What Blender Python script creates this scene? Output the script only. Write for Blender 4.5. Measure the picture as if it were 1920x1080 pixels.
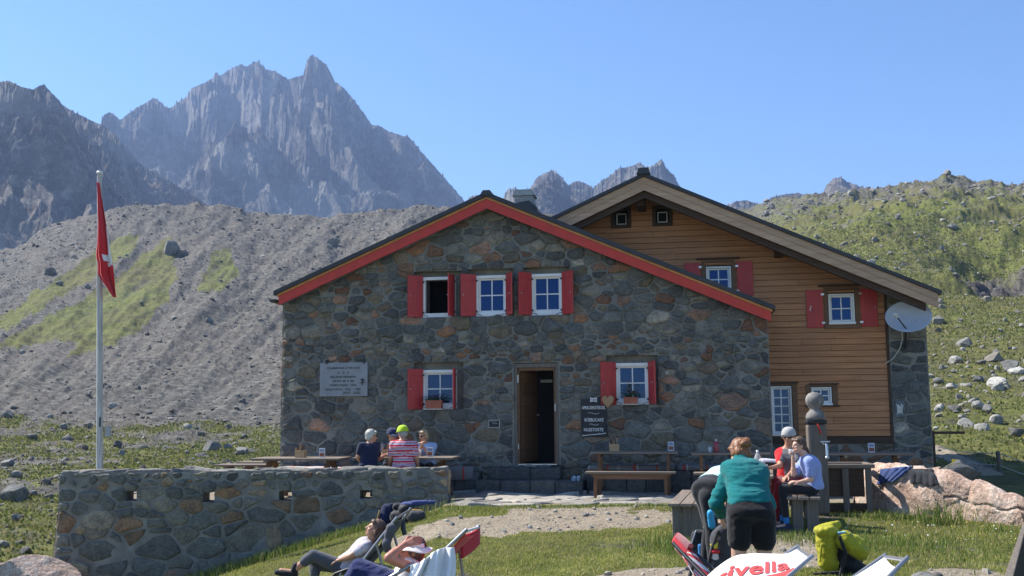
import bpy, bmesh, math, random
import numpy as np
from mathutils import Vector, Matrix, Euler

for o in list(bpy.data.objects): bpy.data.objects.remove(o)
SC = bpy.context.scene
COL = SC.collection
R = math.radians
PI = math.pi

# ------------------------------------------------------------------ camera, sky, sun, exposure
CAMZ = 1.57
PITCH = math.atan2(225, 1920)
ROLL = R(-0.5)
CM = (Matrix.Rotation(R(90)+PITCH, 3, 'X') @ Matrix.Rotation(ROLL, 3, 'Z'))
cd = bpy.data.cameras.new('camera'); cam = bpy.data.objects.new('camera', cd); COL.objects.link(cam)
cd.sensor_width = 36; cd.lens = 36; cd.clip_start = 0.1; cd.clip_end = 20000
cam.matrix_world = Matrix.Translation((0, 0, CAMZ)) @ CM.to_4x4()
SC.camera = cam

SUN = Vector((-0.80, 0.36, 1.0)).normalized()          # direction towards the sun
s_el = math.asin(SUN.z); s_az = math.atan2(SUN.x, SUN.y)   # azimuth from +Y, clockwise positive to +X
w = bpy.data.worlds.new('World'); SC.world = w; w.use_nodes = True
nt = w.node_tree; nt.nodes.clear()
sky = nt.nodes.new('ShaderNodeTexSky'); sky.sky_type = 'NISHITA'; sky.sun_disc = False
sky.sun_elevation = s_el; sky.sun_rotation = s_az; sky.altitude = 2600; sky.air_density = 1.0; sky.dust_density = 0.25; sky.ozone_density = 1.8
bg = nt.nodes.new('ShaderNodeBackground'); bg.inputs['Strength'].default_value = 0.112
out = nt.nodes.new('ShaderNodeOutputWorld')
hs = nt.nodes.new('ShaderNodeHueSaturation'); hs.inputs['Saturation'].default_value = 1.18; nt.links.new(sky.outputs[0], hs.inputs['Color']); nt.links.new(hs.outputs[0], bg.inputs[0]); nt.links.new(bg.outputs[0], out.inputs[0])
sd = bpy.data.lights.new('sun', 'SUN'); sd.energy = 5.0; sd.angle = R(0.53); sd.color = (1, 0.95, 0.87)
so = bpy.data.objects.new('sun', sd); COL.objects.link(so); so.rotation_euler = (-SUN).to_track_quat('-Z', 'Y').to_euler(); so.location = (-20, 10, 40)
vs = SC.view_settings; vs.view_transform = 'Standard'; vs.look = 'None'; vs.gamma = 1; vs.exposure = 1.0
SC.render.engine = 'CYCLES'
SC.cycles.max_bounces = 6; SC.cycles.diffuse_bounces = 3; SC.cycles.volume_bounces = 0; SC.cycles.use_denoising = True

# ------------------------------------------------------------------ pixel (1920x1080) -> world helpers
def ray(px, py):
    return CM @ Vector(((px-960)/1920, -(py-540)/1920, -1))
def P(px, py, Y):
    d = ray(px, py); return Vector((0, 0, CAMZ)) + d*(Y/d.y)
def G(px, py, z):
    d = ray(px, py); return Vector((0, 0, CAMZ)) + d*((z-CAMZ)/d.z)
CMI = np.array(CM.transposed())
def project(x, y, z):
    v = np.stack([x, y, z-CAMZ]); l = CMI @ v.reshape(3, -1)
    zz = np.minimum(l[2], -0.01)
    return (960+1920*l[0]/(-zz)).reshape(x.shape), (540-1920*l[1]/(-zz)).reshape(x.shape)

ALPHA = R(9.5)
class Plane:
    """local frame of a facade: x along it, y into the building, z up"""
    def __init__(s, O, a=ALPHA):
        s.O = Vector(O); s.a = a
        s.M = Matrix.Translation(s.O) @ Matrix.Rotation(-a, 4, 'Z'); s.I = s.M.inverted()
    def hit(s, px, py, y=0.0):
        o = s.I @ Vector((0, 0, CAMZ)); d = s.I.to_3x3() @ ray(px, py)
        p = o + d*((y-o.y)/d.y); return p.x, p.z
    def w(s, x, y, z): return s.M @ Vector((x, y, z))

# ------------------------------------------------------------------ vectorised noise
_rs = np.random.RandomState(7)
_perm = _rs.permutation(256); _perm = np.concatenate([_perm, _perm, _perm])
_gr = _rs.normal(size=(256, 3)); _gr /= np.linalg.norm(_gr, axis=1)[:, None]
def pnoise(x, y, z=None):
    x = np.asarray(x, float); y = np.asarray(y, float)
    z = np.zeros_like(x) if z is None else np.asarray(z, float)+np.zeros_like(x)
    xi = np.floor(x).astype(int); yi = np.floor(y).astype(int); zi = np.floor(z).astype(int)
    xf = x-xi; yf = y-yi; zf = z-zi
    xi &= 255; yi &= 255; zi &= 255
    f = lambda t: t*t*t*(t*(t*6-15)+10)
    u, v, ww = f(xf), f(yf), f(zf)
    r = 0
    for a in (0, 1):
        for b in (0, 1):
            for c in (0, 1):
                h = _perm[_perm[_perm[(xi+a) & 255]+((yi+b) & 255)]+((zi+c) & 255)]
                g = _gr[h]
                d = g[..., 0]*(xf-a)+g[..., 1]*(yf-b)+g[..., 2]*(zf-c)
                r = r+d*(u if a else 1-u)*(v if b else 1-v)*(ww if c else 1-ww)
    return r*1.6
def fbm(x, y, z=None, oct=5, gain=0.5, ridged=False):
    r = 0; a = 1; t = 0
    for i in range(oct):
        n = pnoise(x*2**i+17.3*i, y*2**i+5.1*i, None if z is None else z*2**i)
        if ridged: n = 1-2*np.abs(n)
        r = r+a*n; t += a; a *= gain
    return r/t
def sstep(a, b, x):
    t = np.clip((x-a)/(b-a), 0, 1); return t*t*(3-2*t)
def in_poly(px, py, poly):
    r = np.zeros(px.shape, bool); n = len(poly)
    for i in range(n):
        x1, y1 = poly[i]; x2, y2 = poly[(i+1) % n]
        c = ((y1 > py) != (y2 > py)) & (px < (x2-x1)*(py-y1)/((y2-y1) or 1e-9)+x1)
        r ^= c
    return r

# ------------------------------------------------------------------ object bookkeeping
def tag(o, label=None, cat=None, group=None, kind=None):
    if label: o['label'] = label
    if cat: o['category'] = cat
    if group: o['group'] = group
    if kind: o['kind'] = kind
    return o
def thing(name, label, cat, loc=(0, 0, 0), rz=0, group=None):
    o = bpy.data.objects.new(name, None); COL.objects.link(o); o.location = loc; o.rotation_euler = (0, 0, rz)
    o.empty_display_size = 0.1
    return tag(o, label, cat, group)
def link(name, me, parent=None):
    o = bpy.data.objects.new(name, me); COL.objects.link(o)
    if parent is not None: o.parent = parent
    return o
def kids(o): return [c for c in bpy.data.objects if c.parent == o]
def dup(o, parent=None):
    c = o.copy(); COL.objects.link(c)
    if parent is not None: c.parent = parent
    for k in kids(o): dup(k, c)
    return c
def mk_mesh(name, V, F, mats=None, mi=None, smooth=False, cols=None, colname='Col'):
    me = bpy.data.meshes.new(name); me.from_pydata([tuple(v) for v in V], [], F)
    for m in (mats or []): me.materials.append(m)
    if mi is not None: me.polygons.foreach_set('material_index', mi)
    if smooth: me.polygons.foreach_set('use_smooth', [True]*len(me.polygons))
    if cols is not None:
        a = me.color_attributes.new(colname, 'FLOAT_COLOR', 'POINT')
        c = np.ones((len(V), 4), np.float32); c[:, :3] = np.array(cols)[:, :3]; a.data.foreach_set('color', c.ravel())
    me.update(); return me
def np_mesh(name, V, F, mats, smooth=False, attrs=None):
    """V (n,3) array, F (m,k) int array; fast"""
    me = bpy.data.meshes.new(name); n, (m, k) = len(V), F.shape
    me.vertices.add(n); me.vertices.foreach_set('co', V.astype(np.float32).ravel())
    me.loops.add(m*k); me.loops.foreach_set('vertex_index', F.astype(np.int32).ravel())
    me.polygons.add(m); me.polygons.foreach_set('loop_start', np.arange(0, m*k, k, dtype=np.int32))
    me.polygons.foreach_set('use_smooth', np.full(m, smooth))
    me.update(calc_edges=True); me.validate()
    for mt in mats: me.materials.append(mt)
    for nm, c in (attrs or {}).items():
        a = me.color_attributes.new(nm, 'FLOAT_COLOR', 'POINT')
        cc = np.ones((n, 4), np.float32); cc[:, :c.shape[1]] = c; a.data.foreach_set('color', cc.ravel())
    return me

class MB:
    """mesh builder: boxes, bars, tubes, lathes, prisms, sheets, one material slot list"""
    def __init__(s): s.V = []; s.F = []; s.mi = []; s.sm = []
    def add(s, V, F, mi=0, sm=False, M=None):
        b = len(s.V)
        s.V += [tuple(M @ Vector(v)) if M is not None else tuple(v) for v in V]
        s.F += [tuple(b+i for i in f) for f in F]; s.mi += [mi]*len(F); s.sm += [sm]*len(F); return s
    def box(s, x0, x1, y0, y1, z0, z1, mi=0, bev=0.0, M=None):
        bm = bmesh.new(); bmesh.ops.create_cube(bm, size=1)
        for v in bm.verts: v.co = Vector(((x0+x1)/2+v.co.x*(x1-x0), (y0+y1)/2+v.co.y*(y1-y0), (z0+z1)/2+v.co.z*(z1-z0)))
        if bev: bmesh.ops.bevel(bm, geom=bm.edges[:], offset=min(bev, 0.45*min(abs(x1-x0), abs(y1-y0), abs(z1-z0))), segments=2, affect='EDGES', profile=0.5)
        bm.verts.index_update()
        s.add([v.co[:] for v in bm.verts], [[v.index for v in f.verts] for f in bm.faces], mi, False, M); bm.free(); return s
    def bar(s, a, b, wx, wz, mi=0, bev=0.0, up=(0, 0, 1)):
        """box beam from a to b, section wx (sideways) by wz (up)"""
        a = Vector(a); b = Vector(b); d = b-a; L = d.length; y = d.normalized(); u = Vector(up)
        if abs(y.dot(u)) > 0.98: u = Vector((1, 0, 0)) if abs(y.x) < 0.9 else Vector((0, 1, 0))
        x = y.cross(u).normalized(); z = x.cross(y)
        M = Matrix((x, y, z)).transposed().to_4x4(); M.translation = a
        return s.box(-wx/2, wx/2, 0, L, -wz/2, wz/2, mi, bev, M)
    def tube(s, pts, r, mi=0, n=10, cap=True, sm=True):
        pts = [Vector(p) for p in pts]; rr = r if isinstance(r, (list, tuple)) else [r]*len(pts)
        V = []; F = []; prev = None
        for i, p in enumerate(pts):
            t = (pts[min(i+1, len(pts)-1)]-pts[max(i-1, 0)]).normalized()
            if prev is None: x = t.orthogonal().normalized()
            else: x = (prev-t*prev.dot(t)).normalized()
            prev = x; y = t.cross(x)
            for k in range(n):
                a = 2*PI*k/n; V.append(p+(x*math.cos(a)+y*math.sin(a))*rr[i])
        for i in range(len(pts)-1):
            for k in range(n): F.append((i*n+k, i*n+(k+1) % n, (i+1)*n+(k+1) % n, (i+1)*n+k))
        s.add(V, F, mi, sm)
        if cap: s.add(V[:n], [tuple(range(n))[::-1]], mi); s.add(V[-n:], [tuple(range(n))], mi)
        return s
    def lathe(s, prof, mi=0, n=20, c=(0, 0, 0), M=None, sm=True):
        V = []; F = []; c = Vector(c)
        for r, z in prof:
            for k in range(n): a = 2*PI*k/n; V.append(c+Vector((max(r, 1e-4)*math.cos(a), max(r, 1e-4)*math.sin(a), z)))
        for i in range(len(prof)-1):
            for k in range(n): F.append((i*n+k, i*n+(k+1) % n, (i+1)*n+(k+1) % n, (i+1)*n+k))
        return s.add(V, F, mi, sm, M)
    def prism(s, poly, y0, y1, mi=0, M=None):
        """poly in (x,z), extruded from y0 to y1"""
        n = len(poly); V = [(x, y0, z) for x, z in poly]+[(x, y1, z) for x, z in poly]
        F = [tuple(range(n)), tuple(range(2*n-1, n-1, -1))]+[(i, i+n, (i+1) % n+n, (i+1) % n) for i in range(n)]
        return s.add(V, F, mi, False, M)
    def sheet(s, fn, nu, nv, mi=0, sm=True, thick=0.0, M=None):
        V = [Vector(fn(i/(nu-1), j/(nv-1))) for j in range(nv) for i in range(nu)]
        F = [(j*nu+i, j*nu+i+1, (j+1)*nu+i+1, (j+1)*nu+i) for j in range(nv-1) for i in range(nu-1)]
        if thick:
            nr = []
            for j in range(nv):
                for i in range(nu):
                    a = V[j*nu+min(i+1, nu-1)]-V[j*nu+max(i-1, 0)]; b = V[min(j+1, nv-1)*nu+i]-V[max(j-1, 0)*nu+i]
                    nr.append(a.cross(b).normalized())
            n0 = len(V); V2 = [v-nn*thick for v, nn in zip(V, nr)]
            F2 = [tuple(n0+i for i in f[::-1]) for f in F]; E = []
            bd = [j*nu for j in range(nv-1, -1, -1)]+list(range(1, nu))+[j*nu+nu-1 for j in range(1, nv)]+[(nv-1)*nu+i for i in range(nu-2, 0, -1)]
            for k in range(len(bd)):
                a, b = bd[k], bd[(k+1) % len(bd)]; E.append((b, a, a+n0, b+n0))
            V = V+V2; F = F+F2+E
        return s.add(V, F, mi, sm, M)
    def sphere(s, c, r, mi=0, nu=16, nv=10, M=None):
        rx, ry, rz = r if isinstance(r, (tuple, list)) else (r, r, r); c = Vector(c); V = []; F = []
        for j in range(nv+1):
            th = PI*j/nv
            for i in range(nu):
                a = 2*PI*i/nu; V.append((c.x+rx*math.sin(th)*math.cos(a), c.y+ry*math.sin(th)*math.sin(a), c.z-rz*math.cos(th)))
        for j in range(nv):
            for i in range(nu): F.append((j*nu+i, j*nu+(i+1) % nu, (j+1)*nu+(i+1) % nu, (j+1)*nu+i))
        return s.add(V, F, mi, True, M)
    def mesh(s, name, mats):
        me = bpy.data.meshes.new(name); me.from_pydata(s.V, [], s.F)
        for m in (mats if isinstance(mats, (list, tuple)) else [mats]): me.materials.append(m)
        me.polygons.foreach_set('material_index', s.mi); me.polygons.foreach_set('use_smooth', s.sm); me.update(); return me
    def build(s, name, mats, parent=None): return link(name, s.mesh(name, mats), parent)

# ------------------------------------------------------------------ materials
MATS = {}
def principled(name):
    m = bpy.data.materials.new(name); m.use_nodes = True; t = m.node_tree; t.nodes.clear()
    o = t.nodes.new('ShaderNodeOutputMaterial'); b = t.nodes.new('ShaderNodeBsdfPrincipled'); t.links.new(b.outputs[0], o.inputs[0])
    return m, t, b
class NT:
    def __init__(s, t): s.t = t
    def n(s, typ, **k):
        nd = s.t.nodes.new('ShaderNode'+typ)
        for a, v in k.items(): setattr(nd, a, v)
        return nd
    def l(s, a, b): s.t.links.new(a, b)
    def val(s, sock, v):
        if hasattr(v, 'links'): s.l(v, sock)
        else: sock.default_value = v
    def noise(s, vec, scale, detail=5, rough=0.55, dist=0.0):
        x = s.n('TexNoise'); s.l(vec, x.inputs['Vector']); x.inputs['Scale'].default_value = scale
        x.inputs['Detail'].default_value = detail; x.inputs['Roughness'].default_value = rough; x.inputs['Distortion'].default_value = dist
        return x.outputs['Fac']
    def vor(s, vec, scale, feature='F1', out='Distance', rnd=1.0):
        x = s.n('TexVoronoi', feature=feature); s.l(vec, x.inputs['Vector']); x.inputs['Scale'].default_value = scale; x.inputs['Randomness'].default_value = rnd
        return x.outputs[out]
    def ramp(s, fac, stops):
        x = s.n('ValToRGB'); s.l(fac, x.inputs[0]); e = x.color_ramp.elements
        while len(e) < len(stops): e.new(0.5)
        for el, (p, c) in zip(e, stops):
            el.position = p; el.color = (c, c, c, 1) if isinstance(c, (int, float)) else (*c, 1)
        return x.outputs[0]
    def mix(s, fac, a, b, mode='MIX'):
        x = s.n('Mix', data_type='RGBA', blend_type=mode)
        s.val(x.inputs[0], fac)
        for sock, v in ((x.inputs[6], a), (x.inputs[7], b)):
            if hasattr(v, 'links'): s.l(v, sock)
            else: sock.default_value = (*v, 1) if len(v) == 3 else v
        return x.outputs[2]
    def math(s, op, a, b=0.0, c=None):
        x = s.n('Math', operation=op); s.val(x.inputs[0], a); s.val(x.inputs[1], b)
        if c is not None: s.val(x.inputs[2], c)
        return x.outputs[0]
    def bump(s, h, strength, dist, prev=None):
        x = s.n('Bump'); s.l(h, x.inputs['Height']); x.inputs['Strength'].default_value = strength; x.inputs['Distance'].default_value = dist
        if prev is not None: s.l(prev, x.inputs['Normal'])
        return x.outputs[0]
    def scalevec(s, vec, sc):
        x = s.n('Mapping'); s.l(vec, x.inputs[0]); x.inputs['Scale'].default_value = sc; return x.outputs[0]
    def coord(s, which='Object'): return s.n('TexCoord').outputs[which]
    def pos(s): return s.n('NewGeometry').outputs['Position']
    def attr(s, name): x = s.n('Attribute'); x.attribute_name = name; return x.outputs['Color']

def simple(name, col, rough=0.6, var=0.12, scale=8.0, bump=0.15, bdist=0.004, bscale=None, metallic=0.0, stretch=(1, 1, 1), col2=None, spec=0.5, ior=None, sheen=0, sub=0):
    if name in MATS: return MATS[name]
    m, t, b = principled(name); N = NT(t); v = N.scalevec(N.coord(), stretch)
    f = N.noise(v, scale, 5, 0.6)
    c2 = col2 or tuple(x*(1-var*1.6) for x in col); c1 = col if col2 else tuple(min(1, x*(1+var)) for x in col)
    c = N.mix(N.ramp(f, [(0.3, 0.0), (0.7, 1.0)]), c2, c1); N.l(c, b.inputs['Base Color'])
    b.inputs['Roughness'].default_value = rough; b.inputs['Metallic'].default_value = metallic; b.inputs['Specular IOR Level'].default_value = spec
    if ior: b.inputs['IOR'].default_value = ior
    if sheen: b.inputs['Sheen Weight'].default_value = sheen
    if sub: b.inputs['Subsurface Weight'].default_value = sub; b.inputs['Subsurface Radius'].default_value = (0.02, 0.008, 0.004)
    if bump: N.l(N.bump(N.noise(v, bscale or scale*5, 5, 0.6), bump, bdist), b.inputs['Normal'])
    MATS[name] = m; return m

def wood(name, c1, c2, axis=0, rough=0.7, ring=10.0, weather=0.0, knots=False):
    if name in MATS: return MATS[name]
    m, t, b = principled(name); N = NT(t); co = N.coord()
    st = [ring*2.2]*3; st[axis] = ring*0.10
    v = N.scalevec(co, tuple(st)); g = N.noise(v, 1.6, 6, 0.62, 0.4)
    st2 = [ring*9]*3; st2[axis] = ring*0.25
    g2 = N.noise(N.scalevec(co, tuple(st2)), 1.2, 3, 0.6)
    c = N.mix(N.ramp(g, [(0.28, 0.0), (0.72, 1.0)]), c1, c2)
    c = N.mix(N.ramp(g2, [(0.35, 0.35), (0.6, 0.0)]), c, tuple(x*0.5 for x in c1))
    big = N.noise(co, 0.9, 4, 0.6)
    c = N.mix(N.ramp(big, [(0.4, 0.0), (0.75, 0.22+weather)]), c, (0.17, 0.15, 0.13))
    rnd = N.n('NewGeometry').outputs['Random Per Island']
    c = N.mix(N.math('MULTIPLY', rnd, 0.35), c, tuple(x*0.62 for x in c1))
    if knots:
        k = N.vor(N.scalevec(co, (2.1, 2.1, 6.5)), 1.0)
        c = N.mix(N.ramp(k, [(0.035, 0.85), (0.075, 0.0)]), c, (0.05, 0.025, 0.012))
    N.l(c, b.inputs['Base Color']); b.inputs['Roughness'].default_value = rough; b.inputs['Specular IOR Level'].default_value = 0.3
    N.l(N.bump(g2, 0.5, 0.003, N.bump(g, 0.3, 0.004)), b.inputs['Normal'])
    MATS[name] = m; return m

def mat_stone():
    m, t, b = principled('rubble_stone'); N = NT(t); p = N.pos(); a = N.attr('Col')
    n1 = N.noise(p, 5.5, 6, 0.65, 0.6); n2 = N.noise(p, 38, 4, 0.65); n3 = N.noise(N.scalevec(p, (1, 1, 3)), 14, 4, 0.6, 1.0)
    c = N.mix(N.ramp(n1, [(0.35, 0.6), (0.6, 0.0)]), a, (0.06, 0.058, 0.054))
    c = N.mix(N.ramp(n3, [(0.52, 0.0), (0.72, 0.5)]), c, (0.24, 0.235, 0.21))
    c = N.mix(N.ramp(N.noise(p, 2.3, 6, 0.7, 1.2), [(0.54, 0), (0.68, 0.6)]), c, (0.21, 0.205, 0.18))
    c = N.mix(1.0, c, N.ramp(n2, [(0.25, 0.55), (0.7, 1.3)]), 'MULTIPLY')
    sp = N.vor(p, 55); c = N.mix(N.ramp(sp, [(0.10, 0.45), (0.2, 0.0)]), c, (0.5, 0.48, 0.44))
    N.l(c, b.inputs['Base Color']); b.inputs['Roughness'].default_value = 0.85; b.inputs['Specular IOR Level'].default_value = 0.3
    N.l(N.bump(n2, 0.7, 0.01, N.bump(n3, 0.8, 0.04, N.bump(n1, 0.8, 0.07))), b.inputs['Normal']); return m
def mat_mortar():
    m, t, b = principled('lime_mortar'); N = NT(t); p = N.pos()
    n1 = N.noise(p, 3.0, 5, 0.6, 0.5); n2 = N.noise(p, 60, 4, 0.6)
    c = N.mix(N.ramp(n1, [(0.3, 0), (0.7, 1)]), (0.145, 0.139, 0.122), (0.27, 0.26, 0.225))
    c = N.mix(1.0, c, N.ramp(n2, [(0.25, 0.7), (0.7, 1.2)]), 'MULTIPLY')
    N.l(c, b.inputs['Base Color']); b.inputs['Roughness'].default_value = 0.95
    N.l(N.bump(n2, 0.8, 0.012, N.bump(n1, 0.5, 0.06)), b.inputs['Normal']); return m
def mat_rock(name, cols, scale=1.0, bumpd=0.1, lichen=0.0):
    m, t, b = principled(name); N = NT(t); p = N.pos()
    n1 = N.noise(p, 1.1*scale, 7, 0.62, 0.7); n2 = N.noise(p, 9*scale, 6, 0.68); v = N.vor(p, 2.6*scale, 'DISTANCE_TO_EDGE')
    c = N.ramp(n1, [(0.28, cols[0]), (0.5, cols[1]), (0.72, cols[2])])
    c = N.mix(1.0, c, N.ramp(n2, [(0.28, 0.5), (0.7, 1.25)]), 'MULTIPLY')
    c = N.mix(N.ramp(v, [(0.0, 0.4), (0.03, 0.0)]), c, tuple(x*0.4 for x in cols[0]))
    if lichen: c = N.mix(N.ramp(N.noise(p, 4*scale, 5, 0.6), [(0.58, 0), (0.66, lichen)]), c, (0.12, 0.12, 0.06))
    N.l(c, b.inputs['Base Color']); b.inputs['Roughness'].default_value = 0.9; b.inputs['Specular IOR Level'].default_value = 0.25
    N.l(N.bump(n2, 0.8, bumpd*0.3, N.bump(n1, 0.7, bumpd)), b.inputs['Normal']); MATS[name] = m; return m
def mat_attr_rock(name):
    m, t, b = principled(name); N = NT(t); p = N.pos(); a = N.attr('Col'); n = N.noise(p, 6, 5, 0.65)
    c = N.mix(1.0, a, N.ramp(n, [(0.3, 0.6), (0.7, 1.3)]), 'MULTIPLY'); N.l(c, b.inputs['Base Color']); b.inputs['Roughness'].default_value = 0.9
    N.l(N.bump(n, 0.6, 0.05), b.inputs['Normal']); return m

M_STONE = mat_stone(); M_MORTAR = mat_mortar()
M_SCREE = mat_attr_rock('scree_rock')
M_BOULDER = mat_rock('boulder_grey', [(0.09, 0.09, 0.085), (0.19, 0.185, 0.17), (0.32, 0.31, 0.28)], 1.2, 0.12, 0.7)
M_PINK = mat_rock('pink_granite', [(0.35, 0.225, 0.165), (0.56, 0.405, 0.315), (0.68, 0.60, 0.52)], 2.4, 0.10, 0.15)
M_BOARD = wood('board_wood', (0.40, 0.165, 0.065), (0.69, 0.335, 0.155), 0, 0.62, 7, 0.15, True)
M_FASCIA = wood('fascia_wood', (0.42, 0.26, 0.16), (0.68, 0.48, 0.33), 0, 0.7, 7, 0.1)
M_WDARK = wood('dark_wood', (0.045, 0.026, 0.016), (0.10, 0.055, 0.03), 0, 0.7, 8)
M_WBROWN = wood('brown_wood', (0.13, 0.065, 0.03), (0.27, 0.14, 0.07), 0, 0.6, 9)
M_WGREY = wood('weathered_wood', (0.17, 0.13, 0.10), (0.36, 0.29, 0.23), 1, 0.75, 9, 0.2)
M_WGREYX = wood('weathered_wood_x', (0.17, 0.13, 0.10), (0.34, 0.27, 0.21), 0, 0.75, 9, 0.2)
M_WGREYZ = wood('weathered_wood_z', (0.115, 0.097, 0.08), (0.25, 0.215, 0.18), 2, 0.75, 9, 0.2)
M_WLIGHT = wood('light_wood', (0.42, 0.26, 0.13), (0.60, 0.42, 0.24), 0, 0.55, 9)
M_RED = simple('red_paint', (0.52, 0.030, 0.014), 0.45, 0.10, 5, 0.1, 0.002)
M_SHUT = simple('shutter_red', (0.46, 0.035, 0.034), 0.5, 0.14, 6, 0.2, 0.003, stretch=(4, 4, 0.5))
M_WHITE = simple('white_paint', (0.78, 0.77, 0.75), 0.4, 0.05, 5, 0.05, 0.002)
M_ORANGE = simple('orange_trim', (0.50, 0.21, 0.05), 0.5, 0.15, 6)
M_ROOF = simple('black_roof_metal', (0.022, 0.022, 0.025), 0.42, 0.3, 2, 0.15, 0.004)
M_BLACK = simple('dark_interior', (0.006, 0.006, 0.007), 0.9, 0.1, 3, 0)  # near black stands in for the shade inside unlit rooms
M_IRON = simple('black_iron', (0.02, 0.02, 0.022), 0.5, 0.2, 10)
M_STEEL = simple('galvanised_steel', (0.55, 0.56, 0.57), 0.35, 0.15, 6, 0.1, 0.002, metallic=0.85)
M_ALU = simple('grey_tube_metal', (0.30, 0.31, 0.33), 0.35, 0.1, 6, 0.05, 0.002, metallic=0.6)
# ------------------------------------------------------------------ terrain height
WY = 17.5                                             # front face of the terrace wall
def aze(px, py):
    d = ray(px, py); return math.atan2(d.x, d.y), d.z/math.hypot(d.x, d.y)
RK = np.array([22, 30, 45, 70, 100, 160, 240, 330.0])
COLS = [(-700, [1060, 985, 915, 862, 800, 700, 600, 560]),
        (-200, [1060, 985, 910, 856, 790, 680, 570, 520]),
        (0,    [1055, 985, 905, 850, 780, 655, 545, 470]),
        (120,  [1050, 980, 900, 848, 775, 640, 520, 412]),
        (250,  [1045, 975, 895, 845, 770, 630, 500, 383]),
        (380,  [1040, 972, 892, 842, 768, 625, 495, 381]),
        (520,  [1040, 970, 890, 842, 768, 625, 500, 401]),
        (620,  [990, 940, 890, 840, 765, 620, 500, 406]),
        (740,  [902, 880, 860, 820, 750, 610, 490, 389]),
        (860,  [902, 870, 850, 810, 745, 600, 485, 388]),
        (1000, [902, 868, 840, 800, 735, 600, 490, 398]),
        (1200, [902, 866, 830, 790, 725, 600, 500, 420]),
        (1400, [900, 864, 820, 760, 690, 570, 460, 392]),
        (1460, [898, 862, 812, 740, 665, 545, 440, 372]),
        (1560, [896, 862, 808, 725, 640, 520, 430, 374]),
        (1640, [896, 862, 806, 715, 625, 505, 415, 360]),
        (1740, [893, 852, 780, 688, 606, 496, 408, 347]),
        (1785, [893, 852, 780, 688, 606, 496, 408, 331]),
        (1850, [893, 852, 780, 688, 606, 496, 408, 345]),
        (1920, [893, 852, 780, 688, 606, 496, 408, 356]),
        (2200, [895, 860, 795, 680, 580, 470, 390, 340]),
        (2800, [895, 858, 790, 670, 570, 460, 380, 330])]
CA = np.array([aze(c[0], 500)[0] for c in COLS])
CE = np.array([[aze(c[0], py)[1] for py in c[1]] for c in COLS])
def z_lawn(x, y):
    k = 0.055*(1-sstep(-0.5, 1.8, x))+0.018*sstep(-0.5, 1.8, x)
    z = -0.29*np.maximum(0, -1.05-x)-k*np.maximum(0, 16.3-y)*sstep(16.9, 15.5, y)**0.5
    return np.maximum(z, -1.62-0.02*np.maximum(0, 17-y))
def wall_y(x): return WY + 0.0*x
def ground_z(x, y, rough=True):
    x = np.asarray(x, float); y = np.asarray(y, float)
    r = np.hypot(x, y)+1e-6; az = np.arctan2(x, y)
    a = np.clip(az, CA[0], CA[-1]); i = np.clip(np.searchsorted(CA, a)-1, 0, len(CA)-2); ta = (a-CA[i])/(CA[i+1]-CA[i]); ta = ta*ta*(3-2*ta)*0.5+ta*0.5
    lr = np.log(np.clip(r, RK[0], RK[-1])); lk = np.log(RK); j = np.clip(np.searchsorted(lk, lr)-1, 0, len(RK)-2); tr = (lr-lk[j])/(lk[j+1]-lk[j])
    e = (CE[i, j]*(1-tr)+CE[i, j+1]*tr)*(1-ta)+(CE[i+1, j]*(1-tr)+CE[i+1, j+1]*tr)*ta
    zc = CAMZ+e*np.minimum(r, RK[-1])-np.maximum(0, r-RK[-1])*0.35
    # near field
    zl = z_lawn(x, y)
    terr = sstep(-7.95, -7.75, x)*np.where(x < -1.15, sstep(WY+0.1, WY+0.3, y), sstep(16.4, 16.8, y))
    left = sstep(-7.75, -8.1, x)*sstep(15, 18, y)
    zn = zl*(1-terr)+0.0*terr; zn = np.where(left > 0, zn*(1-left)+(-1.62)*left, zn)
    wb = sstep(21.5, 27, r)
    # between wall return and hillside
    z = zn*(1-wb)+zc*wb
    back = sstep(R(55), R(85), np.abs(az)); z = z*(1-back*sstep(10, 40, r))+(-0.5-0.07*r)*back*sstep(10, 40, r)
    if rough:
        out = 1-np.clip(terr*(1-wb), 0, 1)
        n1 = fbm(x*0.9, y*0.9, oct=4); z = z+out*n1*0.035*sstep(30, 18, r)
        wild = np.maximum(sstep(20, 34, r), sstep(-8.0, -9.0, x)*sstep(14, 18, y))
        z = z+wild*out*(fbm(x*0.35, y*0.35, oct=6, gain=0.6)*0.35+np.abs(fbm(x*1.3, y*1.3, oct=4))*0.18)
        hill = sstep(45, 130, r)
        gul = fbm(az*26-np.log(r)*4, r*0.012, oct=5, gain=0.55)
        z = z+hill*(gul*np.minimum(r*0.013, 3.4)*sstep(R(12), R(4), az)+fbm(x*0.16, y*0.16, oct=6, gain=0.6)*np.minimum(r*0.006, 1.5))
        # crags on the right-hand hill
        cr = sstep(R(13), R(17), az)*sstep(150, 230, r)
        z = z+cr*np.maximum(0, fbm(x*0.045, y*0.045, oct=6, ridged=True, gain=0.6)-0.18)*6*sstep(340, 300, r)
        cl = np.exp(-((az-R(25.5))/R(3.2))**2)*sstep(120, 150, r)*sstep(215, 165, r)
        z = z-cl*np.maximum(0, fbm(x*0.07+3, y*0.07, oct=6, ridged=True)+0.1)*9
    return z

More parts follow.
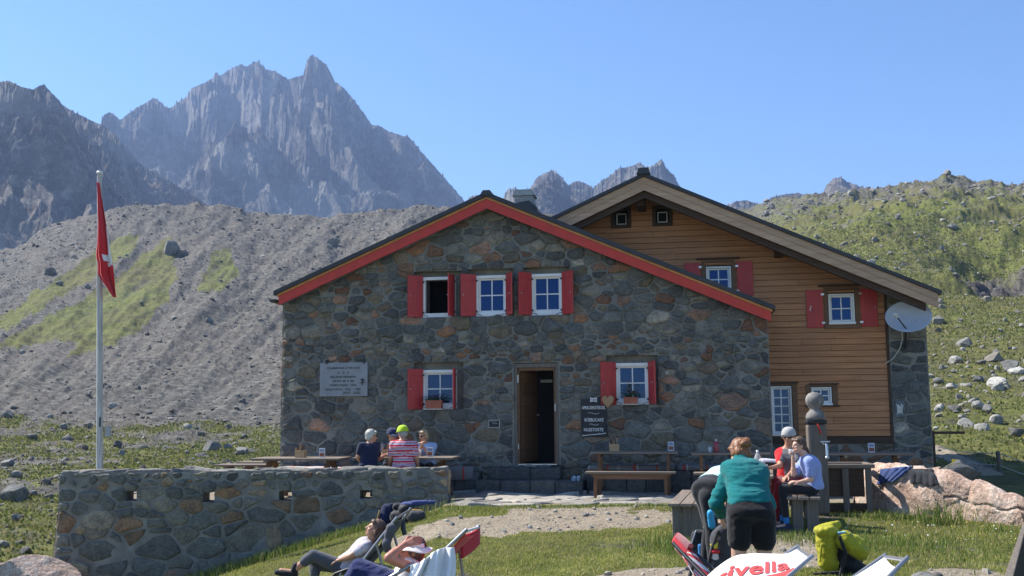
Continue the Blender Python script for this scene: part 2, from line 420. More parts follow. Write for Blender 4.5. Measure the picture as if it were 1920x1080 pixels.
def smin_noise(px, py, s): return fbm(px/s, py/s, oct=4)
GP1 = [(-900, 900), (-300, 600), (-40, 610), (30, 575), (110, 520), (180, 470), (240, 438), (262, 445), (235, 480), (190, 512), (110, 555), (40, 600), (-60, 655), (-400, 800)]
GP2 = [(-60, 665), (0, 640), (40, 622), (100, 590), (190, 540), (270, 480), (318, 440), (336, 470), (330, 530), (300, 580), (255, 625), (200, 650), (120, 672), (150, 640), (95, 640)]
GP3 = [(405, 470), (432, 460), (446, 520), (420, 545), (368, 548)]
def masks(x, y, z, r, az):
    """R grass, G pale gravel / trodden earth, B dark crag"""
    px, py = project(x, y, z); inv = (y < 1)
    n = fbm(x*0.5+9, y*0.5, oct=5); nb = fbm(x*0.08, y*0.08+4, oct=5, gain=0.6)
    g = np.zeros(x.shape); gv = np.zeros(x.shape); cr = np.zeros(x.shape)
    # moraine
    dx = fbm(px/26, py/26, oct=4)*22; dy = fbm(px/26+40, py/26, oct=4)*14
    left = az < R(9.5)
    for pl, s in ((GP1, 0.85), (GP2, 1.0), (GP3, 0.6)):
        g = np.maximum(g, np.where(in_poly(px+dx, py+dy, pl) & (r > 60), s*(1.15+0.35*nb), 0))
    st = fbm(az*60-np.log(r)*9, r*0.010, oct=5, gain=0.6); gv = np.maximum(gv, (r > 66)*left*np.clip(0.08+0.9*st, 0, 0.40))
    cr = np.maximum(cr, (r > 66)*left*np.clip(fbm(az*30-np.log(r)*5+7, r*0.02, oct=5)*1.3-0.05, 0, 0.42))
    foot = sstep(775, 850, py+dy*2.0+nb*90+np.maximum(0, 200-px)*0.08)*(r > 26)*left
    g = np.maximum(g, foot*(0.55+1.1*nb+0.5*n))
    outl = ((x < -7.8) & (r > 12)) | ((r > 21) & (r <= 60))
    gv = gv*(1-foot); g = np.where(outl & (r < 40), np.clip(0.72+0.9*n, 0, 1), g)
    # right slope
    rt = sstep(R(10), R(13), az)*sstep(24, 30, r)
    rockband = 0.85*sstep(215, 300, r+nb*90)
    gr = np.clip(0.84+0.9*nb+0.45*n-rockband*(0.5+nb*1.2), 0, 1)
    g = g*(1-rt)+gr*rt
    cl = np.exp(-((az-R(26))/R(2.6))**2)*sstep(125, 140, r)*sstep(195, 165, r)*rt
    crr = np.clip(cl*1.1*(0.55+2.2*nb), 0, 1); cr = cr*(1-rt)+crr; g = g*(1-crr)
    trail = np.exp(-((py-(846+(px-1760)*0.45)-dy*0.4)/13)**2)*(px > 1745)*(r > 21)*(r < 80)
    gv = np.maximum(gv, trail); g = g*(1-trail*0.95)
    # lawn
    lawn = (r <= 24) & (y < 16.9) & ~((x < -7.8) & (y > 15))
    gl = np.clip(0.80+0.9*n+0.25*fbm(x*2.3, y*2.3, oct=3), 0.05, 1)
    bare = np.clip(1.25-((x-0.9)/2.9)**2-((y-14.9-0.12*x)/1.05)**2+n*1.7+0.9*fbm(x*3.1, y*3.1+8, oct=3), 0, 1)
    bare = np.maximum(bare, np.clip(1.1-((x-3.0)/0.75)**2-((y-13.6)/2.6)**2+n*1.6, 0, 1))
    bare = np.maximum(bare, np.clip(0.8-((x-1.3)/1.6)**2-((y-10.6)/0.5)**2+n*1.0, 0, 1))
    bare = np.maximum(bare, np.clip(0.7-((x-4.6)/0.9)**2-((y-10.4)/0.6)**2+n*1.0, 0, 1))
    bare = np.maximum(bare, 0.85*sstep(2.9, 0.5, np.abs(y-16.2)*4)*sstep(-1.5, -0.6, x)*(n > 0.03))
    gl = gl*(1-sstep(0.15, 0.6, bare)); g = np.where(lawn, gl, g); gv = np.where(lawn, sstep(0.1, 0.5, bare), gv)
    ter = (r <= 24) & (y >= 16.9) & (x > -7.8); tg = sstep(6.2, 7.4, x)*np.clip(0.6+1.3*n, 0, 1)+0.5*np.clip(n-0.1, 0, 1); g = np.where(ter, tg, g); gv = np.where(ter, 0.8*(1-tg), gv)
    return np.clip(g, 0, 1), np.clip(gv, 0, 1), cr

def mat_ground():
    m, t, b = principled('ground_cover'); N = NT(t); p = N.pos()
    at = N.n('Attribute'); at.attribute_name = 'Mask'; sep = N.n('SeparateColor'); N.l(at.outputs['Color'], sep.inputs[0])
    far = N.noise(p, 0.7, 8, 0.72); mid = N.noise(p, 3.0, 6, 0.68); fine = N.noise(p, 34, 5, 0.7); big = N.noise(p, 0.045, 5, 0.6)
    vr = N.vor(p, 1.5, 'F1', 'Color'); vs_ = N.n('SeparateColor'); N.l(vr, vs_.inputs[0])
    scree = N.ramp(far, [(0.32, (0.030, 0.030, 0.027)), (0.5, (0.080, 0.078, 0.071)), (0.7, (0.165, 0.16, 0.145))])
    scree = N.mix(0.5, scree, N.ramp(vs_.outputs[0], [(0.0, (0.045, 0.043, 0.038)), (0.75, (0.15, 0.14, 0.12)), (1.0, (0.26, 0.245, 0.21))]))
    scree = N.mix(N.ramp(big, [(0.4, 0), (0.65, 0.35)]), scree, (0.15, 0.125, 0.10))
    gc = N.ramp(mid, [(0.28, (0.030, 0.045, 0.010)), (0.44, (0.095, 0.12, 0.026)), (0.58, (0.19, 0.20, 0.052)), (0.76, (0.33, 0.285, 0.11))])
    gc = N.mix(N.ramp(big, [(0.4, 0.0), (0.62, 0.6)]), gc, (0.15, 0.13, 0.05))
    gc = N.mix(N.ramp(N.noise(p, 0.35, 7, 0.72, 0.6), [(0.46, 0.0), (0.62, 0.7)]), gc, (0.085, 0.075, 0.045))
    gc = N.mix(1.0, gc, N.ramp(far, [(0.32, 0.6), (0.66, 1.2)]), 'MULTIPLY')
    gc = N.mix(1.0, gc, N.ramp(fine, [(0.3, 0.65), (0.7, 1.25)]), 'MULTIPLY')
    grav = N.ramp(fine, [(0.28, (0.15, 0.12, 0.085)), (0.5, (0.32, 0.27, 0.20)), (0.7, (0.48, 0.42, 0.33))])
    grav = N.mix(N.ramp(mid, [(0.35, 0.5), (0.6, 0)]), grav, (0.21, 0.165, 0.12))
    crag = N.ramp(far, [(0.3, (0.03, 0.03, 0.03)), (0.7, (0.13, 0.115, 0.10))])
    gm = N.ramp(N.math('ADD', sep.outputs[0], N.math('MULTIPLY', N.math('SUBTRACT', mid, 0.5), 1.1)), [(0.40, 0.0), (0.56, 1.0)])
    vm = N.ramp(N.math('ADD', sep.outputs[1], N.math('MULTIPLY', N.math('SUBTRACT', mid, 0.5), 0.8)), [(0.35, 0.0), (0.55, 1.0)])
    c = N.mix(vm, scree, grav); c = N.mix(gm, c, gc); c = N.mix(N.ramp(sep.outputs[2], [(0.25, 0), (0.55, 1)]), c, crag)
    N.l(c, b.inputs['Base Color']); b.inputs['Roughness'].default_value = 0.95; b.inputs['Specular IOR Level'].default_value = 0.15
    N.l(N.bump(fine, 0.7, 0.02, N.bump(mid, 0.7, 0.15, N.bump(far, 0.7, 0.35))), b.inputs['Normal']); return m
M_GROUND = mat_ground()

def build_ground():
    a_in = np.linspace(R(-33), R(33), 1150); a_l = np.linspace(-PI, R(-33), 120)[:-1]; a_r = np.linspace(R(33), PI, 120)[1:]
    az = np.concatenate([a_l, a_in, a_r]); rr = np.concatenate([[0.3, 1, 2, 3.5, 5], np.exp(np.linspace(math.log(6), math.log(30), 330)), np.exp(np.linspace(math.log(30), math.log(520), 420))[1:]])
    A, RR = np.meshgrid(az, rr); X = RR*np.sin(A); Y = RR*np.cos(A); Z = ground_z(X, Y)
    g, gv, cr = masks(X, Y, Z, RR, A)
    nv, nu = A.shape; V = np.stack([X, Y, Z], -1).reshape(-1, 3)
    idx = np.arange(nu*nv).reshape(nv, nu); F = np.stack([idx[:-1, :-1], idx[:-1, 1:], idx[1:, 1:], idx[1:, :-1]], -1).reshape(-1, 4)[:, ::-1]
    me = np_mesh('ground', V, F, [M_GROUND], True, {'Mask': np.stack([g, gv, cr], -1).reshape(-1, 3)})
    tag(link('ground', me), kind='structure')
build_ground()

# ------------------------------------------------------------------ mountains
def mat_mountain(name, cols, s, warm=0.0):
    m, t, b = principled(name); N = NT(t); p = N.pos()
    n1 = N.noise(p, 0.006*s, 8, 0.65, 0.8); n2 = N.noise(p, 0.05*s, 8, 0.7, 0.4); n3 = N.noise(N.scalevec(p, (1, 1, 0.35)), 0.02*s, 7, 0.7, 1.5)
    c = N.ramp(n2, [(0.3, cols[0]), (0.52, cols[1]), (0.72, cols[2])])
    c = N.mix(N.ramp(n1, [(0.45, 0), (0.62, 0.75)]), c, cols[2])
    c = N.mix(N.ramp(n3, [(0.5, 0), (0.68, 0.5)]), c, (0.16, 0.105, 0.075))
    N.l(c, b.inputs['Base Color']); b.inputs['Roughness'].default_value = 0.95; b.inputs['Specular IOR Level'].default_value = 0.1
    N.l(N.bump(n2, 0.8, 5/s), b.inputs['Normal']); return m
M_MT = mat_mountain('peak_rock', [(0.022, 0.022, 0.022), (0.066, 0.062, 0.058), (0.26, 0.245, 0.215)], 1.0)
M_MT2 = mat_mountain('near_ridge_rock', [(0.022, 0.021, 0.02), (0.062, 0.055, 0.048), (0.26, 0.24, 0.21)], 2.2)

def multiridge(x, y, oct=9, gain=0.55, lac=2.05):
    r = 0; w_ = 1.0; amp = 1.0; tot = 0
    for i in range(oct):
        f = lac**i; s_ = (1-np.abs(pnoise(x*f+13.7*i, y*f+7.3*i)))**2
        s_ = s_*w_; w_ = np.clip(s_*1.9, 0, 1); r = r+s_*amp; tot += amp; amp *= gain
    return r/tot
def mountain(name, label_kind, sky_pts, Rr, base_py, mat, jag=1.0, seed=0, front=0.30, step=1.0, rows=420, relief=0.42, lam=0.16):
    """a real massif: fractal ridges and gullies on a slope, each bearing trimmed to the height of the skyline there"""
    sx = np.array([p[0] for p in sky_pts], float); sy = np.array([p[1] for p in sky_pts], float)
    px = np.arange(sx[0], sx[-1], step); py = np.interp(px, sx, sy)
    py = py-np.abs(fbm(px/10+seed*31, px*0+seed, oct=5, gain=0.65))*8*jag+1.5*jag-np.maximum(0, fbm(px/4.5+seed*3, px*0+seed+3, oct=3)-0.15)*16*jag
    az = np.array([aze(a, b) for a, b in zip(px, py)]); A = az[:, 0]; E = az[:, 1]
    kn = int(34/step)*2+1; ker = np.hanning(kn); Es = np.convolve(np.pad(E, kn//2, mode='edge'), ker/ker.sum(), 'valid')[:len(E)]
    eb = aze(960, base_py)[1]*(1-front); t = np.concatenate([np.linspace(-0.02, 1, rows), np.linspace(1, 1.6, 60)[1:]])
    Am, T = np.meshgrid(A, t); rad = Rr*(1-front+front*T); x = rad*np.sin(Am); y = rad*np.cos(Am)
    Hm = (Es*Rr-eb*Rr/(1-front)*(1-front))[None, :]
    zb = eb*Rr; prof = np.where(T <= 1, np.clip(T, 0, 1)**1.12, 1-(T-1)*1.6)
    s_ = 1/(Rr*lam); wx = fbm(x*s_*0.7+seed*5, y*s_*0.7, oct=4)*0.55; wy = fbm(x*s_*0.7+40, y*s_*0.7+seed*5, oct=4)*0.55
    mr = multiridge(x*s_+wx+seed*9, y*s_*0.75+wy+x*s_*0.35)
    z = zb+Hm*(prof*(1-relief*0.35)+relief*(mr-0.42)*1.7*sstep(-0.05, 0.35, T))
    el = z/rad; M = el[T[:, 0] > 0.35].max(0); dlt = E-M                        # raise or trim towards the crest only
    kd = np.hanning(9); ds = np.convolve(np.pad(dlt, 4, mode='edge'), kd/kd.sum(), 'valid')
    Ms = (el+ds[None, :]*sstep(0.0, 0.9, T)); M2 = Ms.max(0); top = sstep(M2-0.035, M2, Ms)
    el2 = Ms+(E-M2)[None, :]*top**2; el2 = np.minimum(el2, np.maximum(E, 0)[None, :]+0*el2)
    V = np.stack([x, y, el2*rad+CAMZ], -1).reshape(-1, 3); nv, nu = Am.shape
    idx = np.arange(nu*nv).reshape(nv, nu); F = np.stack([idx[:-1, :-1], idx[:-1, 1:], idx[1:, 1:], idx[1:, :-1]], -1).reshape(-1, 4)[:, ::-1]
    o = link(name, np_mesh(name, V, F, [mat], False)); tag(o, kind='structure'); return o
MAIN = [(60, 420), (120, 330), (165, 255), (188, 232), (195, 214), (205, 208), (214, 213), (226, 224), (240, 212), (258, 200), (275, 190), (290, 182), (300, 190), (316, 203), (335, 190), (350, 180), (358, 164), (378, 156), (398, 147), (404, 134), (414, 140), (428, 130), (440, 125), (452, 118), (462, 124), (474, 116), (486, 114), (498, 128), (520, 134), (540, 148), (556, 142), (568, 140), (573, 122), (580, 104), (586, 101), (598, 110), (612, 120), (622, 138), (628, 152), (642, 162), (660, 182), (680, 208), (696, 232), (712, 234), (730, 246), (750, 252), (768, 256), (780, 272), (800, 294), (830, 328), (866, 370), (900, 410), (960, 470)]
mountain('mountain', '', MAIN, 1800, 470, M_MT, 1.5, 1)
RIGHTP = [(840, 420), (872, 378), (884, 366), (905, 364), (925, 368), (943, 372), (950, 356), (966, 351), (982, 362), (996, 350), (1006, 332), (1020, 324), (1036, 317), (1050, 328), (1066, 346), (1080, 338), (1098, 342), (1112, 352), (1128, 338), (1148, 326), (1160, 314), (1180, 312), (1200, 303), (1212, 313), (1226, 308), (1236, 300), (1241, 297), (1250, 316), (1264, 328), (1272, 344), (1300, 372), (1345, 392), (1380, 376), (1400, 374), (1430, 384), (1448, 368), (1480, 362), (1500, 362), (1524, 366), (1540, 366), (1550, 346), (1562, 334), (1576, 331), (1588, 340), (1602, 344), (1624, 354), (1660, 372), (1760, 380), (1860, 360), (1900, 344), (1920, 352), (2050, 380)]
mountain('mountain', '', RIGHTP, 1500, 440, M_MT, 1.3, 2)
LEFTB = [(-200, 150), (-60, 160), (60, 185), (110, 190), (124, 200), (140, 210), (165, 222), (196, 236), (222, 258), (244, 286), (270, 312), (300, 328), (330, 346), (356, 362), (384, 380), (420, 410), (470, 450)]
mountain('mountain', '', LEFTB, 1150, 520, M_MT2, 0.9, 3)
LEFTA = [(-500, 60), (-300, 120), (-160, 130), (-60, 150), (0, 152), (18, 151), (40, 162), (62, 167), (74, 160), (82, 157), (92, 168), (108, 184), (120, 200), (134, 226), (150, 256), (176, 296), (200, 330), (230, 365), (262, 400), (300, 440)]
mountain('mountain', '', LEFTA, 900, 560, M_MT2, 1.0, 4)

# ------------------------------------------------------------------ rocks
def ico(sub):
    bm = bmesh.new(); bmesh.ops.create_icosphere(bm, subdivisions=sub, radius=1)
    V = np.array([v.co[:] for v in bm.verts]); F = np.array([[v.index for v in f.verts] for f in bm.faces]); bm.free(); return V, F
def rock_shape(sub, seed, cuts=7):
    rs = np.random.RandomState(seed); V, F = ico(sub); V = V.copy()
    for k in range(cuts):                                   # chop flat facets
        n = rs.normal(size=3); n /= np.linalg.norm(n); d = rs.uniform(0.45, 0.85); s = V@n
        V -= np.outer(np.maximum(0, s-d), n)
    V *= rs.uniform(0.75, 1.15, 3)
    return V, F
def scatter_rocks(name, n, sample, size, sub, seed, nvar=10, sink=0.25, pal=None):
    rs = np.random.RandomState(seed); x, y = sample(rs, n); n = len(x); z = ground_z(x, y)
    sz = size(rs, n, np.hypot(x, y)); AV = []; AF = []; AC = []; off = 0
    shapes = [rock_shape(sub, seed*50+k) for k in range(nvar)]
    pal = pal or [(0.085, 0.08, 0.07), (0.13, 0.122, 0.105), (0.18, 0.168, 0.145), (0.26, 0.245, 0.21), (0.125, 0.10, 0.075)]
    pal = np.array(pal)
    for k in range(nvar):
        ii = np.arange(k, n, nvar); V0, F0 = shapes[k]; m = len(ii)
        q = rs.normal(size=(m, 4)); q /= np.linalg.norm(q, axis=1)[:, None]; w_, a, b, c = q.T
        Rm = np.stack([1-2*(b*b+c*c), 2*(a*b-c*w_), 2*(a*c+b*w_), 2*(a*b+c*w_), 1-2*(a*a+c*c), 2*(b*c-a*w_), 2*(a*c-b*w_), 2*(b*c+a*w_), 1-2*(a*a+b*b)], -1).reshape(m, 3, 3)
        V = np.einsum('mij,vj->mvi', Rm, V0)*sz[ii][:, None, None]; V[:, :, 2] *= 0.8
        V += np.stack([x[ii], y[ii], z[ii]+sz[ii]*(0.45-sink)], -1)[:, None, :]
        AV.append(V.reshape(-1, 3)); AF.append((F0[None]+(np.arange(m)*len(V0))[:, None, None]+off).reshape(-1, 3)); off += m*len(V0)
        cc = pal[rs.randint(len(pal), size=m)]*rs.uniform(0.75, 1.25, (m, 1)); AC.append(np.repeat(cc, len(V0), 0))
    o = link(name, np_mesh(name, np.concatenate(AV), np.concatenate(AF), [M_SCREE], False, {'Col': np.concatenate(AC)})); return o
def polar(a0, a1, r0, r1, pw=0.5, keep=None):
    def f(rs, n):
        a = rs.uniform(R(a0), R(a1), n); r = r0+(r1-r0)*rs.uniform(0, 1, n)**pw; x = r*np.sin(a); y = r*np.cos(a)
        if keep is not None: k = keep(rs, x, y, r, a); x, y = x[k], y[k]
        return x, y
    return f
def less_grass(rs, x, y, r, a, p=0.12):
    z = ground_z(x, y, False); g, gv, cr = masks(x, y, z, r, a); return (rs.uniform(size=len(x)) > g*(1-p)) & (rs.uniform(size=len(x)) < 0.42+1.8*np.clip(fbm(a*22, r*0.02, oct=4)+0.1, 0, 1))
def pareto(lo, hi, al=2.2):
    return lambda rs, n, r: np.minimum(hi, lo*(1-rs.uniform(0, 1, n))**(-1/al))
tag(scatter_rocks('scree', 60000, polar(-33, 8, 62, 335, 0.6, less_grass), lambda rs, n, r: pareto(0.07, 0.6, 3.0)(rs, n, r)*(0.5+r/300), 1, 11), kind='stuff')
tag(scatter_rocks('valley_stones', 3600, polar(-34, -9, 20.5, 105, 0.8), pareto(0.04, 0.42, 2.0), 2, 12), kind='stuff')
tag(scatter_rocks('hillside_stones', 12000, polar(14, 34, 30, 330, 0.6), lambda rs, n, r: pareto(0.09, 1.0, 2.2)(rs, n, r)*(0.55+r/330), 1, 13,
    pal=[(0.16, 0.155, 0.14), (0.23, 0.22, 0.195), (0.30, 0.285, 0.25), (0.2, 0.18, 0.145)]), kind='stuff')
tag(scatter_rocks('slope_boulder_field', 260, polar(19, 30, 36, 95, 0.8, lambda rs, x, y, r, a: np.abs(r-62-10*np.sin(a*40)) < 22*rs.uniform(0.2, 1, len(x))), pareto(0.12, 0.6, 1.9), 2, 14,
    pal=[(0.19, 0.185, 0.165), (0.26, 0.25, 0.225), (0.33, 0.315, 0.28)]), kind='stuff')
tag(scatter_rocks('lawn_pebbles', 7000, polar(-24, 30, 8.2, 16.6, 0.8, lambda rs, x, y, r, a: masks(x, y, ground_z(x, y, False), r, a)[1] > rs.uniform(0.1, 1.2, len(x))), pareto(0.007, 0.055, 1.9), 1, 15,
    pal=[(0.3, 0.27, 0.22), (0.42, 0.38, 0.31), (0.24, 0.23, 0.21)]), kind='stuff')

tag(scatter_rocks('wildflowers', 130, lambda rs, n: (rs.uniform(3.6, 7.5, n), rs.uniform(12.2, 14.5, n)), lambda rs, n, r: rs.uniform(0.008, 0.014, n), 1, 16, sink=-5.0, pal=[(0.8, 0.8, 0.75), (0.75, 0.75, 0.6), (0.7, 0.6, 0.1)]), kind='stuff')
def boulder(name, label, c, size, seed, mat=None, rz=0.0, sub=5, group=None, cuts=10, amp=0.06, cat='boulder', tilt=0.0):
    V, F = rock_shape(sub, seed, cuts); V = V*1.0
    n = fbm(V[:, 0]*1.6+seed, V[:, 1]*1.6, V[:, 2]*1.6, oct=6, gain=0.58, ridged=True); V = V*(1+amp*n)[:, None]
    V = V*np.array(size)
    ct, st = math.cos(tilt), math.sin(tilt); V = np.stack([V[:, 0]*ct+V[:, 2]*st, V[:, 1], -V[:, 0]*st+V[:, 2]*ct], -1)
    o = link(name, np_mesh(name, V, F, [mat or M_BOULDER], False)); o.location = c; o.rotation_euler = (0, 0, rz)
    return tag(o, label, cat, group)
def at_ground(px, py, rmin=20, rmax=330):
    """where the line of sight through a pixel first meets the ground"""
    d = ray(px, py); h = math.hypot(d.x, d.y); rr = np.exp(np.linspace(math.log(rmin), math.log(rmax), 1500)); t = rr/h
    gz = ground_z(d.x*t, d.y*t); zz = CAMZ+d.z*t; k = np.where(zz < gz)[0]; k = k[0] if len(k) else 1200
    return Vector((d.x*t[k], d.y*t[k], gz[k])), rr[k]
BL = [(625, 455, 13, 'solitary dark boulder high on the grey scree slope above the stone house eaves'),
      (318, 468, 22, 'dark split rock outcrop at the head of the grass patch on the scree slope'),
      (345, 476, 12, 'smaller broken dark rock just right of the outcrop above the grass patch'),
      (395, 603, 9, None), (110, 533, 8, None), (95, 510, 10, 'dark grey boulder on the grass strip left of the flagpole'), (165, 538, 7, None),
      (405, 792+30, 0, None), (385, 630, 5, None), (422, 790, 5, None), (265, 568, 5, None), (300, 640, 5, None),
      (395, 842, 20, 'broad grey boulder behind the low table at the terrace end'), (428, 838, 11, 'pale rounded boulder right of the broad grey boulder behind the low table'), (452, 848, 14, 'light angular boulder nearest the left corner of the stone house'), (350, 850, 7, None),
      (25, 932, 26, 'dark grey boulder at the left edge of the photo below the meadow'), (62, 925, 11, None), (30, 972, 9, None), (15, 870, 14, None), (60, 820, 12, None), (120, 800, 9, None), (18, 780, 12, None), (230, 850, 8, None),
      (1800, 745, 9, None), (1835, 712, 12, None), (1870, 790, 14, None), (1905, 812, 16, 'pale boulder on the right hillside by the fence, at the photo edge'), (1765, 690, 8, None), (1850, 770, 12, None), (1790, 768, 12, None), (1895, 690, 18, None), (1760, 620, 8, None), (1840, 680, 10, None), (1800, 600, 5, None)]
for k, (px, py, hw, lab) in enumerate(BL):
    if hw == 0: continue
    p, r = at_ground(px, py+hw*0.3, 22, 300); s = hw/1920*r
    if lab: grp = None
    elif px < 900: lab = 'grey boulder lying loose on the moraine and meadow left of the hut'; grp = 'loose boulders left of the hut'
    else: lab = 'pale grey boulder half sunk in the green hillside right of the hut'; grp = 'boulders on the green hillside'
    boulder('boulder', lab, p+Vector((0, 0, s*0.35)), (s, s*0.9, s*0.75), 100+k, M_BOULDER, k*1.3, 3, grp)
boulder('boulder', 'low reddish rock slab at the foot of the left end of the terrace wall', (-7.45, 16.2, -1.28), (0.75, 0.6, 0.58), 77, M_PINK, 0.3, 5)

# ------------------------------------------------------------------ grass
def mat_grass():
    m, t, b = principled('grass_blades'); N = NT(t); a = N.attr('Col'); N.l(a, b.inputs['Base Color']); b.inputs['Roughness'].default_value = 0.6
    b.inputs['Specular IOR Level'].default_value = 0.25
    tr = N.n('BsdfTranslucent'); N.l(a, tr.inputs[0]); mx = N.n('MixShader'); mx.inputs[0].default_value = 0.35
    N.l(b.outputs[0], mx.inputs[1]); N.l(tr.outputs[0], mx.inputs[2]); N.l(mx.outputs[0], [n for n in t.nodes if n.type == 'OUTPUT_MATERIAL'][0].inputs[0]); return m
M_GRASS = mat_grass()
def blades(name, x, y, h, w, rs, lean=0.5, cols=((0.21, 0.25, 0.04), (0.38, 0.37, 0.09), (0.54, 0.46, 0.21)), cw=None, z=None):
    n = len(x); z = ground_z(x, y) if z is None else z; az = rs.uniform(0, 2*PI, n); la = rs.uniform(0, 2*PI, n); ln = rs.uniform(0.1, lean, n)*h
    dx = np.cos(az)*w; dy = np.sin(az)*w; lx = np.cos(la)*ln; ly = np.sin(la)*ln
    b0 = np.stack([x-dx, y-dy, z-0.005], -1); b1 = np.stack([x+dx, y+dy, z-0.005], -1)
    m0 = np.stack([x-dx*0.7+lx*0.35, y-dy*0.7+ly*0.35, z+h*0.55], -1); m1 = np.stack([x+dx*0.7+lx*0.35, y+dy*0.7+ly*0.35, z+h*0.55], -1)
    tp = np.stack([x+lx, y+ly, z+h*0.95], -1)
    V = np.stack([b0, b1, m0, m1, tp], 1).reshape(-1, 3); i = np.arange(n)[:, None]*5
    F = np.concatenate([i+np.array([[0, 1, 3]]), i+np.array([[0, 3, 2]]), i+np.array([[2, 3, 4]])])
    c = np.array(cols); k = rs.choice(len(c), n, p=cw) if cw is not None else rs.randint(len(c), size=n)
    cc = c[k]*rs.uniform(0.7, 1.25, (n, 1)); cc = np.repeat(cc, 5, 0)
    return link(name, np_mesh(name, V, F, [M_GRASS], False, {'Col': cc}))
def lawn_grass():
    rs = np.random.RandomState(5); n = 330000; a = rs.uniform(R(-29), R(30), n); r = rs.uniform(8.3**2, 17.6**2, n)**0.5
    x = r*np.sin(a); y = r*np.cos(a); k = (y < 16.95) & ~((y > 16.75) & (x < -1.0)); x, y, r, a = x[k], y[k], r[k], a[k]
    z = ground_z(x, y, False); g, gv, _ = masks(x, y, z, r, a); keep = rs.uniform(size=len(x)) < np.clip(g*1.3-0.3, 0, 1); x, y = x[keep], y[keep]
    t = fbm(x*1.1, y*1.1, oct=3); near_wall = np.exp(-((y-17.2)/0.55)**2)*(x < -1.0)
    h = rs.uniform(0.012, 0.038, len(x))*(1+0.8*np.clip(t, 0, 1))*(1+1.6*near_wall)
    tag(blades('lawn_grass', x, y, h, 0.0035, rs, 0.9, cw=[0.42, 0.38, 0.20]), kind='stuff')
    # tall rough grass round the pink rock, bench feet and wall foot
    X = []; Y = []; H = []
    for (cx, cy, sx, sy, m, h0) in [(5.75, 14.05, 0.22, 0.1, 260, 0.36), (5.2, 14.6, 0.25, 0.12, 350, 0.16), (6.3, 13.25, 0.4, 0.1, 260, 0.12), (7.0, 12.4, 0.5, 0.2, 300, 0.08),
                                    (2.0, 12.3, 0.3, 0.35, 1500, 0.14), (3.6, 12.9, 0.5, 0.3, 1200, 0.10), (4.3, 12.4, 0.4, 0.3, 900, 0.10), (4.8, 12.2, 0.5, 0.5, 900, 0.08), (6.2, 11.6, 1.3, 0.9, 2500, 0.06),
                                    (-2.6, 17.1, 0.7, 0.12, 1400, 0.16), (-3.9, 17.1, 0.7, 0.12, 1400, 0.2), (-5.2, 17.1, 0.6, 0.12, 900, 0.2), (-1.0, 16.2, 0.5, 0.25, 900, 0.07), (0.6, 16.45, 1.2, 0.12, 1300, 0.06), (2.0, 16.5, 0.9, 0.1, 900, 0.06)]:
        X.append(rs.normal(cx, sx, m)); Y.append(rs.normal(cy, sy, m)); H.append(h0*rs.uniform(0.35, 1.15, m))
    X = np.concatenate(X); Y = np.concatenate(Y); H = np.concatenate(H); k = (Y < 17.3); X, Y, H = X[k], Y[k], H[k]
    tag(blades('tall_grass', X, Y, H, 0.0045, rs, 0.75, cols=((0.10, 0.17, 0.025), (0.22, 0.26, 0.06), (0.36, 0.32, 0.14)), cw=[0.45, 0.4, 0.15]), kind='stuff')
    # meadow tufts outside the wall and on the hillside
    n = 130000; a = np.concatenate([rs.uniform(R(-33), R(-11), n), rs.uniform(R(17), R(32), n//2)]); r = np.concatenate([20+90*rs.uniform(0, 1, n)**0.9, 24+190*rs.uniform(0, 1, n//2)**0.8])
    x = r*np.sin(a); y = r*np.cos(a); z = ground_z(x, y, False); g, _, _ = masks(x, y, z, r, a); k = rs.uniform(size=len(x)) < g*g; x, y, r = x[k], y[k], r[k]
    tag(blades('meadow_grass', x, y, rs.uniform(0.03, 0.10, len(x))*(0.7+r/60), 0.016+r*0.0005, rs, 0.9, cols=((0.10, 0.13, 0.03), (0.18, 0.19, 0.05), (0.30, 0.26, 0.11)), cw=[0.4, 0.4, 0.2]), kind='stuff')
lawn_grass()

# ------------------------------------------------------------------ air
def haze():
    m = bpy.data.materials.new('haze_air'); m.use_nodes = True; t = m.node_tree; t.nodes.clear()
    o = t.nodes.new('ShaderNodeOutputMaterial'); v = t.nodes.new('ShaderNodeVolumePrincipled')
    v.inputs['Color'].default_value = (0.42, 0.60, 1.0, 1); v.inputs['Density'].default_value = 0.00021; v.inputs['Anisotropy'].default_value = 0.25
    t.links.new(v.outputs[0], o.inputs['Volume'])
    b = MB(); b.box(-2800, 2800, -900, 3200, -60, 720); tag(b.build('haze', m), kind='stuff')
haze()
# ------------------------------------------------------------------ rubble masonry as real stones
def clip_poly(poly, a, b, c):
    """keep a*x+b*y<=c"""
    out = []; n = len(poly)
    for i in range(n):
        p, q = poly[i], poly[(i+1) % n]; dp = a*p[0]+b*p[1]-c; dq = a*q[0]+b*q[1]-c
        if dp <= 0: out.append(p)
        if (dp < 0 < dq) or (dq < 0 < dp):
            t = dp/(dp-dq); out.append((p[0]+(q[0]-p[0])*t, p[1]+(q[1]-p[1])*t))
    return out
def chaikin(poly, n=2):
    for _ in range(n):
        o = []; m = len(poly)
        for i in range(m):
            p, q = poly[i], poly[(i+1) % m]
            o += [(p[0]*0.75+q[0]*0.25, p[1]*0.75+q[1]*0.25), (p[0]*0.25+q[0]*0.75, p[1]*0.25+q[1]*0.75)]
        poly = o
    return poly
PAL_HUT = [((0.085, 0.098, 0.108), 30), ((0.11, 0.12, 0.122), 26), ((0.14, 0.145, 0.14), 16), ((0.06, 0.066, 0.074), 14), ((0.19, 0.185, 0.165), 8),
           ((0.13, 0.115, 0.085), 9), ((0.34, 0.16, 0.075), 8), ((0.42, 0.225, 0.13), 7), ((0.22, 0.095, 0.045), 5), ((0.26, 0.18, 0.11), 6), ((0.32, 0.31, 0.28), 1.5)]
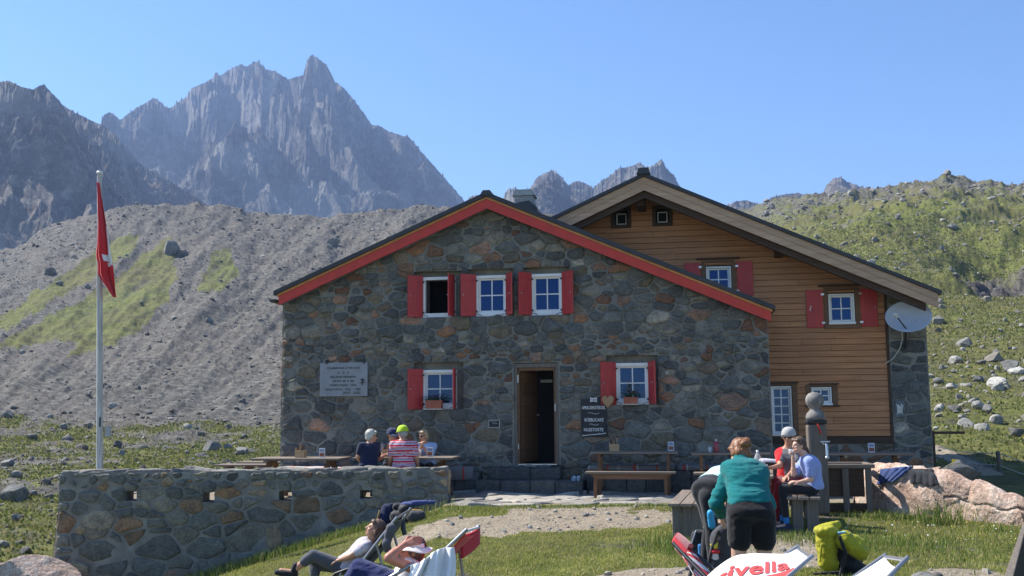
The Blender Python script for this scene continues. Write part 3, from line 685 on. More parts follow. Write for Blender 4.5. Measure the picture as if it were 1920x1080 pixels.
PAL_HUT = [((c[0]*1.66, c[1]*1.50, c[2]*1.28), w_) if max(c)-min(c) < 0.06 else ((c[0]*1.02, c[1]*1.08, c[2]*1.2), w_*0.85) for c, w_ in PAL_HUT]
def masonry(bound, holes, hmin, hmax, seed, gap=0.022, bulge=0.02, pal=PAL_HUT, zscale=None, jit=0.2, asp=(0.8, 2.1)):
    """stones laid in rough courses inside the convex polygon bound (ccw list of (x,z)); returns list of (outline, colour)"""
    SX = 0.66; bound = [(x*SX, z) for x, z in bound]; holes = [(a*SX, b*SX, c, d) for a, b, c, d in holes]; asp = (asp[0]*0.85, asp[1]*0.95)
    rs = np.random.RandomState(seed); xs = [p[0] for p in bound]; zs = [p[1] for p in bound]
    seeds = []; z = min(zs)-0.1
    inside = lambda x, z, m=0.0: all((q[0]-p[0])*(z-p[1])-(q[1]-p[1])*(x-p[0]) >= -m for p, q in zip(bound, bound[1:]+bound[:1]))
    while z < max(zs)+0.1:
        sc = zscale(z) if zscale else 1.0
        h = rs.choice([hmin, (hmin+hmax)/2, hmax])*rs.uniform(0.8, 1.1)*sc; x = min(xs)-rs.uniform(0, 0.3)
        while x < max(xs)+0.2:
            wd = h*rs.uniform(*asp)
            sx, sz = x+wd/2, z+h/2+rs.normal()*h*jit
            ok = inside(sx, sz, 0.02) and not any(a-0.01 < sx < b+0.01 and c-0.01 < sz < d+0.01 for a, b, c, d in holes)
            if ok:
                if wd < h*1.15 and rs.uniform() < 0.28:
                    seeds.append((sx, sz-h*0.27, (h*0.32)**2*0.5)); seeds.append((sx+rs.normal()*0.02, sz+h*0.27, (h*0.32)**2*0.5))
                else: seeds.append((sx, sz, (min(wd, h*1.5)*0.5)**2*0.75))
            x += wd
        z += h
    S = np.array(seeds); out = []
    cols = [c for c, _ in pal]; wt = np.array([q for _, q in pal], float); wt /= wt.sum()
    for i in range(len(S)):
        p = S[i]; d = np.hypot(S[:, 0]-p[0], S[:, 1]-p[1]); nb = np.argsort(d)[1:26]
        poly = [(p[0]-1, p[1]-1), (p[0]+1, p[1]-1), (p[0]+1, p[1]+1), (p[0]-1, p[1]+1)]
        g = gap*rs.choice([0.35, 0.8, 1.2, 2.2], p=[0.3, 0.35, 0.25, 0.1])
        for j in nb:
            q = S[j]; dx, dz = q[0]-p[0], q[1]-p[1]; L = math.hypot(dx, dz)
            if L < 1e-4: continue
            t = (L*L+p[2]-q[2])/(2*L)-g/2
            poly = clip_poly(poly, dx/L, dz/L, (p[0]*dx+p[1]*dz)/L+t)
            if len(poly) < 3: break
        if len(poly) < 3: continue
        for a, b in zip(bound, bound[1:]+bound[:1]):
            ex, ez = b[0]-a[0], b[1]-a[1]; L = math.hypot(ex, ez); nx, nz = ez/L, -ex/L
            poly = clip_poly(poly, nx, nz, a[0]*nx+a[1]*nz-0.012)
            if len(poly) < 3: break
        if len(poly) < 3: continue
        for (a, b, c, dd) in holes:
            if min(v[0] for v in poly) > b or max(v[0] for v in poly) < a or min(v[1] for v in poly) > dd or max(v[1] for v in poly) < c: continue
            opts = [((1, 0, a), a-p[0]), ((-1, 0, -b), p[0]-b), ((0, 1, c), c-p[1]), ((0, -1, -dd), p[1]-dd)]
            best = max(opts, key=lambda o: o[1])[0]; poly = clip_poly(poly, *best)
            if len(poly) < 3: break
        if len(poly) < 3: continue
        A = 0.5*abs(sum(poly[k][0]*poly[(k+1) % len(poly)][1]-poly[(k+1) % len(poly)][0]*poly[k][1] for k in range(len(poly))))
        if A < 0.0022: continue
        # roughen then round the outline
        poly = [(v[0]/SX, v[1]) for v in poly]
        q = []
        for k in range(len(poly)):
            a, b = poly[k], poly[(k+1) % len(poly)]; q.append(a)
            if math.hypot(a[0]-b[0], a[1]-b[1]) > 0.09: q += [(a[0]*(1-t_)+b[0]*t_+rs.normal()*0.015, a[1]*(1-t_)+b[1]*t_+rs.normal()*0.015) for t_ in ((0.5,) if math.hypot(a[0]-b[0], a[1]-b[1]) < 0.2 else (0.33, 0.67))]
        q = chaikin(q, 2)
        cx = sum(v[0] for v in q)/len(q); cz = sum(v[1] for v in q)/len(q)
        q = [(cx+(v[0]-cx)*(1+0.05*s_)-0, cz+(v[1]-cz)*(1+0.05*s_)) for v, s_ in zip(q, rs.normal(size=len(q))*0.35)]
        c = np.array(cols[rs.choice(len(cols), p=wt)])*rs.uniform(0.78, 1.25)
        out.append((q, c, bulge*rs.uniform(0.35, 1.4), (rs.normal()*0.06, rs.normal()*0.06)))
    return out
def stones_mesh(name, stones, M=None, base=0.0, mat=None):
    """stones stand proud of the local plane y=0 towards -y"""
    V = []; F = []; C = []
    for q, c, h, tl in stones:
        n = len(q); cx = sum(v[0] for v in q)/n; cz = sum(v[1] for v in q)/n; b = len(V)
        for s, d in ((1.0, -0.03), (0.985, 0.35), (0.90, 0.8), (0.62, 1.0)):
            for x, z in q:
                dd = d*h+((x-cx)*tl[0]+(z-cz)*tl[1] if d > 0 else 0)
                V.append((cx+(x-cx)*s, base-dd-(0.004 if d > 0 else 0), cz+(z-cz)*s)); C.append(c)
        V.append((cx, base-h*1.03-0.004, cz)); C.append(c)
        for r in range(3):
            for k in range(n): F.append((b+r*n+k, b+r*n+(k+1) % n, b+(r+1)*n+(k+1) % n, b+(r+1)*n+k))
        for k in range(n): F.append((b+3*n+k, b+3*n+(k+1) % n, b+4*n))
    if M is not None: V = [tuple(M @ Vector(v)) for v in V]
    return mk_mesh(name, V, F, [mat or M_STONE], None, True, C)
def join_meshes(name, metas):
    """several meshes -> one (keeps Col)"""
    bm = bmesh.new(); mats = []
    for me in metas:
        base = len(mats); n0 = len(bm.faces)
        for m in me.materials: mats.append(m)
        bm.from_mesh(me); bm.faces.ensure_lookup_table()
        for f in bm.faces[n0:]: f.material_index += base
    out = bpy.data.meshes.new(name); bm.to_mesh(out); bm.free()
    for m in mats: out.materials.append(m)
    return out

def wall_holes(mb, x0, x1, zb, top, holes, thick, mi=0, breaks=()):
    """wall from x0..x1, bottom zb, top(x) piecewise linear with breaks; holes (a,b,c,d); front at y=0, back at y=thick"""
    xs = sorted({x0, x1, *[h[0] for h in holes], *[h[1] for h in holes], *breaks}); xs = [x for x in xs if x0 <= x <= x1]
    for a, b in zip(xs, xs[1:]):
        if b-a < 1e-5: continue
        m = (a+b)/2; hs = sorted([h for h in holes if h[0] <= m <= h[1]], key=lambda h: h[2]); z = zb
        for h in hs+[None]:
            z1a, z1b = (top(a+1e-6), top(b-1e-6)) if h is None else (h[2], h[2])
            for y, fl in ((0, False), (thick, True)):
                V = [(a, y, z), (b, y, z), (b, y, z1b), (a, y, z1a)]; mb.add(V, [(0, 1, 2, 3) if not fl else (3, 2, 1, 0)], mi)
            if h is not None: z = h[3]
    for (a, b, c, d) in holes:
        mb.add([(a, 0, c), (a, thick, c), (a, thick, d), (a, 0, d)], [(0, 1, 2, 3)], mi)
        mb.add([(b, 0, c), (b, thick, c), (b, thick, d), (b, 0, d)], [(3, 2, 1, 0)], mi)
        mb.add([(a, 0, d), (b, 0, d), (b, thick, d), (a, thick, d)], [(3, 2, 1, 0)], mi)
        mb.add([(a, 0, c), (b, 0, c), (b, thick, c), (a, thick, c)], [(0, 1, 2, 3)], mi)
    return mb

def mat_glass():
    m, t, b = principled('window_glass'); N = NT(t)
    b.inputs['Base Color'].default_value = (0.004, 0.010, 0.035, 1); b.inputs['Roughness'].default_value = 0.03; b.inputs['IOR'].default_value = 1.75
    b.inputs['Specular Tint'].default_value = (0.22, 0.42, 1.0, 1)  # blue base and tint put a deep blue sky reflection into the glass colour
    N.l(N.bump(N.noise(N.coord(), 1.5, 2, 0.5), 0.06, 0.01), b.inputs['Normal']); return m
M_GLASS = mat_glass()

# ------------------------------------------------------------------ stone hut
HF = Plane(P(1008, 872, 19.8)); HF.O.z = 0; HF = Plane(HF.O)
hut = thing('mountain_hut', 'stone mountain hut with a red edged gable roof and red window shutters', 'building', HF.O, -ALPHA)
hx = lambda px, py: HF.hit(px, py)
xl = hx(529, 700)[0]; xr = hx(1445, 740)[0]
apex = hx(917, 392); el = hx(530, 572); er = hx(1446, 602)
sl = (apex[1]-el[1])/(apex[0]-el[0]); sr = (apex[1]-er[1])/(er[0]-apex[0])
ztop = lambda x: apex[1]-(apex[0]-x)*sl if x < apex[0] else apex[1]-(x-apex[0])*sr
def rect(px0, py0, px1, py1):
    a = hx(px0, (py0+py1)/2)[0]; b = hx(px1, (py0+py1)/2)[0]; m = (px0+px1)/2; return [a, b, hx(m, py1)[1], hx(m, py0)[1]]
W_UP = [rect(790, 518, 852, 592), rect(890, 515, 950, 590), rect(994, 512, 1055, 588)]
W_LO = [rect(790, 693, 854, 765), rect(1153, 680, 1218, 756)]
DOOR = rect(964, 683, 1048, 872)
grow = lambda r, a, b, c, d: (r[0]-a, r[1]+b, r[2]-c, r[3]+d)
NICHE = [grow(r, 0.17, 0.17, 0.03, 0.10) for r in W_UP[:1]]+[grow(r, 0.14, 0.14, 0.03, 0.12) for r in W_UP[1:]]+[grow(r, 0.16, 0.16, 0.03, 0.14) for r in W_LO]
NICHE_D = 0.16
doorh = grow(DOOR, 0.0, 0.0, 0, 0.03)
mb = MB(); zb = -0.35
wall_holes(mb, xl, xr, zb, ztop, [tuple(n) for n in NICHE]+[tuple(doorh)], NICHE_D, 0, (apex[0],))
wins = W_UP+W_LO; y1 = NICHE_D
sub = MB(); wall_holes(sub, xl, xr, zb, ztop, [(r[0]+0.03, r[1]-0.03, r[2]+0.03, r[3]-0.03) for r in wins]+[tuple(doorh)], 0.42, 0, (apex[0],))
mb.add([(v[0], v[1]+NICHE_D, v[2]) for v in sub.V], sub.F, 0)
# the other three sides and a black sheet standing in for the unlit rooms
D = 9.0
for (a, b) in ((xl, xl+0.02), (xr-0.02, xr)):
    mb.add([(a, 0, zb), (a, D, zb), (a, D, ztop(a)), (a, 0, ztop(a))], [(0, 1, 2, 3)], 0)
mb.add([(xl, D, zb), (xr, D, zb), (xr, D, ztop(xr)), (apex[0], D, apex[1]), (xl, D, ztop(xl))], [(0, 1, 2, 3, 4)], 0)
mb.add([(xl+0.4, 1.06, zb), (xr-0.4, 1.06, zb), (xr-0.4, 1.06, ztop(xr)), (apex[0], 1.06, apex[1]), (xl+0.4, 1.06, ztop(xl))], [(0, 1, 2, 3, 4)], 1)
for r in wins:
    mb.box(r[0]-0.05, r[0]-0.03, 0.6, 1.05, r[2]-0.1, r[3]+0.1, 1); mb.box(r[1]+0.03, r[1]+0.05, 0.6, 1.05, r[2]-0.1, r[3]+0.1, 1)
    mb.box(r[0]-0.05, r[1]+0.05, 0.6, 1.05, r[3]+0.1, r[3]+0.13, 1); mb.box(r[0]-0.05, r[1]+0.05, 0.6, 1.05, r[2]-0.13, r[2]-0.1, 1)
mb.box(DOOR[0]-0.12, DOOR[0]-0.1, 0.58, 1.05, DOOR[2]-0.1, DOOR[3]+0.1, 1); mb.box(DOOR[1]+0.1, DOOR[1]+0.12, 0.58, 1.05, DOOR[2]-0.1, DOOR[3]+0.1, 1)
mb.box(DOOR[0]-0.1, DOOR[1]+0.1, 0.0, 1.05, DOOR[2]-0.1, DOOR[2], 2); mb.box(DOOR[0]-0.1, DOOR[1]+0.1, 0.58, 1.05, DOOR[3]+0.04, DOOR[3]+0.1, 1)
bound = [(xl, zb), (xr, zb), (xr, ztop(xr)), (apex[0], apex[1]), (xl, ztop(xl))]
big = lambda z: 1.14-0.06*max(0, z)
st = masonry(bound, [tuple(n) for n in NICHE]+[grow(DOOR, 0.03, 0.03, 0, 0.06)], 0.115, 0.225, 3, gap=0.028, bulge=0.034, zscale=big)
me = join_meshes('wall', [mb.mesh('a', [M_MORTAR, M_BLACK, M_WDARK]), stones_mesh('b', st)])
link('wall', me, hut)
# lintel stones standing above the upper windows
# corner quoins give the left edge a ragged line
rs = np.random.RandomState(4); q = []; z = zb
while z < ztop(xl)-0.15:
    h = rs.uniform(0.16, 0.34); q.append((z, h)); z += h+0.02
mq = MB()
for z, h in q: mq.box(xl-0.02-rs.uniform(0, 0.02), xl+0.10, 0.01, 0.35, z, z+h, 0, 0.02)
me = mq.mesh('quoins', [M_STONE]); a = me.color_attributes.new('Col', 'FLOAT_COLOR', 'POINT'); c = np.ones((len(me.vertices), 4)); k = 0
nv = len(me.vertices)//len(q)
for i in range(len(q)): c[i*nv:(i+1)*nv, :3] = np.array(PAL_HUT[rs.choice(9)][0])*rs.uniform(0.8, 1.3)
a.data.foreach_set('color', c.ravel()); link('quoins', me, hut)

# roof: dark sheet metal on boards, orange batten and red barge board
OV = 0.28; e1 = 0.22
lx, rx = hx(524, 560)[0], hx(1452, 600)[0]
def rake(off0, off1, y0, y1, mi_name, mat, xa=lx, xb=rx, nm='roof'):
    m = MB()
    f = lambda x, o: ztop(x)+o
    ax = apex[0]
    m.prism([(xa, f(xa, off0)), (ax, f(ax, off0)), (ax, f(ax, off1)), (xa, f(xa, off1))], y0, y1)
    m.prism([(ax, f(ax, off0)), (xb, f(xb, off0)), (xb, f(xb, off1)), (ax, f(ax, off1))], y0, y1)
    return m.build(nm, mat, hut)
roof = rake(0.20, 0.285, -OV-0.04, D+0.3, 0, M_ROOF, lx, rx, 'roof')
rake(0.150, 0.195, -OV, D, 0, M_ORANGE, lx+0.06, rx-0.05, 'trim_board')
rake(-0.035, 0.147, -OV+0.02, -OV+0.055, 0, M_RED, lx+0.09, rx-0.08, 'barge_board')
m = MB(); m.prism([(lx+0.12, ztop(lx+0.12)+0.10), (apex[0], apex[1]+0.10), (apex[0], apex[1]+0.13), (lx+0.12, ztop(lx+0.12)+0.13)], -OV+0.06, 0.02)
m.prism([(apex[0], apex[1]+0.10), (rx-0.1, ztop(rx-0.1)+0.10), (rx-0.1, ztop(rx-0.1)+0.13), (apex[0], apex[1]+0.13)], -OV+0.06, 0.02)
m.prism([(xl, ztop(xl)-0.01), (apex[0], apex[1]-0.01), (apex[0], apex[1]+0.10), (xl, ztop(xl)+0.10)], 0.0, 0.3); m.prism([(apex[0], apex[1]-0.01), (xr, ztop(xr)-0.01), (xr, ztop(xr)+0.10), (apex[0], apex[1]+0.10)], 0.0, 0.3)
m.build('soffit', simple('grey_lilac_plaster', (0.25, 0.24, 0.27), 0.9, 0.1), hut)
m = MB(); m.prism([(apex[0]-0.12, apex[1]+0.21), (apex[0]+0.14, apex[1]+0.21), (apex[0]+0.08, apex[1]+0.31), (apex[0]-0.06, apex[1]+0.31)], -OV-0.07, D+0.3); m.build('ridge_cap', M_ROOF, roof)
# seams on the roof
m = MB()
for yy in np.arange(0.4, D, 0.6):
    for xa, xb in ((lx, apex[0]-0.15), (apex[0]+0.2, rx)):
        m.bar((xa, yy, ztop(xa)+0.295), (xb, yy, ztop(xb)+0.295), 0.03, 0.03)
m.build('standing_seam', M_ROOF, roof)
m = MB(); gx, gz = lx-0.03, ztop(lx)+0.12
m.add(*(lambda n: ([(gx+0.07*math.cos(PI+PI*k/8), y, gz+0.07*math.sin(PI+PI*k/8)) for y in (-OV-0.02, D) for k in range(9)], [(k, k+1, k+10, k+9) for k in range(8)]+[tuple(range(9))]))(0)); m.build('gutter', M_ROOF, roof)

# windows
def window(parent, r, M=(2, 2), shut=((-1, 40), (1, 40)), y=NICHE_D, open_left=False, frame=M_WHITE, casing=0.06, name='window', shw=None, shh=0.02, noglass=False, knob=True, glass=None):
    a, b, c, d = r
    f = MB(); k = casing
    f.box(a, b, y-0.075, y+0.02, d-k, d, 0, 0.006); f.box(a, b, y-0.075, y+0.02, c, c+k, 0, 0.006)
    f.box(a, a+k, y-0.073, y+0.018, c+k, d-k, 0, 0.006); f.box(b-k, b, y-0.073, y+0.018, c+k, d-k, 0, 0.006)
    f.box(a-0.01, b+0.01, y-0.105, y+0.01, c-0.025, c+0.02, 0, 0.004)
    a2, b2, c2, d2 = a+k, b-k, c+k, d-k; s = 0.034
    if not noglass:
        f.box(a2, b2, y-0.02, y+0.03, d2-s, d2, 0, 0.004); f.box(a2, b2, y-0.02, y+0.03, c2, c2+s, 0, 0.004)
        f.box(a2, a2+s, y-0.018, y+0.028, c2+s, d2-s, 0, 0.004); f.box(b2-s, b2, y-0.018, y+0.028, c2+s, d2-s, 0, 0.004)
    w = f.build(name, frame, parent)
    if not noglass:
        bar = MB(); g = MB(); nx, nz = M; xa, xb, za, zb2 = a2+s, b2-s, c2+s, d2-s
        for i in range(1, nx): xm = xa+(xb-xa)*i/nx; bar.box(xm-0.011, xm+0.011, y-0.012, y+0.02, za, zb2)
        for i in range(1, nz): zm = za+(zb2-za)*i/nz; bar.box(xa, xb, y-0.010, y+0.018, zm-0.011, zm+0.011)
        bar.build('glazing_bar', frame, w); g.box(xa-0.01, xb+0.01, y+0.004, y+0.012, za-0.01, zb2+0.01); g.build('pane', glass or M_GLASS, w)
    sw = shw or (b-a)*0.47
    for side, ang in shut:
        m = MB(); L = sw; t = 0.028
        # hinge at casing edge; closed leaf would lie in front of the window
        hx_ = a+0.005 if side < 0 else b-0.005
        m.box(0, L, -t, 0, c-0.02, d+shh, 0, 0.004)
        for zz in (c+0.08, d-0.10): m.box(0.0, L*0.9, -t-0.012, -t, zz-0.015, zz+0.015, 0, 0.002)
        if knob: m.sphere((L*0.88, -t-0.02, (c+d)/2), 0.014, 1, 8, 6)
        m.box(-0.02, 0.02, -t-0.02, 0.01, c+0.06, c+0.09, 2); m.box(-0.02, 0.02, -t-0.02, 0.01, d-0.12, d-0.09, 2)
        o = m.build('shutter', [M_SHUT, M_STEEL, M_IRON], w); o.location = (hx_, y-0.085, 0); o.rotation_euler = (0, 0, R(180+ang) if side < 0 else R(-ang))
        if side < 0: o.scale = (1, -1, 1)
    for side, ang in shut:
        hk = MB(); x0 = a if side < 0 else b; hk.tube([(x0-side*-0.0, y-0.10, c+0.03), (x0-side*0.12, y-0.13, c+0.0), (x0-side*0.13, y-0.11, c-0.02)], 0.005, 0, 6)
        hk.build('shutter_hook', M_IRON, w)
    return w
# opening angles of the leaves: 0 = flat against the wall, 90 = straight out
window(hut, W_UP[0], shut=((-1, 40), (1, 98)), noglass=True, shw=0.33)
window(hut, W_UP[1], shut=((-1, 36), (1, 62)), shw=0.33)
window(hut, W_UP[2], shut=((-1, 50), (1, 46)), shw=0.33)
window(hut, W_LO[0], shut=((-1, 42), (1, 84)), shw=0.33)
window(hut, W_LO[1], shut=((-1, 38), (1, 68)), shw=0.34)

# door
a, b, c, d = DOOR
f = MB(); f.box(a, a+0.06, 0.02, 0.2, c, d, 0, 0.006); f.box(b-0.06, b, 0.02, 0.2, c, d, 0, 0.006); f.box(a, b, 0.018, 0.198, d-0.06, d+0.02, 0, 0.006)
f.box(a+0.06, a+0.1, 0.05, 0.22, c, d-0.06, 1, 0.004); f.box(b-0.1, b-0.06, 0.05, 0.22, c, d-0.06, 1, 0.004); f.box(a+0.06, b-0.06, 0.05, 0.22, d-0.12, d-0.06, 1, 0.004)
f.box(b-0.085, b-0.07, 0.035, 0.05, (c+d)/2+0.06, (c+d)/2+0.2, 2); f.box(a+0.068, a+0.085, 0.03, 0.05, d-0.35, d-0.2, 2); f.box(a+0.068, a+0.08, 0.03, 0.05, c+0.3, c+0.4, 2)
f.box(a+0.06, b-0.06, 0.03, 0.25, c-0.01, c+0.02, 2)
dr = f.build('door', [M_WGREYZ, M_WBROWN, M_STEEL], hut)
m = MB(); ww = 0.86
m.box(0, ww, 0, 0.05, 0, d-c-0.10, 0, 0.004)
for k in range(7): z = 0.06+k*(d-c-0.2)/7; m.box(0.06, ww-0.06, -0.012, 0.0, z, z+(d-c-0.2)/7-0.012, 0, 0.004)
m.box(ww-0.09, ww-0.05, -0.05, 0.09, 0.9, 0.93, 1)
o = m.build('door_leaf', [M_WBROWN, M_STEEL], dr); o.location = (a+0.1, 0.24, c+0.03); o.rotation_euler = (0, 0, R(76))
# inner pale-coloured strip sign seen in the dark corridor
m = MB(); m.box(a+0.38, a+0.62, 1.0, 1.02, d-0.33, d-0.27); m.build('lintel_strip', simple('pale_strip', (0.35, 0.34, 0.3), 0.6), dr)

# chimney behind the ridge
cx, cz = HF.hit(985, 400, 1.6); 
ch = MB(); ch.prism([(cx-0.24, cz-0.45), (cx+0.30, cz-0.6), (cx+0.30, cz+0.06), (cx+0.12, cz+0.22), (cx-0.2, cz+0.16)], 1.3, 1.9); chim = ch.build('chimney', M_ROOF, roof)
m = MB(); m.box(cx-0.2, cx+0.2, 1.4, 1.8, cz+0.16, cz+0.34, 0, 0.01)
m.prism([(cx-0.24, cz+0.34), (cx+0.24, cz+0.34), (cx+0.17, cz+0.47), (cx-0.17, cz+0.47)], 1.36, 1.84)
for k in range(4): m.box(cx-0.21, cx+0.21, 1.39, 1.4, cz+0.18+k*0.04, cz+0.2+k*0.04)
o = m.build('chimney_cowl', simple('dull_zinc', (0.34, 0.34, 0.33), 0.6, 0.15, 8, 0.1), roof)
m = MB(); m.tube([(cx+0.05, 1.6, cz+0.45), (cx+0.05, 1.6, cz+0.56)], 0.012); m.build('cowl_rod', M_STEEL, roof)

# ------------------------------------------------------------------ timber house with stone pillar
REC = 1.15
wh = thing('timber_house', 'larger house clad in orange brown boards with a stone corner behind the stone hut', 'building', HF.w(0, REC, 0), -ALPHA)
hw = lambda px, py, y=0.0: HF.hit(px, py, REC+y)
wxl = hw(1000, 500)[0]; wxr = hw(1661, 640)[0]; pxr = hw(1740, 700)[0]
OVW = 1.0
fa = HF.hit(1207, 331, REC-OVW); frr = HF.hit(1757, 549, REC-OVW); fll = HF.hit(1026, 418, REC-OVW)
tsr = (fa[1]-frr[1])/(frr[0]-fa[0]); tsl = (fa[1]-fll[1])/(fa[0]-fll[0])
ts = tsr
print('roof slopes', sl, sr, tsr, tsl)
wtop = lambda x: fa[1]-(abs(x-fa[0]))*(ts if x > fa[0] else tsl)-0.05
def rectw(px0, py0, px1, py1):
    a = hw(px0, (py0+py1)/2)[0]; b = hw(px1, (py0+py1)/2)[0]; m = (px0+px1)/2; return [a, b, hw(m, py1)[1], hw(m, py0)[1]]
WW = [rectw(1322, 498, 1373, 550), rectw(1551, 549, 1604, 608)]
WV = [rectw(1151, 394, 1179, 424), rectw(1228, 391, 1256, 420)]
WD = rectw(1446, 722, 1487, 815); WS = rectw(1520, 724, 1561, 758)
wholes = WW+WV+[WD, WS]
zwb = hw(1560, 818)[1]; wx0 = hw(1010, 450)[0]
mb = MB(); wall_holes(mb, wx0, wxr, -0.3, lambda x: wtop(x)+0.02, [tuple(h) for h in wholes], 0.25, 0, (fa[0],))
mb.add([(wx0, 8, -0.3), (pxr, 8, -0.3), (pxr, 8, wtop(pxr)), (fa[0], 8, wtop(fa[0])), (wx0, 8, wtop(wx0))], [(0, 1, 2, 3, 4)], 0)
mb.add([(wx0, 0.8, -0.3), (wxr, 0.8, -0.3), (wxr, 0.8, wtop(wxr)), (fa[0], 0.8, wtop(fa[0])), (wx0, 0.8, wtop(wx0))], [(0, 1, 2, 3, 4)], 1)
mb.add([(pxr-0.01, 0, -0.3), (pxr-0.01, 8, -0.3), (pxr-0.01, 8, wtop(pxr)), (pxr-0.01, 0, wtop(pxr))], [(0, 1, 2, 3)], 0)
mb.add([(wx0, 0, -0.3), (wx0, 8, -0.3), (wx0, 8, wtop(wx0)), (wx0, 0, wtop(wx0))], [(3, 2, 1, 0)], 0)
mb.build('wall', [M_WDARK, M_BLACK], wh)
# horizontal cladding, board by board
m = MB(); rs = np.random.RandomState(8); z = zwb; bh = 0.118
while z < wtop(fa[0]):
    z1 = z+bh; xa = max(wx0, fa[0]-(fa[1]-z-0.02)/tsl); xb = min(wxr, fa[0]+(fa[1]-z-0.02)/ts)
    if xb-xa < 0.2: break
    cuts = [xa, xb]; segs = []
    x = xa+rs.uniform(0.5, 4)
    while x < xb-0.5: cuts.append(x); x += rs.uniform(2.5, 5)
    for h in wholes:
        if h[2] < z1 and h[3] > z: cuts += [h[0], h[1]]
    cuts = sorted(c for c in cuts if xa <= c <= xb); out_ = -rs.uniform(0.0, 0.006)
    for p, q in zip(cuts, cuts[1:]):
        mm = (p+q)/2
        if q-p < 0.01: continue
        zz0, zz1 = z, z1
        inh = [h for h in wholes if h[0] <= mm <= h[1] and h[2] < z1 and h[3] > z]
        parts = [(z, z1)]
        for h in inh: parts = [(a_, min(b_, h[2])) for a_, b_ in parts if a_ < h[2]]+[(max(a_, h[3]), b_) for a_, b_ in parts if b_ > h[3]]
        for a_, b_ in parts:
            if b_-a_ < 0.012: continue
            m.box(p+0.001, q-0.001, -0.032+out_, -0.004, a_+0.004, b_-0.003, 0, 0.005)
    z = z1
m.build('cladding', M_BOARD, wh)
m = MB(); m.box(wx0, wxr, -0.05, -0.002, zwb-0.14, zwb-0.01, 0, 0.005); m.box(wxr, wxr+0.05, -0.06, -0.002, zwb-0.14, wtop(wxr), 0); m.build('sill_beam', M_WDARK, wh)
# base masonry under the boards and the stone corner
pz = lambda x: wtop(x)
b1 = [(hw(1440, 850)[0]-0.5, -0.3), (wxr+0.05, -0.3), (wxr+0.05, zwb-0.14), (hw(1440, 850)[0]-0.5, zwb-0.14)]
b2 = [(wxr+0.05, -0.3), (pxr, -0.3), (pxr, pz(pxr)), (wxr+0.05, pz(wxr+0.05))]
sb = MB(); sb.prism(b1, -0.02, 0.2); sb.prism(b2, -0.06, 8.0)
s1 = stones_mesh('s1', masonry(b1, [tuple(WD)], 0.16, 0.26, 21, gap=0.03), None, -0.02); s2 = stones_mesh('s2', masonry(b2, [], 0.15, 0.26, 22, gap=0.035), None, -0.06)
link('stone_corner', join_meshes('stone_corner', [sb.mesh('x', [M_MORTAR]), s1, s2]), wh)
# roof
ex = pxr+0.55
def wrake(o0, o1, y0, y1, mat, nm, xa, xb, par=wh):
    m = MB(); f = lambda x, o: fa[1]-(fa[0]-x)*tsl+o if x < fa[0] else fa[1]-(x-fa[0])*ts+o
    m.prism([(xa, f(xa, o0)), (fa[0], f(fa[0], o0)), (fa[0], f(fa[0], o1)), (xa, f(xa, o1))], y0, y1)
    m.prism([(fa[0], f(fa[0], o0)), (xb, f(xb, o0)), (xb, f(xb, o1)), (fa[0], f(fa[0], o1))], y0, y1)
    return m.build(nm, mat, par)
exr = HF.hit(1758, 540, REC-OVW)[0]; exl = HF.hit(1022, 415, REC-OVW)[0]-1.2
wroof = wrake(0.0, 0.07, -OVW-0.05, 8.4, M_ROOF, 'roof', exl, exr+0.06)
wrake(-0.27, -0.005, -OVW, -OVW+0.05, M_FASCIA, 'barge_board', exl+0.1, exr)
wrake(-0.135, -0.120, -OVW-0.015, -OVW-0.003, M_FASCIA, 'barge_batten', exl+0.1, exr-0.02)
wrake(-0.10, -0.005, -OVW+0.052, 8.2, M_WDARK, 'soffit', exl+0.15, exr-0.03)
wrake(-0.40, -0.275, -OVW+0.10, -OVW+0.2, M_WDARK, 'verge_rafter', exl+0.3, exr-0.2)
m = MB(); m.prism([(fa[0]-0.13, fa[1]+0.03), (fa[0]+0.13, fa[1]+0.03), (fa[0]+0.10, fa[1]+0.15), (fa[0]-0.10, fa[1]+0.15)], -OVW-0.12, 8.4); m.build('ridge_cap', M_ROOF, wroof)
for (px, py, sz) in ((1202, 380, 0.16), (1462, 468, 0.15), (1699, 548, 0.15)):
    x, z = HF.hit(px, py, REC-0.45); m = MB(); m.box(x-sz/2, x+sz/2, -OVW+0.3, 0.05, z-sz*0.7, z+sz*0.9, 0, 0.01); m.build('purlin', M_WDARK, wh)
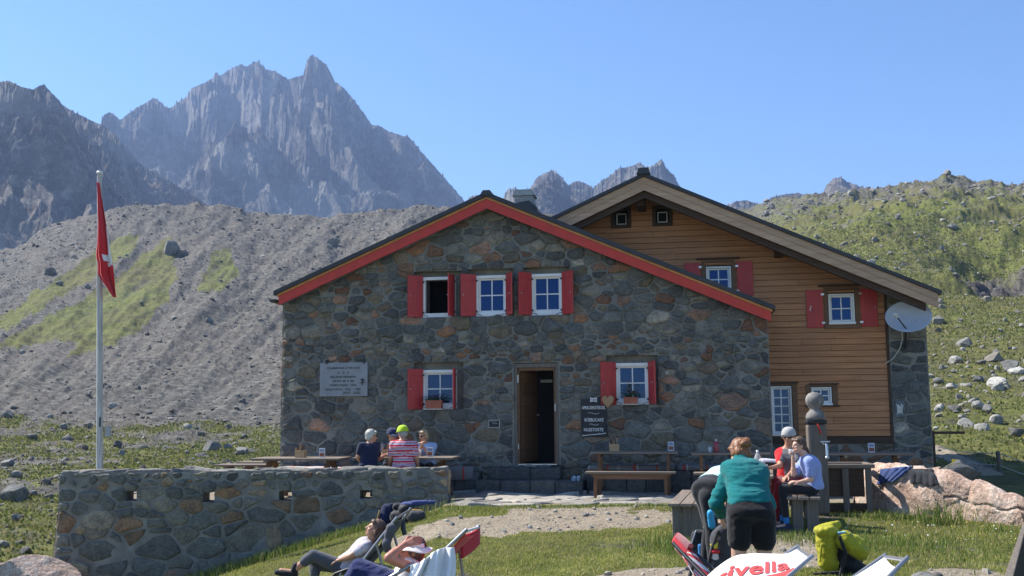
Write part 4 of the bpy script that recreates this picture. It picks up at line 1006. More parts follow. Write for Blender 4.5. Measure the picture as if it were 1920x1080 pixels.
# windows of the timber house
for k, r in enumerate(WW):
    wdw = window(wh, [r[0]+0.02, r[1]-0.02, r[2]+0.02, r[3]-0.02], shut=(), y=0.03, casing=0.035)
    m = MB(); t = 0.06
    m.box(r[0]-t, r[0]+0.01, -0.06, 0.05, r[2]-0.02, r[3]+0.05, 0, 0.005); m.box(r[1]-0.01, r[1]+t, -0.06, 0.05, r[2]-0.02, r[3]+0.05, 0, 0.005)
    m.box(r[0]-t-0.01, r[1]+t+0.01, -0.08, 0.05, r[2]-0.09, r[2]-0.02, 0, 0.005); m.box(r[0]-t, r[1]+t, -0.061, 0.05, r[3]+0.05, r[3]+0.1, 0, 0.005)
    m.box(r[0]-t-0.1, r[1]+t+0.1, -0.12, 0.0, r[3]+0.12, r[3]+0.15, 1, 0.004)
    m.build('window_casing', [M_WBROWN, M_WDARK], wdw)
    for side in (-1, 1):
        m = MB(); x0 = (r[0]-t-0.03-0.31) if side < 0 else r[1]+t+0.03
        m.box(x0, x0+0.31, -0.075, -0.045, r[2]-0.06, r[3]+0.06, 0, 0.004); m.box(x0+0.02, x0+0.29, -0.045, -0.035, r[2]+0.05, r[2]+0.11, 0)
        kx = x0+0.27 if side > 0 else x0+0.06
        if side < 0: m.bar((kx, -0.08, (r[2]+r[3])/2-0.04), (kx+0.03, -0.08, (r[2]+r[3])/2+0.06), 0.012, 0.012, 1)
        else: m.sphere((kx, -0.08, (r[2]+r[3])/2), 0.016, 1, 8, 6)
        hxx = x0+0.31 if side < 0 else x0
        for zz in (r[2]+0.03, r[3]-0.03): m.box(hxx-0.03, hxx+0.03, -0.09, -0.074, zz-0.018, zz+0.018, 1)
        m.build('shutter', [M_SHUT, M_STEEL], wdw)
for r in WV:
    m = MB(); t = 0.05
    for bx in ((r[0]-t, r[0]+0.02, r[2]-t, r[3]+t), (r[1]-0.02, r[1]+t, r[2]-t, r[3]+t), (r[0]+0.02, r[1]-0.02, r[3]-0.02, r[3]+t), (r[0]+0.02, r[1]-0.02, r[2]-t, r[2]+0.02)): m.box(bx[0], bx[1], -0.07, 0.06, bx[2], bx[3], 0, 0.005)
    wv = m.build('attic_window', [M_WDARK], wh)
    m = MB(); a_, b_, c_, d_ = r[0]+0.05, r[1]-0.05, r[2]+0.04, r[3]-0.06
    m.box(a_, b_, 0.05, 0.07, c_, c_+0.02); m.box(a_, b_, 0.05, 0.07, d_-0.02, d_); m.box(a_, a_+0.02, 0.05, 0.07, c_+0.02, d_-0.02); m.box(b_-0.02, b_, 0.05, 0.07, c_+0.02, d_-0.02)
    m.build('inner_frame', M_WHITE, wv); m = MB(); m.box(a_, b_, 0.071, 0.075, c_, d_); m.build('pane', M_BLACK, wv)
def framed(r, M_, nm):
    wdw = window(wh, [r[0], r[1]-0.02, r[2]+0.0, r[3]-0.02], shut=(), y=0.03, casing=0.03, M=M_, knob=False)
    m = MB(); m.box(r[1]-0.01, r[1]+0.09, -0.06, 0.05, r[2]-0.02, r[3]+0.03, 0, 0.005); m.box(r[0]-0.02, r[1]+0.12, -0.10, 0.02, r[3]+0.03, r[3]+0.055, 1)
    m.box(r[0]-0.01, r[1]+0.09, -0.059, 0.05, r[3]-0.01, r[3]+0.028, 0)
    if nm: m.box(r[0]-0.09, r[0]+0.01, -0.06, 0.05, r[2]-0.02, r[3]+0.03, 0, 0.005); m.box(r[0]-0.12, r[1]+0.12, -0.12, 0.02, r[2]-0.05, r[2]-0.02, 1)
    m.build('window_casing', [M_WBROWN, M_WDARK], wdw)
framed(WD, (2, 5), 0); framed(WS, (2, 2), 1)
# weathered relief plate low on the stone corner
x, z = HF.hit(1687, 767, REC-0.07); m = MB(); m.box(x-0.09, x+0.09, -0.10, -0.07, z-0.16, z+0.16, 0, 0.01)
for k in range(5): m.tube([(x-0.05+0.02*k, -0.105, z-0.1+0.03*(k % 2)), (x-0.04+0.02*k, -0.108, z+0.03), (x-0.06+0.03*k, -0.105, z+0.1-0.02*(k % 3))], 0.008, 1, 6)
o = m.build('relief_plate', [M_STONE, M_STEEL]); o.parent = None; o.matrix_world = wh.matrix_basis.copy(); tag(o, 'small weathered relief plate on the stone corner of the timber house', 'plaque')
a = o.data.color_attributes.new('Col', 'FLOAT_COLOR', 'POINT'); a.data.foreach_set('color', np.tile([0.2, 0.22, 0.23, 1], len(o.data.vertices)))

# satellite dish
dx, dz = HF.hit(1704, 596, REC-0.55)
dish = thing('satellite_dish', 'pale blue grey oval satellite dish on the stone corner of the timber house', 'satellite dish', HF.w(dx, REC-0.55, dz), -ALPHA)
M_DISH = simple('dish_paint', (0.42, 0.46, 0.54), 0.4, 0.04, 4)
m = MB(); Rd = 0.405
prof = [(Rd*k/12, 0.10*(k/12)**2) for k in range(13)]
prof2 = prof+[(Rd+0.012, 0.10), (Rd+0.012, 0.088)]+[(r_, z_-0.012) for r_, z_ in prof[::-1]]
aim = Vector((-0.22, -0.90, 0.22)).normalized(); Mq = aim.to_track_quat('Z', 'Y').to_matrix().to_4x4()
Ms = Mq @ Matrix.Diagonal((1.0, 0.74, 1, 1))
m.lathe(prof2, 0, 36, (0, 0, 0), Ms)
for dxy in ((-0.1, 0.02), (0.02, 0.06), (0.12, -0.08), (0.05, -0.1), (-0.05, -0.05)): m.sphere((dxy[0], dxy[1], 0.012), 0.008, 1, 6, 4, Ms)
m.build('reflector', [M_DISH, M_IRON], dish)
fx, fz = HF.hit(1680, 589, REC-0.95); lnb = Vector((fx-dx, -0.32, fz-dz))
m = MB(); m.tube([(0.0, -0.02, -0.30), lnb+Vector((0.04, 0.05, -0.04))], 0.012, 0, 8); m.build('feed_arm', M_IRON, dish)
m = MB(); m.tube([lnb+Vector((0.06, 0.10, 0.0)), lnb+Vector((0, -0.0, 0.0)), lnb+Vector((-0.02, -0.03, 0.0))], [0.03, 0.035, 0.02], 0, 12); m.sphere(lnb+Vector((0.03, 0.05, -0.03)), 0.04, 0); m.build('feed_horn', simple('pale_plastic', (0.6, 0.6, 0.58), 0.5), dish)
bx, bz = HF.hit(1697, 655, REC-0.08)
m = MB(); m.tube([(0.0, 0.05, 0), (0.0, 0.28, -0.05), (bx-dx, 0.38, bz-dz+0.15), (bx-dx, 0.47, bz-dz)], 0.022, 0, 8); m.box(bx-dx-0.05, bx-dx+0.05, 0.45, 0.49, bz-dz-0.06, bz-dz+0.1, 0, 0.004); m.build('mounting_arm', M_IRON, dish)
pts = []
for (px, py, y) in ((1690, 612, -0.5), (1692, 635, -0.3), (1688, 652, -0.12), (1675, 672, -0.1), (1659, 682, -0.08)):
    x, z = HF.hit(px, py, REC+y); pts.append((x-dx, y+0.55, z-dz))
m = MB(); m.tube(pts, 0.011, 0, 8); m.build('cable', simple('cream_cable', (0.5, 0.47, 0.4), 0.6), dish)

# ------------------------------------------------------------------ steps, wall bench, paving
def at_hut(name, label, cat, group=None): return thing(name, label, cat, HF.O, -ALPHA, group)
PAL_STEP = [((0.13, 0.13, 0.13), 3), ((0.09, 0.093, 0.095), 3), ((0.16, 0.155, 0.14), 2)]
steps = at_hut('stone_steps', 'two worn grey stone steps in front of the open hut door', 'steps')
rs = np.random.RandomState(6)
def blocks(x0, x1, y0, y1, z0, z1, n, par, nm):
    xs = np.sort(np.concatenate([[x0, x1], x0+(x1-x0)*(np.arange(1, n)+rs.uniform(-0.2, 0.2, n-1))/n]))
    m = MB()
    for p, q in zip(xs, xs[1:]): m.box(p+0.006, q-0.006, y0+rs.uniform(-0.012, 0.012), y1, z0, z1+rs.uniform(-0.008, 0.008), 0, 0.018)
    me = m.mesh(nm, [M_STONE]); a = me.color_attributes.new('Col', 'FLOAT_COLOR', 'POINT'); k = len(me.vertices)//(len(xs)-1); c = np.ones((len(me.vertices), 4))
    for i in range(len(xs)-1): c[i*k:(i+1)*k, :3] = np.array(PAL_STEP[rs.randint(3)][0])*rs.uniform(0.85, 1.15)
    a.data.foreach_set('color', c.ravel()); return link(nm, me, par)
dz0 = DOOR[2]
sx0 = HF.hit(925, 885, -0.35)[0]; sx1 = HF.hit(1050, 885, -0.35)[0]; s2a = HF.hit(893, 905, -0.75)[0]; s2b = HF.hit(1094, 905, -0.75)[0]
ua = DOOR[0]-0.42; ub = DOOR[1]+0.07
blocks(ua, ub, -0.42, -0.002, 0.24, dz0-0.03, 2, steps, 'step'); blocks(s2a, s2b, -0.85, -0.425, -0.05, 0.24, 4, steps, 'step'); blocks(s2a, s2b, -0.422, -0.003, -0.05, 0.22, 4, steps, 'step')
lb = at_hut('stone_bench', 'low stone ledge along the hut wall behind the left tables', 'bench'); blocks(xl+0.0, s2a-0.02, -0.50, -0.003, -0.05, 0.38, 9, lb, 'ledge')
rb = at_hut('stone_bench', 'low stone ledge along the hut wall right of the door', 'bench'); blocks(s2b+0.02, xr-0.05, -0.46, -0.003, -0.05, 0.40, 9, rb, 'ledge')
def mat_stripes(name, base, stripes, axis=0, period=1.0, rough=0.9, coord='Object'):
    m, t, b = principled(name); N = NT(t); sp = N.n('SeparateXYZ'); N.l(N.coord(coord), sp.inputs[0])
    f = N.math('FRACT', N.math('DIVIDE', sp.outputs[axis], period)); c = base
    for (p0, p1, col) in stripes:
        k = N.math('MULTIPLY', N.math('GREATER_THAN', f, p0), N.math('LESS_THAN', f, p1)); c = N.mix(k, c, col)
    n = N.noise(N.coord(coord), 40, 4, 0.6); c = N.mix(1.0, c, N.ramp(n, [(0.3, 0.75), (0.7, 1.15)]), 'MULTIPLY')
    N.l(c, b.inputs['Base Color']); b.inputs['Roughness'].default_value = rough; N.l(N.bump(n, 0.4, 0.004), b.inputs['Normal']); return m
M_BLANKET = mat_stripes('striped_blanket', (0.17, 0.16, 0.16), [(0.04, 0.09, (0.40, 0.05, 0.03)), (0.12, 0.14, (0.45, 0.4, 0.34)), (0.5, 0.54, (0.40, 0.06, 0.03)), (0.72, 0.735, (0.42, 0.38, 0.33)), (0.76, 0.775, (0.42, 0.38, 0.33))], 0, 0.9)
def pad(x0, x1, y0, y1, z0, h, label, mat=None, droop=0.0):
    L = x1-x0; n = max(6, int(L/0.12)); rs_ = np.random.RandomState(int(x0*100) % 999)
    def fn(u, v):
        a = 2*PI*v; sx = math.copysign(abs(math.cos(a))**0.5, math.cos(a)); sz = math.copysign(abs(math.sin(a))**0.5, math.sin(a))
        e = 1-0.25*(abs(2*u-1)**8)
        return (x0+L*u, (y0+y1)/2+sx*(y1-y0)/2*e, z0+h/2+sz*h/2*e*(1+0.12*math.sin(u*L*9))-(droop if sx < -0.6 and sz < 0 else 0))
    m = MB(); m.sheet(fn, n, 24); m.add([fn(0, j/23) for j in range(23)], [tuple(range(23))]); m.add([fn(1, j/23) for j in range(23)], [tuple(range(22, -1, -1))])
    o = m.build('seat_cushion', mat or M_BLANKET); o.matrix_world = hut.matrix_basis.copy(); return tag(o, label, 'cushion')
pad(s2b+0.05, HF.hit(1265, 870, -0.4)[0], -0.47, -0.06, 0.40, 0.11, 'long grey and red striped seat pad on the ledge right of the door')
pad(HF.hit(1270, 870, -0.4)[0], xr-0.3, -0.46, -0.06, 0.40, 0.11, 'long grey and red striped seat pad on the ledge at the hut right corner')
pad(HF.hit(842, 870, -0.4)[0], HF.hit(888, 870, -0.4)[0], -0.55, -0.08, 0.38, 0.10, 'short dark red striped blanket on the ledge left of the door steps', droop=0.16)
M_PALE = mat_stripes('pale_striped_blanket', (0.5, 0.44, 0.42), [(0.1, 0.2, (0.55, 0.2, 0.17)), (0.6, 0.64, (0.5, 0.15, 0.12))], 0, 0.7)
pad(xl+0.05, HF.hit(660, 870, -0.4)[0], -0.55, -0.05, 0.38, 0.09, 'pale pink striped seat pad on the ledge behind the left table', M_PALE)
pad(HF.hit(662, 870, -0.4)[0], HF.hit(840, 870, -0.4)[0], -0.53, -0.06, 0.38, 0.09, 'dark striped seat pad behind the four seated guests')

# paving stones before the door (flush flags on the terrace edge)
def mat_paving():
    m, t, b = principled('paving_stone'); N = NT(t); p = N.pos(); a = N.attr('Col'); n = N.noise(p, 12, 6, 0.65)
    c = N.mix(1.0, a, N.ramp(n, [(0.3, 0.7), (0.7, 1.2)]), 'MULTIPLY'); N.l(c, b.inputs['Base Color']); b.inputs['Roughness'].default_value = 0.85; N.l(N.bump(n, 0.5, 0.02), b.inputs['Normal']); return m
M_PAVE = mat_paving()
PAL_PAVE = [((0.31, 0.285, 0.245), 3), ((0.26, 0.245, 0.215), 3), ((0.36, 0.33, 0.28), 2), ((0.21, 0.195, 0.175), 1)]
bd = [(-1.05, 16.75), (4.9, 16.55), (5.2, 19.3), (-1.3, 20.2)]
pv = masonry(bd, [], 0.28, 0.48, 31, gap=0.035, bulge=0.018, pal=PAL_PAVE, asp=(1.0, 2.2))
me = stones_mesh('paving', pv, Matrix.Rotation(R(-90), 4, 'X'), -0.0)
V = np.array([v.co[:] for v in me.vertices]); print('paving z', V[:, 2].min(), V[:, 2].max(), V[:, 1].min(), V[:, 1].max())
me.materials.clear(); me.materials.append(M_PAVE); o = link('paving', me); tag(o, kind='structure')

# ------------------------------------------------------------------ terrace wall with drain holes
tw = thing('terrace_wall', 'low rubble retaining wall with four square drain holes below the left tables', 'wall', (0, WY, 0))
xa, xb = P(111, 900, WY).x, P(840, 900, WY).x; zt = 0.5*(P(111, 884, WY).z+P(840, 878, WY).z)
def tr(px, py, w_=20, h_=16): p = P(px, py, WY); s = WY/1920; return (p.x-w_/2*s, p.x+w_/2*s, p.z-h_/2*s, p.z+h_/2*s)
HL = [tr(245, 930, 22, 18), tr(391, 932, 22, 18), tr(535, 930, 24, 18), tr(687, 927, 24, 16)]
TH = 0.42; m = MB(); wall_holes(m, xa, xb, -2.6, lambda x: zt-0.02, HL, TH, 0)
m.box(xa, xb, 0.0, TH, zt-0.021, zt-0.02); m.add([(xb, 0, -2.6), (xb, TH, -2.6), (xb, TH, zt-0.02), (xb, 0, zt-0.02)], [(0, 1, 2, 3)])
m.add([(xa, 0, -2.6), (xa, TH, -2.6), (xa, TH, zt-0.02), (xa, 0, zt-0.02)], [(3, 2, 1, 0)]); m.box(xa, xa+0.4, TH, 4.5, -2.6, 0.02)
PAL_TW = [((0.12, 0.135, 0.14), 20), ((0.16, 0.165, 0.155), 14), ((0.09, 0.10, 0.105), 10), ((0.22, 0.21, 0.18), 9), ((0.24, 0.155, 0.095), 5), ((0.19, 0.13, 0.085), 5), ((0.30, 0.24, 0.17), 5), ((0.16, 0.075, 0.04), 2.5)]
PAL_TW = [((c[0]*1.5, c[1]*1.36, c[2]*1.15), w_) for c, w_ in PAL_TW]
sc_ = lambda z: 1.0+0.45*max(0, min(1, (0.15-z)/1.2))
st = masonry([(xa, -2.6), (xb, -2.6), (xb, zt-0.03), (xa, zt-0.03)], HL, 0.12, 0.23, 41, gap=0.045, bulge=0.035, pal=PAL_TW, zscale=sc_)
M_MORT2 = simple('pale_mortar', (0.29, 0.28, 0.25), 0.95, 0.25, 3, 0.8, 0.02, 40, col2=(0.13, 0.125, 0.112))
tops = masonry([(xa, 0.0), (xb, 0.0), (xb, TH), (xa, TH)], [], 0.2, 0.24, 42, gap=0.02, bulge=0.03, pal=[((0.30, 0.29, 0.26), 3), ((0.24, 0.235, 0.22), 2), ((0.36, 0.32, 0.27), 2)], asp=(1.2, 2.4))
Mt = Matrix.Translation((0, 0, zt-0.02)) @ Matrix.Rotation(R(-90), 4, 'X')
ends = masonry([(0, -2.6), (TH, -2.6), (TH, zt-0.03), (0, zt-0.03)], [], 0.2, 0.3, 43, gap=0.03, pal=PAL_TW)
Me = Matrix.Translation((xb, 0, 0)) @ Matrix.Rotation(R(90), 4, 'Z')
El = Matrix.Translation((xa, 4.5, 0)) @ Matrix.Rotation(R(-90), 4, 'Z')
endl = masonry([(0, -2.6), (4.5, -2.6), (4.5, 0.0), (0, 0.0)], [], 0.22, 0.36, 44, gap=0.05, bulge=0.03, pal=PAL_TW)
link('masonry', join_meshes('masonry', [m.mesh('m', [M_MORT2]), stones_mesh('f', st), stones_mesh('t', tops, Mt), stones_mesh('e', ends, Me), stones_mesh('l', endl, El)]), tw)
# ------------------------------------------------------------------ soft shapes: union of closed primitives -> one continuous surface
def rcone(mb, a, b, r0, r1, mi=0, n=14):
    a = Vector(a); b = Vector(b); d = b-a; L = max(d.length, 1e-4); q = d.to_track_quat('Z', 'Y').to_matrix().to_4x4(); q.translation = a
    prof = [(0.0, -r0)]+[(r0*math.sin(t), -r0*math.cos(t)) for t in (0.4, 0.8, 1.2, 1.57)]+[(r1*math.sin(t), L-r1*math.cos(t)) for t in (1.57, 1.95, 2.35, 2.75)]+[(0.0, L+r1)]
    V = []; F = []
    for r, z in prof[1:-1]:
        for k in range(n): t = 2*PI*k/n; V.append((r*math.cos(t), r*math.sin(t), z))
    m = len(prof)-2
    for i in range(m-1):
        for k in range(n): F.append((i*n+k, i*n+(k+1) % n, (i+1)*n+(k+1) % n, (i+1)*n+k))
    V += [(0, 0, prof[0][1]), (0, 0, prof[-1][1])]
    for k in range(n): F.append((m*n, (k+1) % n, k)); F.append((m*n+1, (m-1)*n+k, (m-1)*n+(k+1) % n))
    mb.add(V, F, mi, True, q)
def ell(mb, c, r, axes=None, mi=0, n=16):
    """closed ellipsoid; axes = (side, forward, up) unit vectors"""
    c = Vector(c); M = Matrix.Identity(4)
    if axes is not None:
        M = Matrix([Vector(a) for a in axes]).transposed().to_4x4()
    M.translation = c; nv = 10; V = [(0, 0, -r[2])]; F = []
    for j in range(1, nv):
        th = PI*j/nv
        for i in range(n): a = 2*PI*i/n; V.append((r[0]*math.sin(th)*math.cos(a), r[1]*math.sin(th)*math.sin(a), -r[2]*math.cos(th)))
    V.append((0, 0, r[2])); T = len(V)-1
    for i in range(n): F.append((0, 1+(i+1) % n, 1+i)); F.append((T, 1+(nv-2)*n+i, 1+(nv-2)*n+(i+1) % n))
    for j in range(nv-2):
        for i in range(n): F.append((1+j*n+i, 1+j*n+(i+1) % n, 1+(j+1)*n+(i+1) % n, 1+(j+1)*n+i))
    mb.add(V, F, mi, True, M)
def loft(mb, secs, mi=0, n=20):
    """secs: (centre, side axis, forward axis, half width, half depth); superelliptic rings, closed"""
    V = []; F = []
    for c, s, f, a, b in secs:
        c = Vector(c); s = Vector(s); f = Vector(f)
        for k in range(n):
            t = 2*PI*k/n; ct, st = math.cos(t), math.sin(t); p = 0.85
            V.append(c+s*(a*math.copysign(abs(ct)**p, ct))+f*(b*math.copysign(abs(st)**p, st)))
    m = len(secs)
    for i in range(m-1):
        for k in range(n): F.append((i*n+k, i*n+(k+1) % n, (i+1)*n+(k+1) % n, (i+1)*n+k))
    V += [Vector(secs[0][0]), Vector(secs[-1][0])]
    for k in range(n): F.append((m*n, (k+1) % n, k)); F.append((m*n+1, (m-1)*n+k, (m-1)*n+(k+1) % n))
    mb.add(V, F, mi, True)
def soft(name, mb, mats, parent=None, voxel=0.01, smooth=4, amp=0.0, freq=8.0, aniso=(1, 1, 1), seed=0, extra=None, O=(0, 0, 0), paint=None):
    """voxel-union of mb, wrinkled along its normals; result stored relative to O"""
    me = mb.mesh('tmp', []); ob = bpy.data.objects.new('tmp', me); COL.objects.link(ob)
    r = ob.modifiers.new('r', 'REMESH'); r.mode = 'VOXEL'; r.voxel_size = voxel; r.use_smooth_shade = True
    if smooth: s = ob.modifiers.new('s', 'SMOOTH'); s.factor = 0.5; s.iterations = smooth
    dg = bpy.context.evaluated_depsgraph_get(); out = bpy.data.meshes.new_from_object(ob.evaluated_get(dg), depsgraph=dg)
    bpy.data.objects.remove(ob); bpy.data.meshes.remove(me); out.name = name
    n = len(out.vertices); co = np.empty(n*3, np.float32); out.vertices.foreach_get('co', co); co = co.reshape(-1, 3)
    if amp:
        nr = np.empty(n*3, np.float32); out.vertices.foreach_get('normal', nr); nr = nr.reshape(-1, 3)
        q = co*freq*np.array(aniso); wv = fbm(q[:, 0]+seed, q[:, 1]+seed*2, q[:, 2], oct=4, gain=0.5, ridged=True); wv2 = fbm(q[:, 0]*0.4+seed, q[:, 1]*0.4, q[:, 2]*0.4, oct=2)
        co = co+nr*((wv*0.7+wv2)*amp)[:, None]
    O = np.array(O, np.float32)
    out.vertices.foreach_set('co', (co-O).astype(np.float32).ravel())
    mats = mats if isinstance(mats, (list, tuple)) else [mats]
    for m in mats: out.materials.append(m)
    npoly = len(out.polygons); out.polygons.foreach_set('use_smooth', [True]*npoly)
    if paint is not None:
        c = np.empty(npoly*3, np.float32); out.polygons.foreach_get('center', c); out.polygons.foreach_set('material_index', paint(c.reshape(-1, 3)+O).astype(np.int32))
    else: out.polygons.foreach_set('material_index', np.zeros(npoly, np.int32))
    out.update()
    if extra is not None and extra.V:
        bm = bmesh.new(); bm.from_mesh(out); k = len(bm.verts); vs_ = [bm.verts.new(Vector(v)-Vector(O)) for v in extra.V]
        for f, mi_, sm_ in zip(extra.F, extra.mi, extra.sm):
            try: fc = bm.faces.new([vs_[i] for i in f]); fc.material_index = mi_; fc.smooth = True
            except ValueError: pass
        bm.to_mesh(out); bm.free()
    return link(name, out, parent)
def cloth(name, col, rough=0.9, scale=60, var=0.10, sheen=0.2, bump=0.3): return simple(name, col, rough, var, scale, bump, 0.002, sheen=sheen, spec=0.2)
def dirs(a, b): return (Vector(b)-Vector(a)).normalized()

# ------------------------------------------------------------------ tables and benches
def planks(m, L, W, z, n, t=0.035, axis=0, gap=0.008, rs=None, mi=0):
    for k in range(n):
        a = -W/2+W*k/n; b = a+W/n-gap; e = (rs.uniform(-0.008, 0.008) if rs else 0)
        if axis == 0: m.box(-L/2+e, L/2+e, a, b, z-t, z, mi, 0.005)
        else: m.box(a, b, -L/2+e, L/2+e, z-t, z, mi, 0.005)
def table_v(name, label, cat, c, L, W, H, rz, n=5, mat=M_WGREYX, legm=M_WBROWN, group=None, splay=0.17, inset=0.28, t=0.035):
    """long table or bench on two V-shaped trestles"""
    o = thing(name, label, cat, c, rz, group); m = MB(); planks(m, L, W, H, n, t, 0, rs=random_state(L)); m.box(-L/2+inset-0.03, -L/2+inset+0.03, -W/2+0.02, W/2-0.02, H-t-0.05, H-t-0.001, 0); m.box(L/2-inset-0.03, L/2-inset+0.03, -W/2+0.02, W/2-0.02, H-t-0.05, H-t-0.001, 0)
    m.build('seat' if H < 0.56 else 'table_top', mat, o)
    for s in (-1, 1):
        for q in (-1, 1):
            m = MB(); x = s*(L/2-inset); m.bar((x-0.0, q*W*0.12, H-t-0.03), (x+s*0.0+q*splay*0.5, q*(W/2-0.02), 0.0), 0.05, 0.10, 0, 0.004, up=(1, 0, 0)); m.build('leg', legm, o)
    return o
def random_state(x): return np.random.RandomState(int(abs(x)*1000) % 9999)
A_ = -ALPHA
pA = P(565, 855, 18.85); table_v('wooden_table', 'unoccupied long wooden table at the left corner of the stone hut', 'table', (pA.x, 18.85, 0), 1.68, 0.7, 0.71, A_, splay=0.28)
pA1 = P(462, 863, 20.4); table_v('wooden_bench', 'low wooden bench at the far left end of the terrace', 'bench', (pA1.x, 20.4, 0), 1.15, 0.42, 0.52, A_, n=2, splay=0.30, inset=0.22)
pA2 = P(500, 863, 21.0); table_v('wooden_bench', 'second low bench behind the far left one, partly hidden by the table', 'bench', (pA2.x, 21.3, 0), 1.3, 0.36, 0.52, A_, n=2, splay=0.30, inset=0.2)
pB = P(763, 855, 18.8); table_v('wooden_table', 'wooden table with four guests seated around it behind the terrace wall', 'table', (pB.x, 18.8, 0), 1.85, 0.72, 0.71, A_)
table_v('wooden_bench', 'bench carrying the navy shirted woman and the striped shirt man', 'bench', (P(735, 880, 18.2).x, 18.12, 0), 1.9, 0.32, 0.44, A_, n=2)
def table_post(name, label, cat, c, L, W, H, rz, n, apron=False, lx=None, mat=M_WGREYX, group=None):
    o = thing(name, label, cat, c, rz, group); m = MB(); planks(m, L, W, H, n, 0.035, 0, rs=random_state(L)); m.build('seat' if H < 0.6 else 'table_top', mat, o)
    lx = lx or L/2-0.17
    if apron:
        m = MB(); m.prism([(-L/2+0.06, H-0.037), (L/2-0.06, H-0.037), (L/2-0.2, H-0.13), (-L/2+0.2, H-0.13)], -W/2+0.03, -W/2+0.06); m.build('apron', M_WBROWN, o)
    for s in (-1, 1):
        m = MB()
        for y in ((-W/2+0.08, W/2-0.08) if not apron else (-W/2+0.085, W/2-0.06)): m.box(s*lx-0.03, s*lx+0.03, y-0.025, y+0.025, 0, H-0.036, 0, 0.004)
        m.box(s*lx-0.025, s*lx+0.025, -W/2+0.105, W/2-0.105, 0.08, 0.13, 0, 0.003); m.box(s*lx-0.028, s*lx+0.028, -W/2+0.107, W/2-0.107, H-0.10, H-0.04, 0, 0.003); m.build('leg', M_WBROWN, o)
    return o
def post_at(px0, px1, Y): return ((P(px0, 850, Y).x+P(px1, 850, Y).x)/2, Y, 0), P(px1, 850, Y).x-P(px0, 850, Y).x
c, L = post_at(1108, 1270, 18.75); table_post('wooden_table', 'narrow wooden table right of the door, below the right hand flower window', 'table', c, L, 0.62, 0.775, A_, 4)
c, L = post_at(1098, 1265, 18.15); table_post('wooden_bench', 'wooden bench with a tapered front board in front of the flower window table', 'bench', c, L, 0.34, 0.455, A_, 2, True)
c, L = post_at(1297, 1440, 18.2); table_post('wooden_table', 'wooden table with a red bottle near the right corner of the stone hut', 'table', c, L, 0.62, 0.765, A_, 4)
c, L = post_at(1301, 1440, 17.6); table_post('wooden_bench', 'wooden bench half hidden behind the two bending women', 'bench', c, L, 0.34, 0.455, A_, 2, True)
c, L = post_at(1553, 1706, 18.3); table_v('wooden_table', 'wooden table behind the fountain, against the timber house', 'table', c, L, 0.66, 0.735, A_, splay=0.3)

# picnic set in the foreground: top and benches running away from the camera
AXF = R(-14)
def bench_far(name, label, cat, corner, L, W, H, n, legw, legh=None, t=0.04, rz=AXF):
    """corner = near left corner on the ground plan"""
    o = thing(name, label, cat, corner, rz); m = MB(); rs = random_state(L+W)
    for k in range(n): a = W*k/n; e = rs.uniform(-0.012, 0.012); m.box(a, a+W/n-0.012, e, L+e, H-t, H+rs.uniform(-0.002, 0.002), 0, 0.006)
    m.build('seat' if H < 0.6 else 'table_top', M_WGREY, o)
    for y in (0.10, L-0.22):
        for (a, b) in legw: m = MB(); m.box(a, b, y, y+0.06, -0.15, H-t-0.001, 0, 0.006); m.build('leg', M_WGREYZ, o)
        m = MB(); m.box(0.03, W-0.04, y+0.062, y+0.11, H-t-0.09, H-t-0.001, 0, 0.004); m.build('brace', M_WGREYZ, o)
    return o
cL = P(1252, 942, 12.6); bench_far('picnic_bench', 'left picnic bench of three grey planks beside the bending women', 'bench', (cL.x, cL.y, 0), 2.1, 0.46, 0.41, 3, ((0.04, 0.15), (0.155, 0.27), (0.275, 0.40)))
cR = P(1475, 934, 13.4); bench_far('picnic_bench', 'right picnic bench of three grey planks with the girl sitting on it', 'bench', (cR.x, cR.y, 0), 1.7, 0.43, 0.405, 3, ((0.07, 0.20), (0.245, 0.39)))
cT = P(1452, 896, 13.3); b_ = Vector((math.cos(AXF), math.sin(AXF), 0)); tc = Vector((cT.x, cT.y, 0))-b_*0.74
bench_far('picnic_table', 'wooden picnic table with a cider bottle between the bending women and the seated pair', 'table', tc, 1.9, 0.74, 0.675, 5, ((0.12, 0.22), (0.52, 0.62)))

# ------------------------------------------------------------------ fountain: carved post, tap and trough
fp = P(1534, 900, 15.2); ft = thing('water_fountain', 'weathered wooden fountain post with a carved ball top, tap and dark trough', 'fountain', (fp.x, 15.2, 0), R(-8))
m = MB(); m.box(-0.135, 0.135, -0.12, 0.12, 0, 1.29, 0, 0.03)
m.build('post', M_WGREYZ, ft)
m = MB(); m.box(-0.145, 0.145, -0.13, 0.13, 1.30, 1.36, 0, 0.02); m.build('band', M_IRON, ft)
m = MB(); m.lathe([(0.0, 1.36), (0.135, 1.36), (0.14, 1.40), (0.125, 1.45), (0.085, 1.495), (0.078, 1.525), (0.105, 1.56), (0.131, 1.61), (0.134, 1.66), (0.118, 1.71), (0.085, 1.745), (0.03, 1.762), (0.0, 1.763)], 0, 28); m.build('finial', simple('grey_carved_wood', (0.20, 0.185, 0.17), 0.8, 0.4, 9, 0.6, 0.01, stretch=(1, 1, 0.5)), ft)
m = MB(); m.tube([(0.09, -0.12, 1.02), (0.09, -0.24, 1.03), (0.10, -0.27, 0.99), (0.10, -0.27, 0.80)], [0.022, 0.02, 0.02, 0.018], 0, 10); m.tube([(0.02, -0.25, 1.045), (0.15, -0.25, 1.045)], 0.012); m.sphere((0.09, -0.13, 1.02), 0.04); m.sphere((0.1, -0.27, 0.82), 0.03); m.build('tap', M_STEEL, ft)
m = MB(); m.bar((0.05, -0.13, 1.16), (0.0, -0.16, 1.30), 0.03, 0.01); m.build('sign_slat', M_RED, ft)
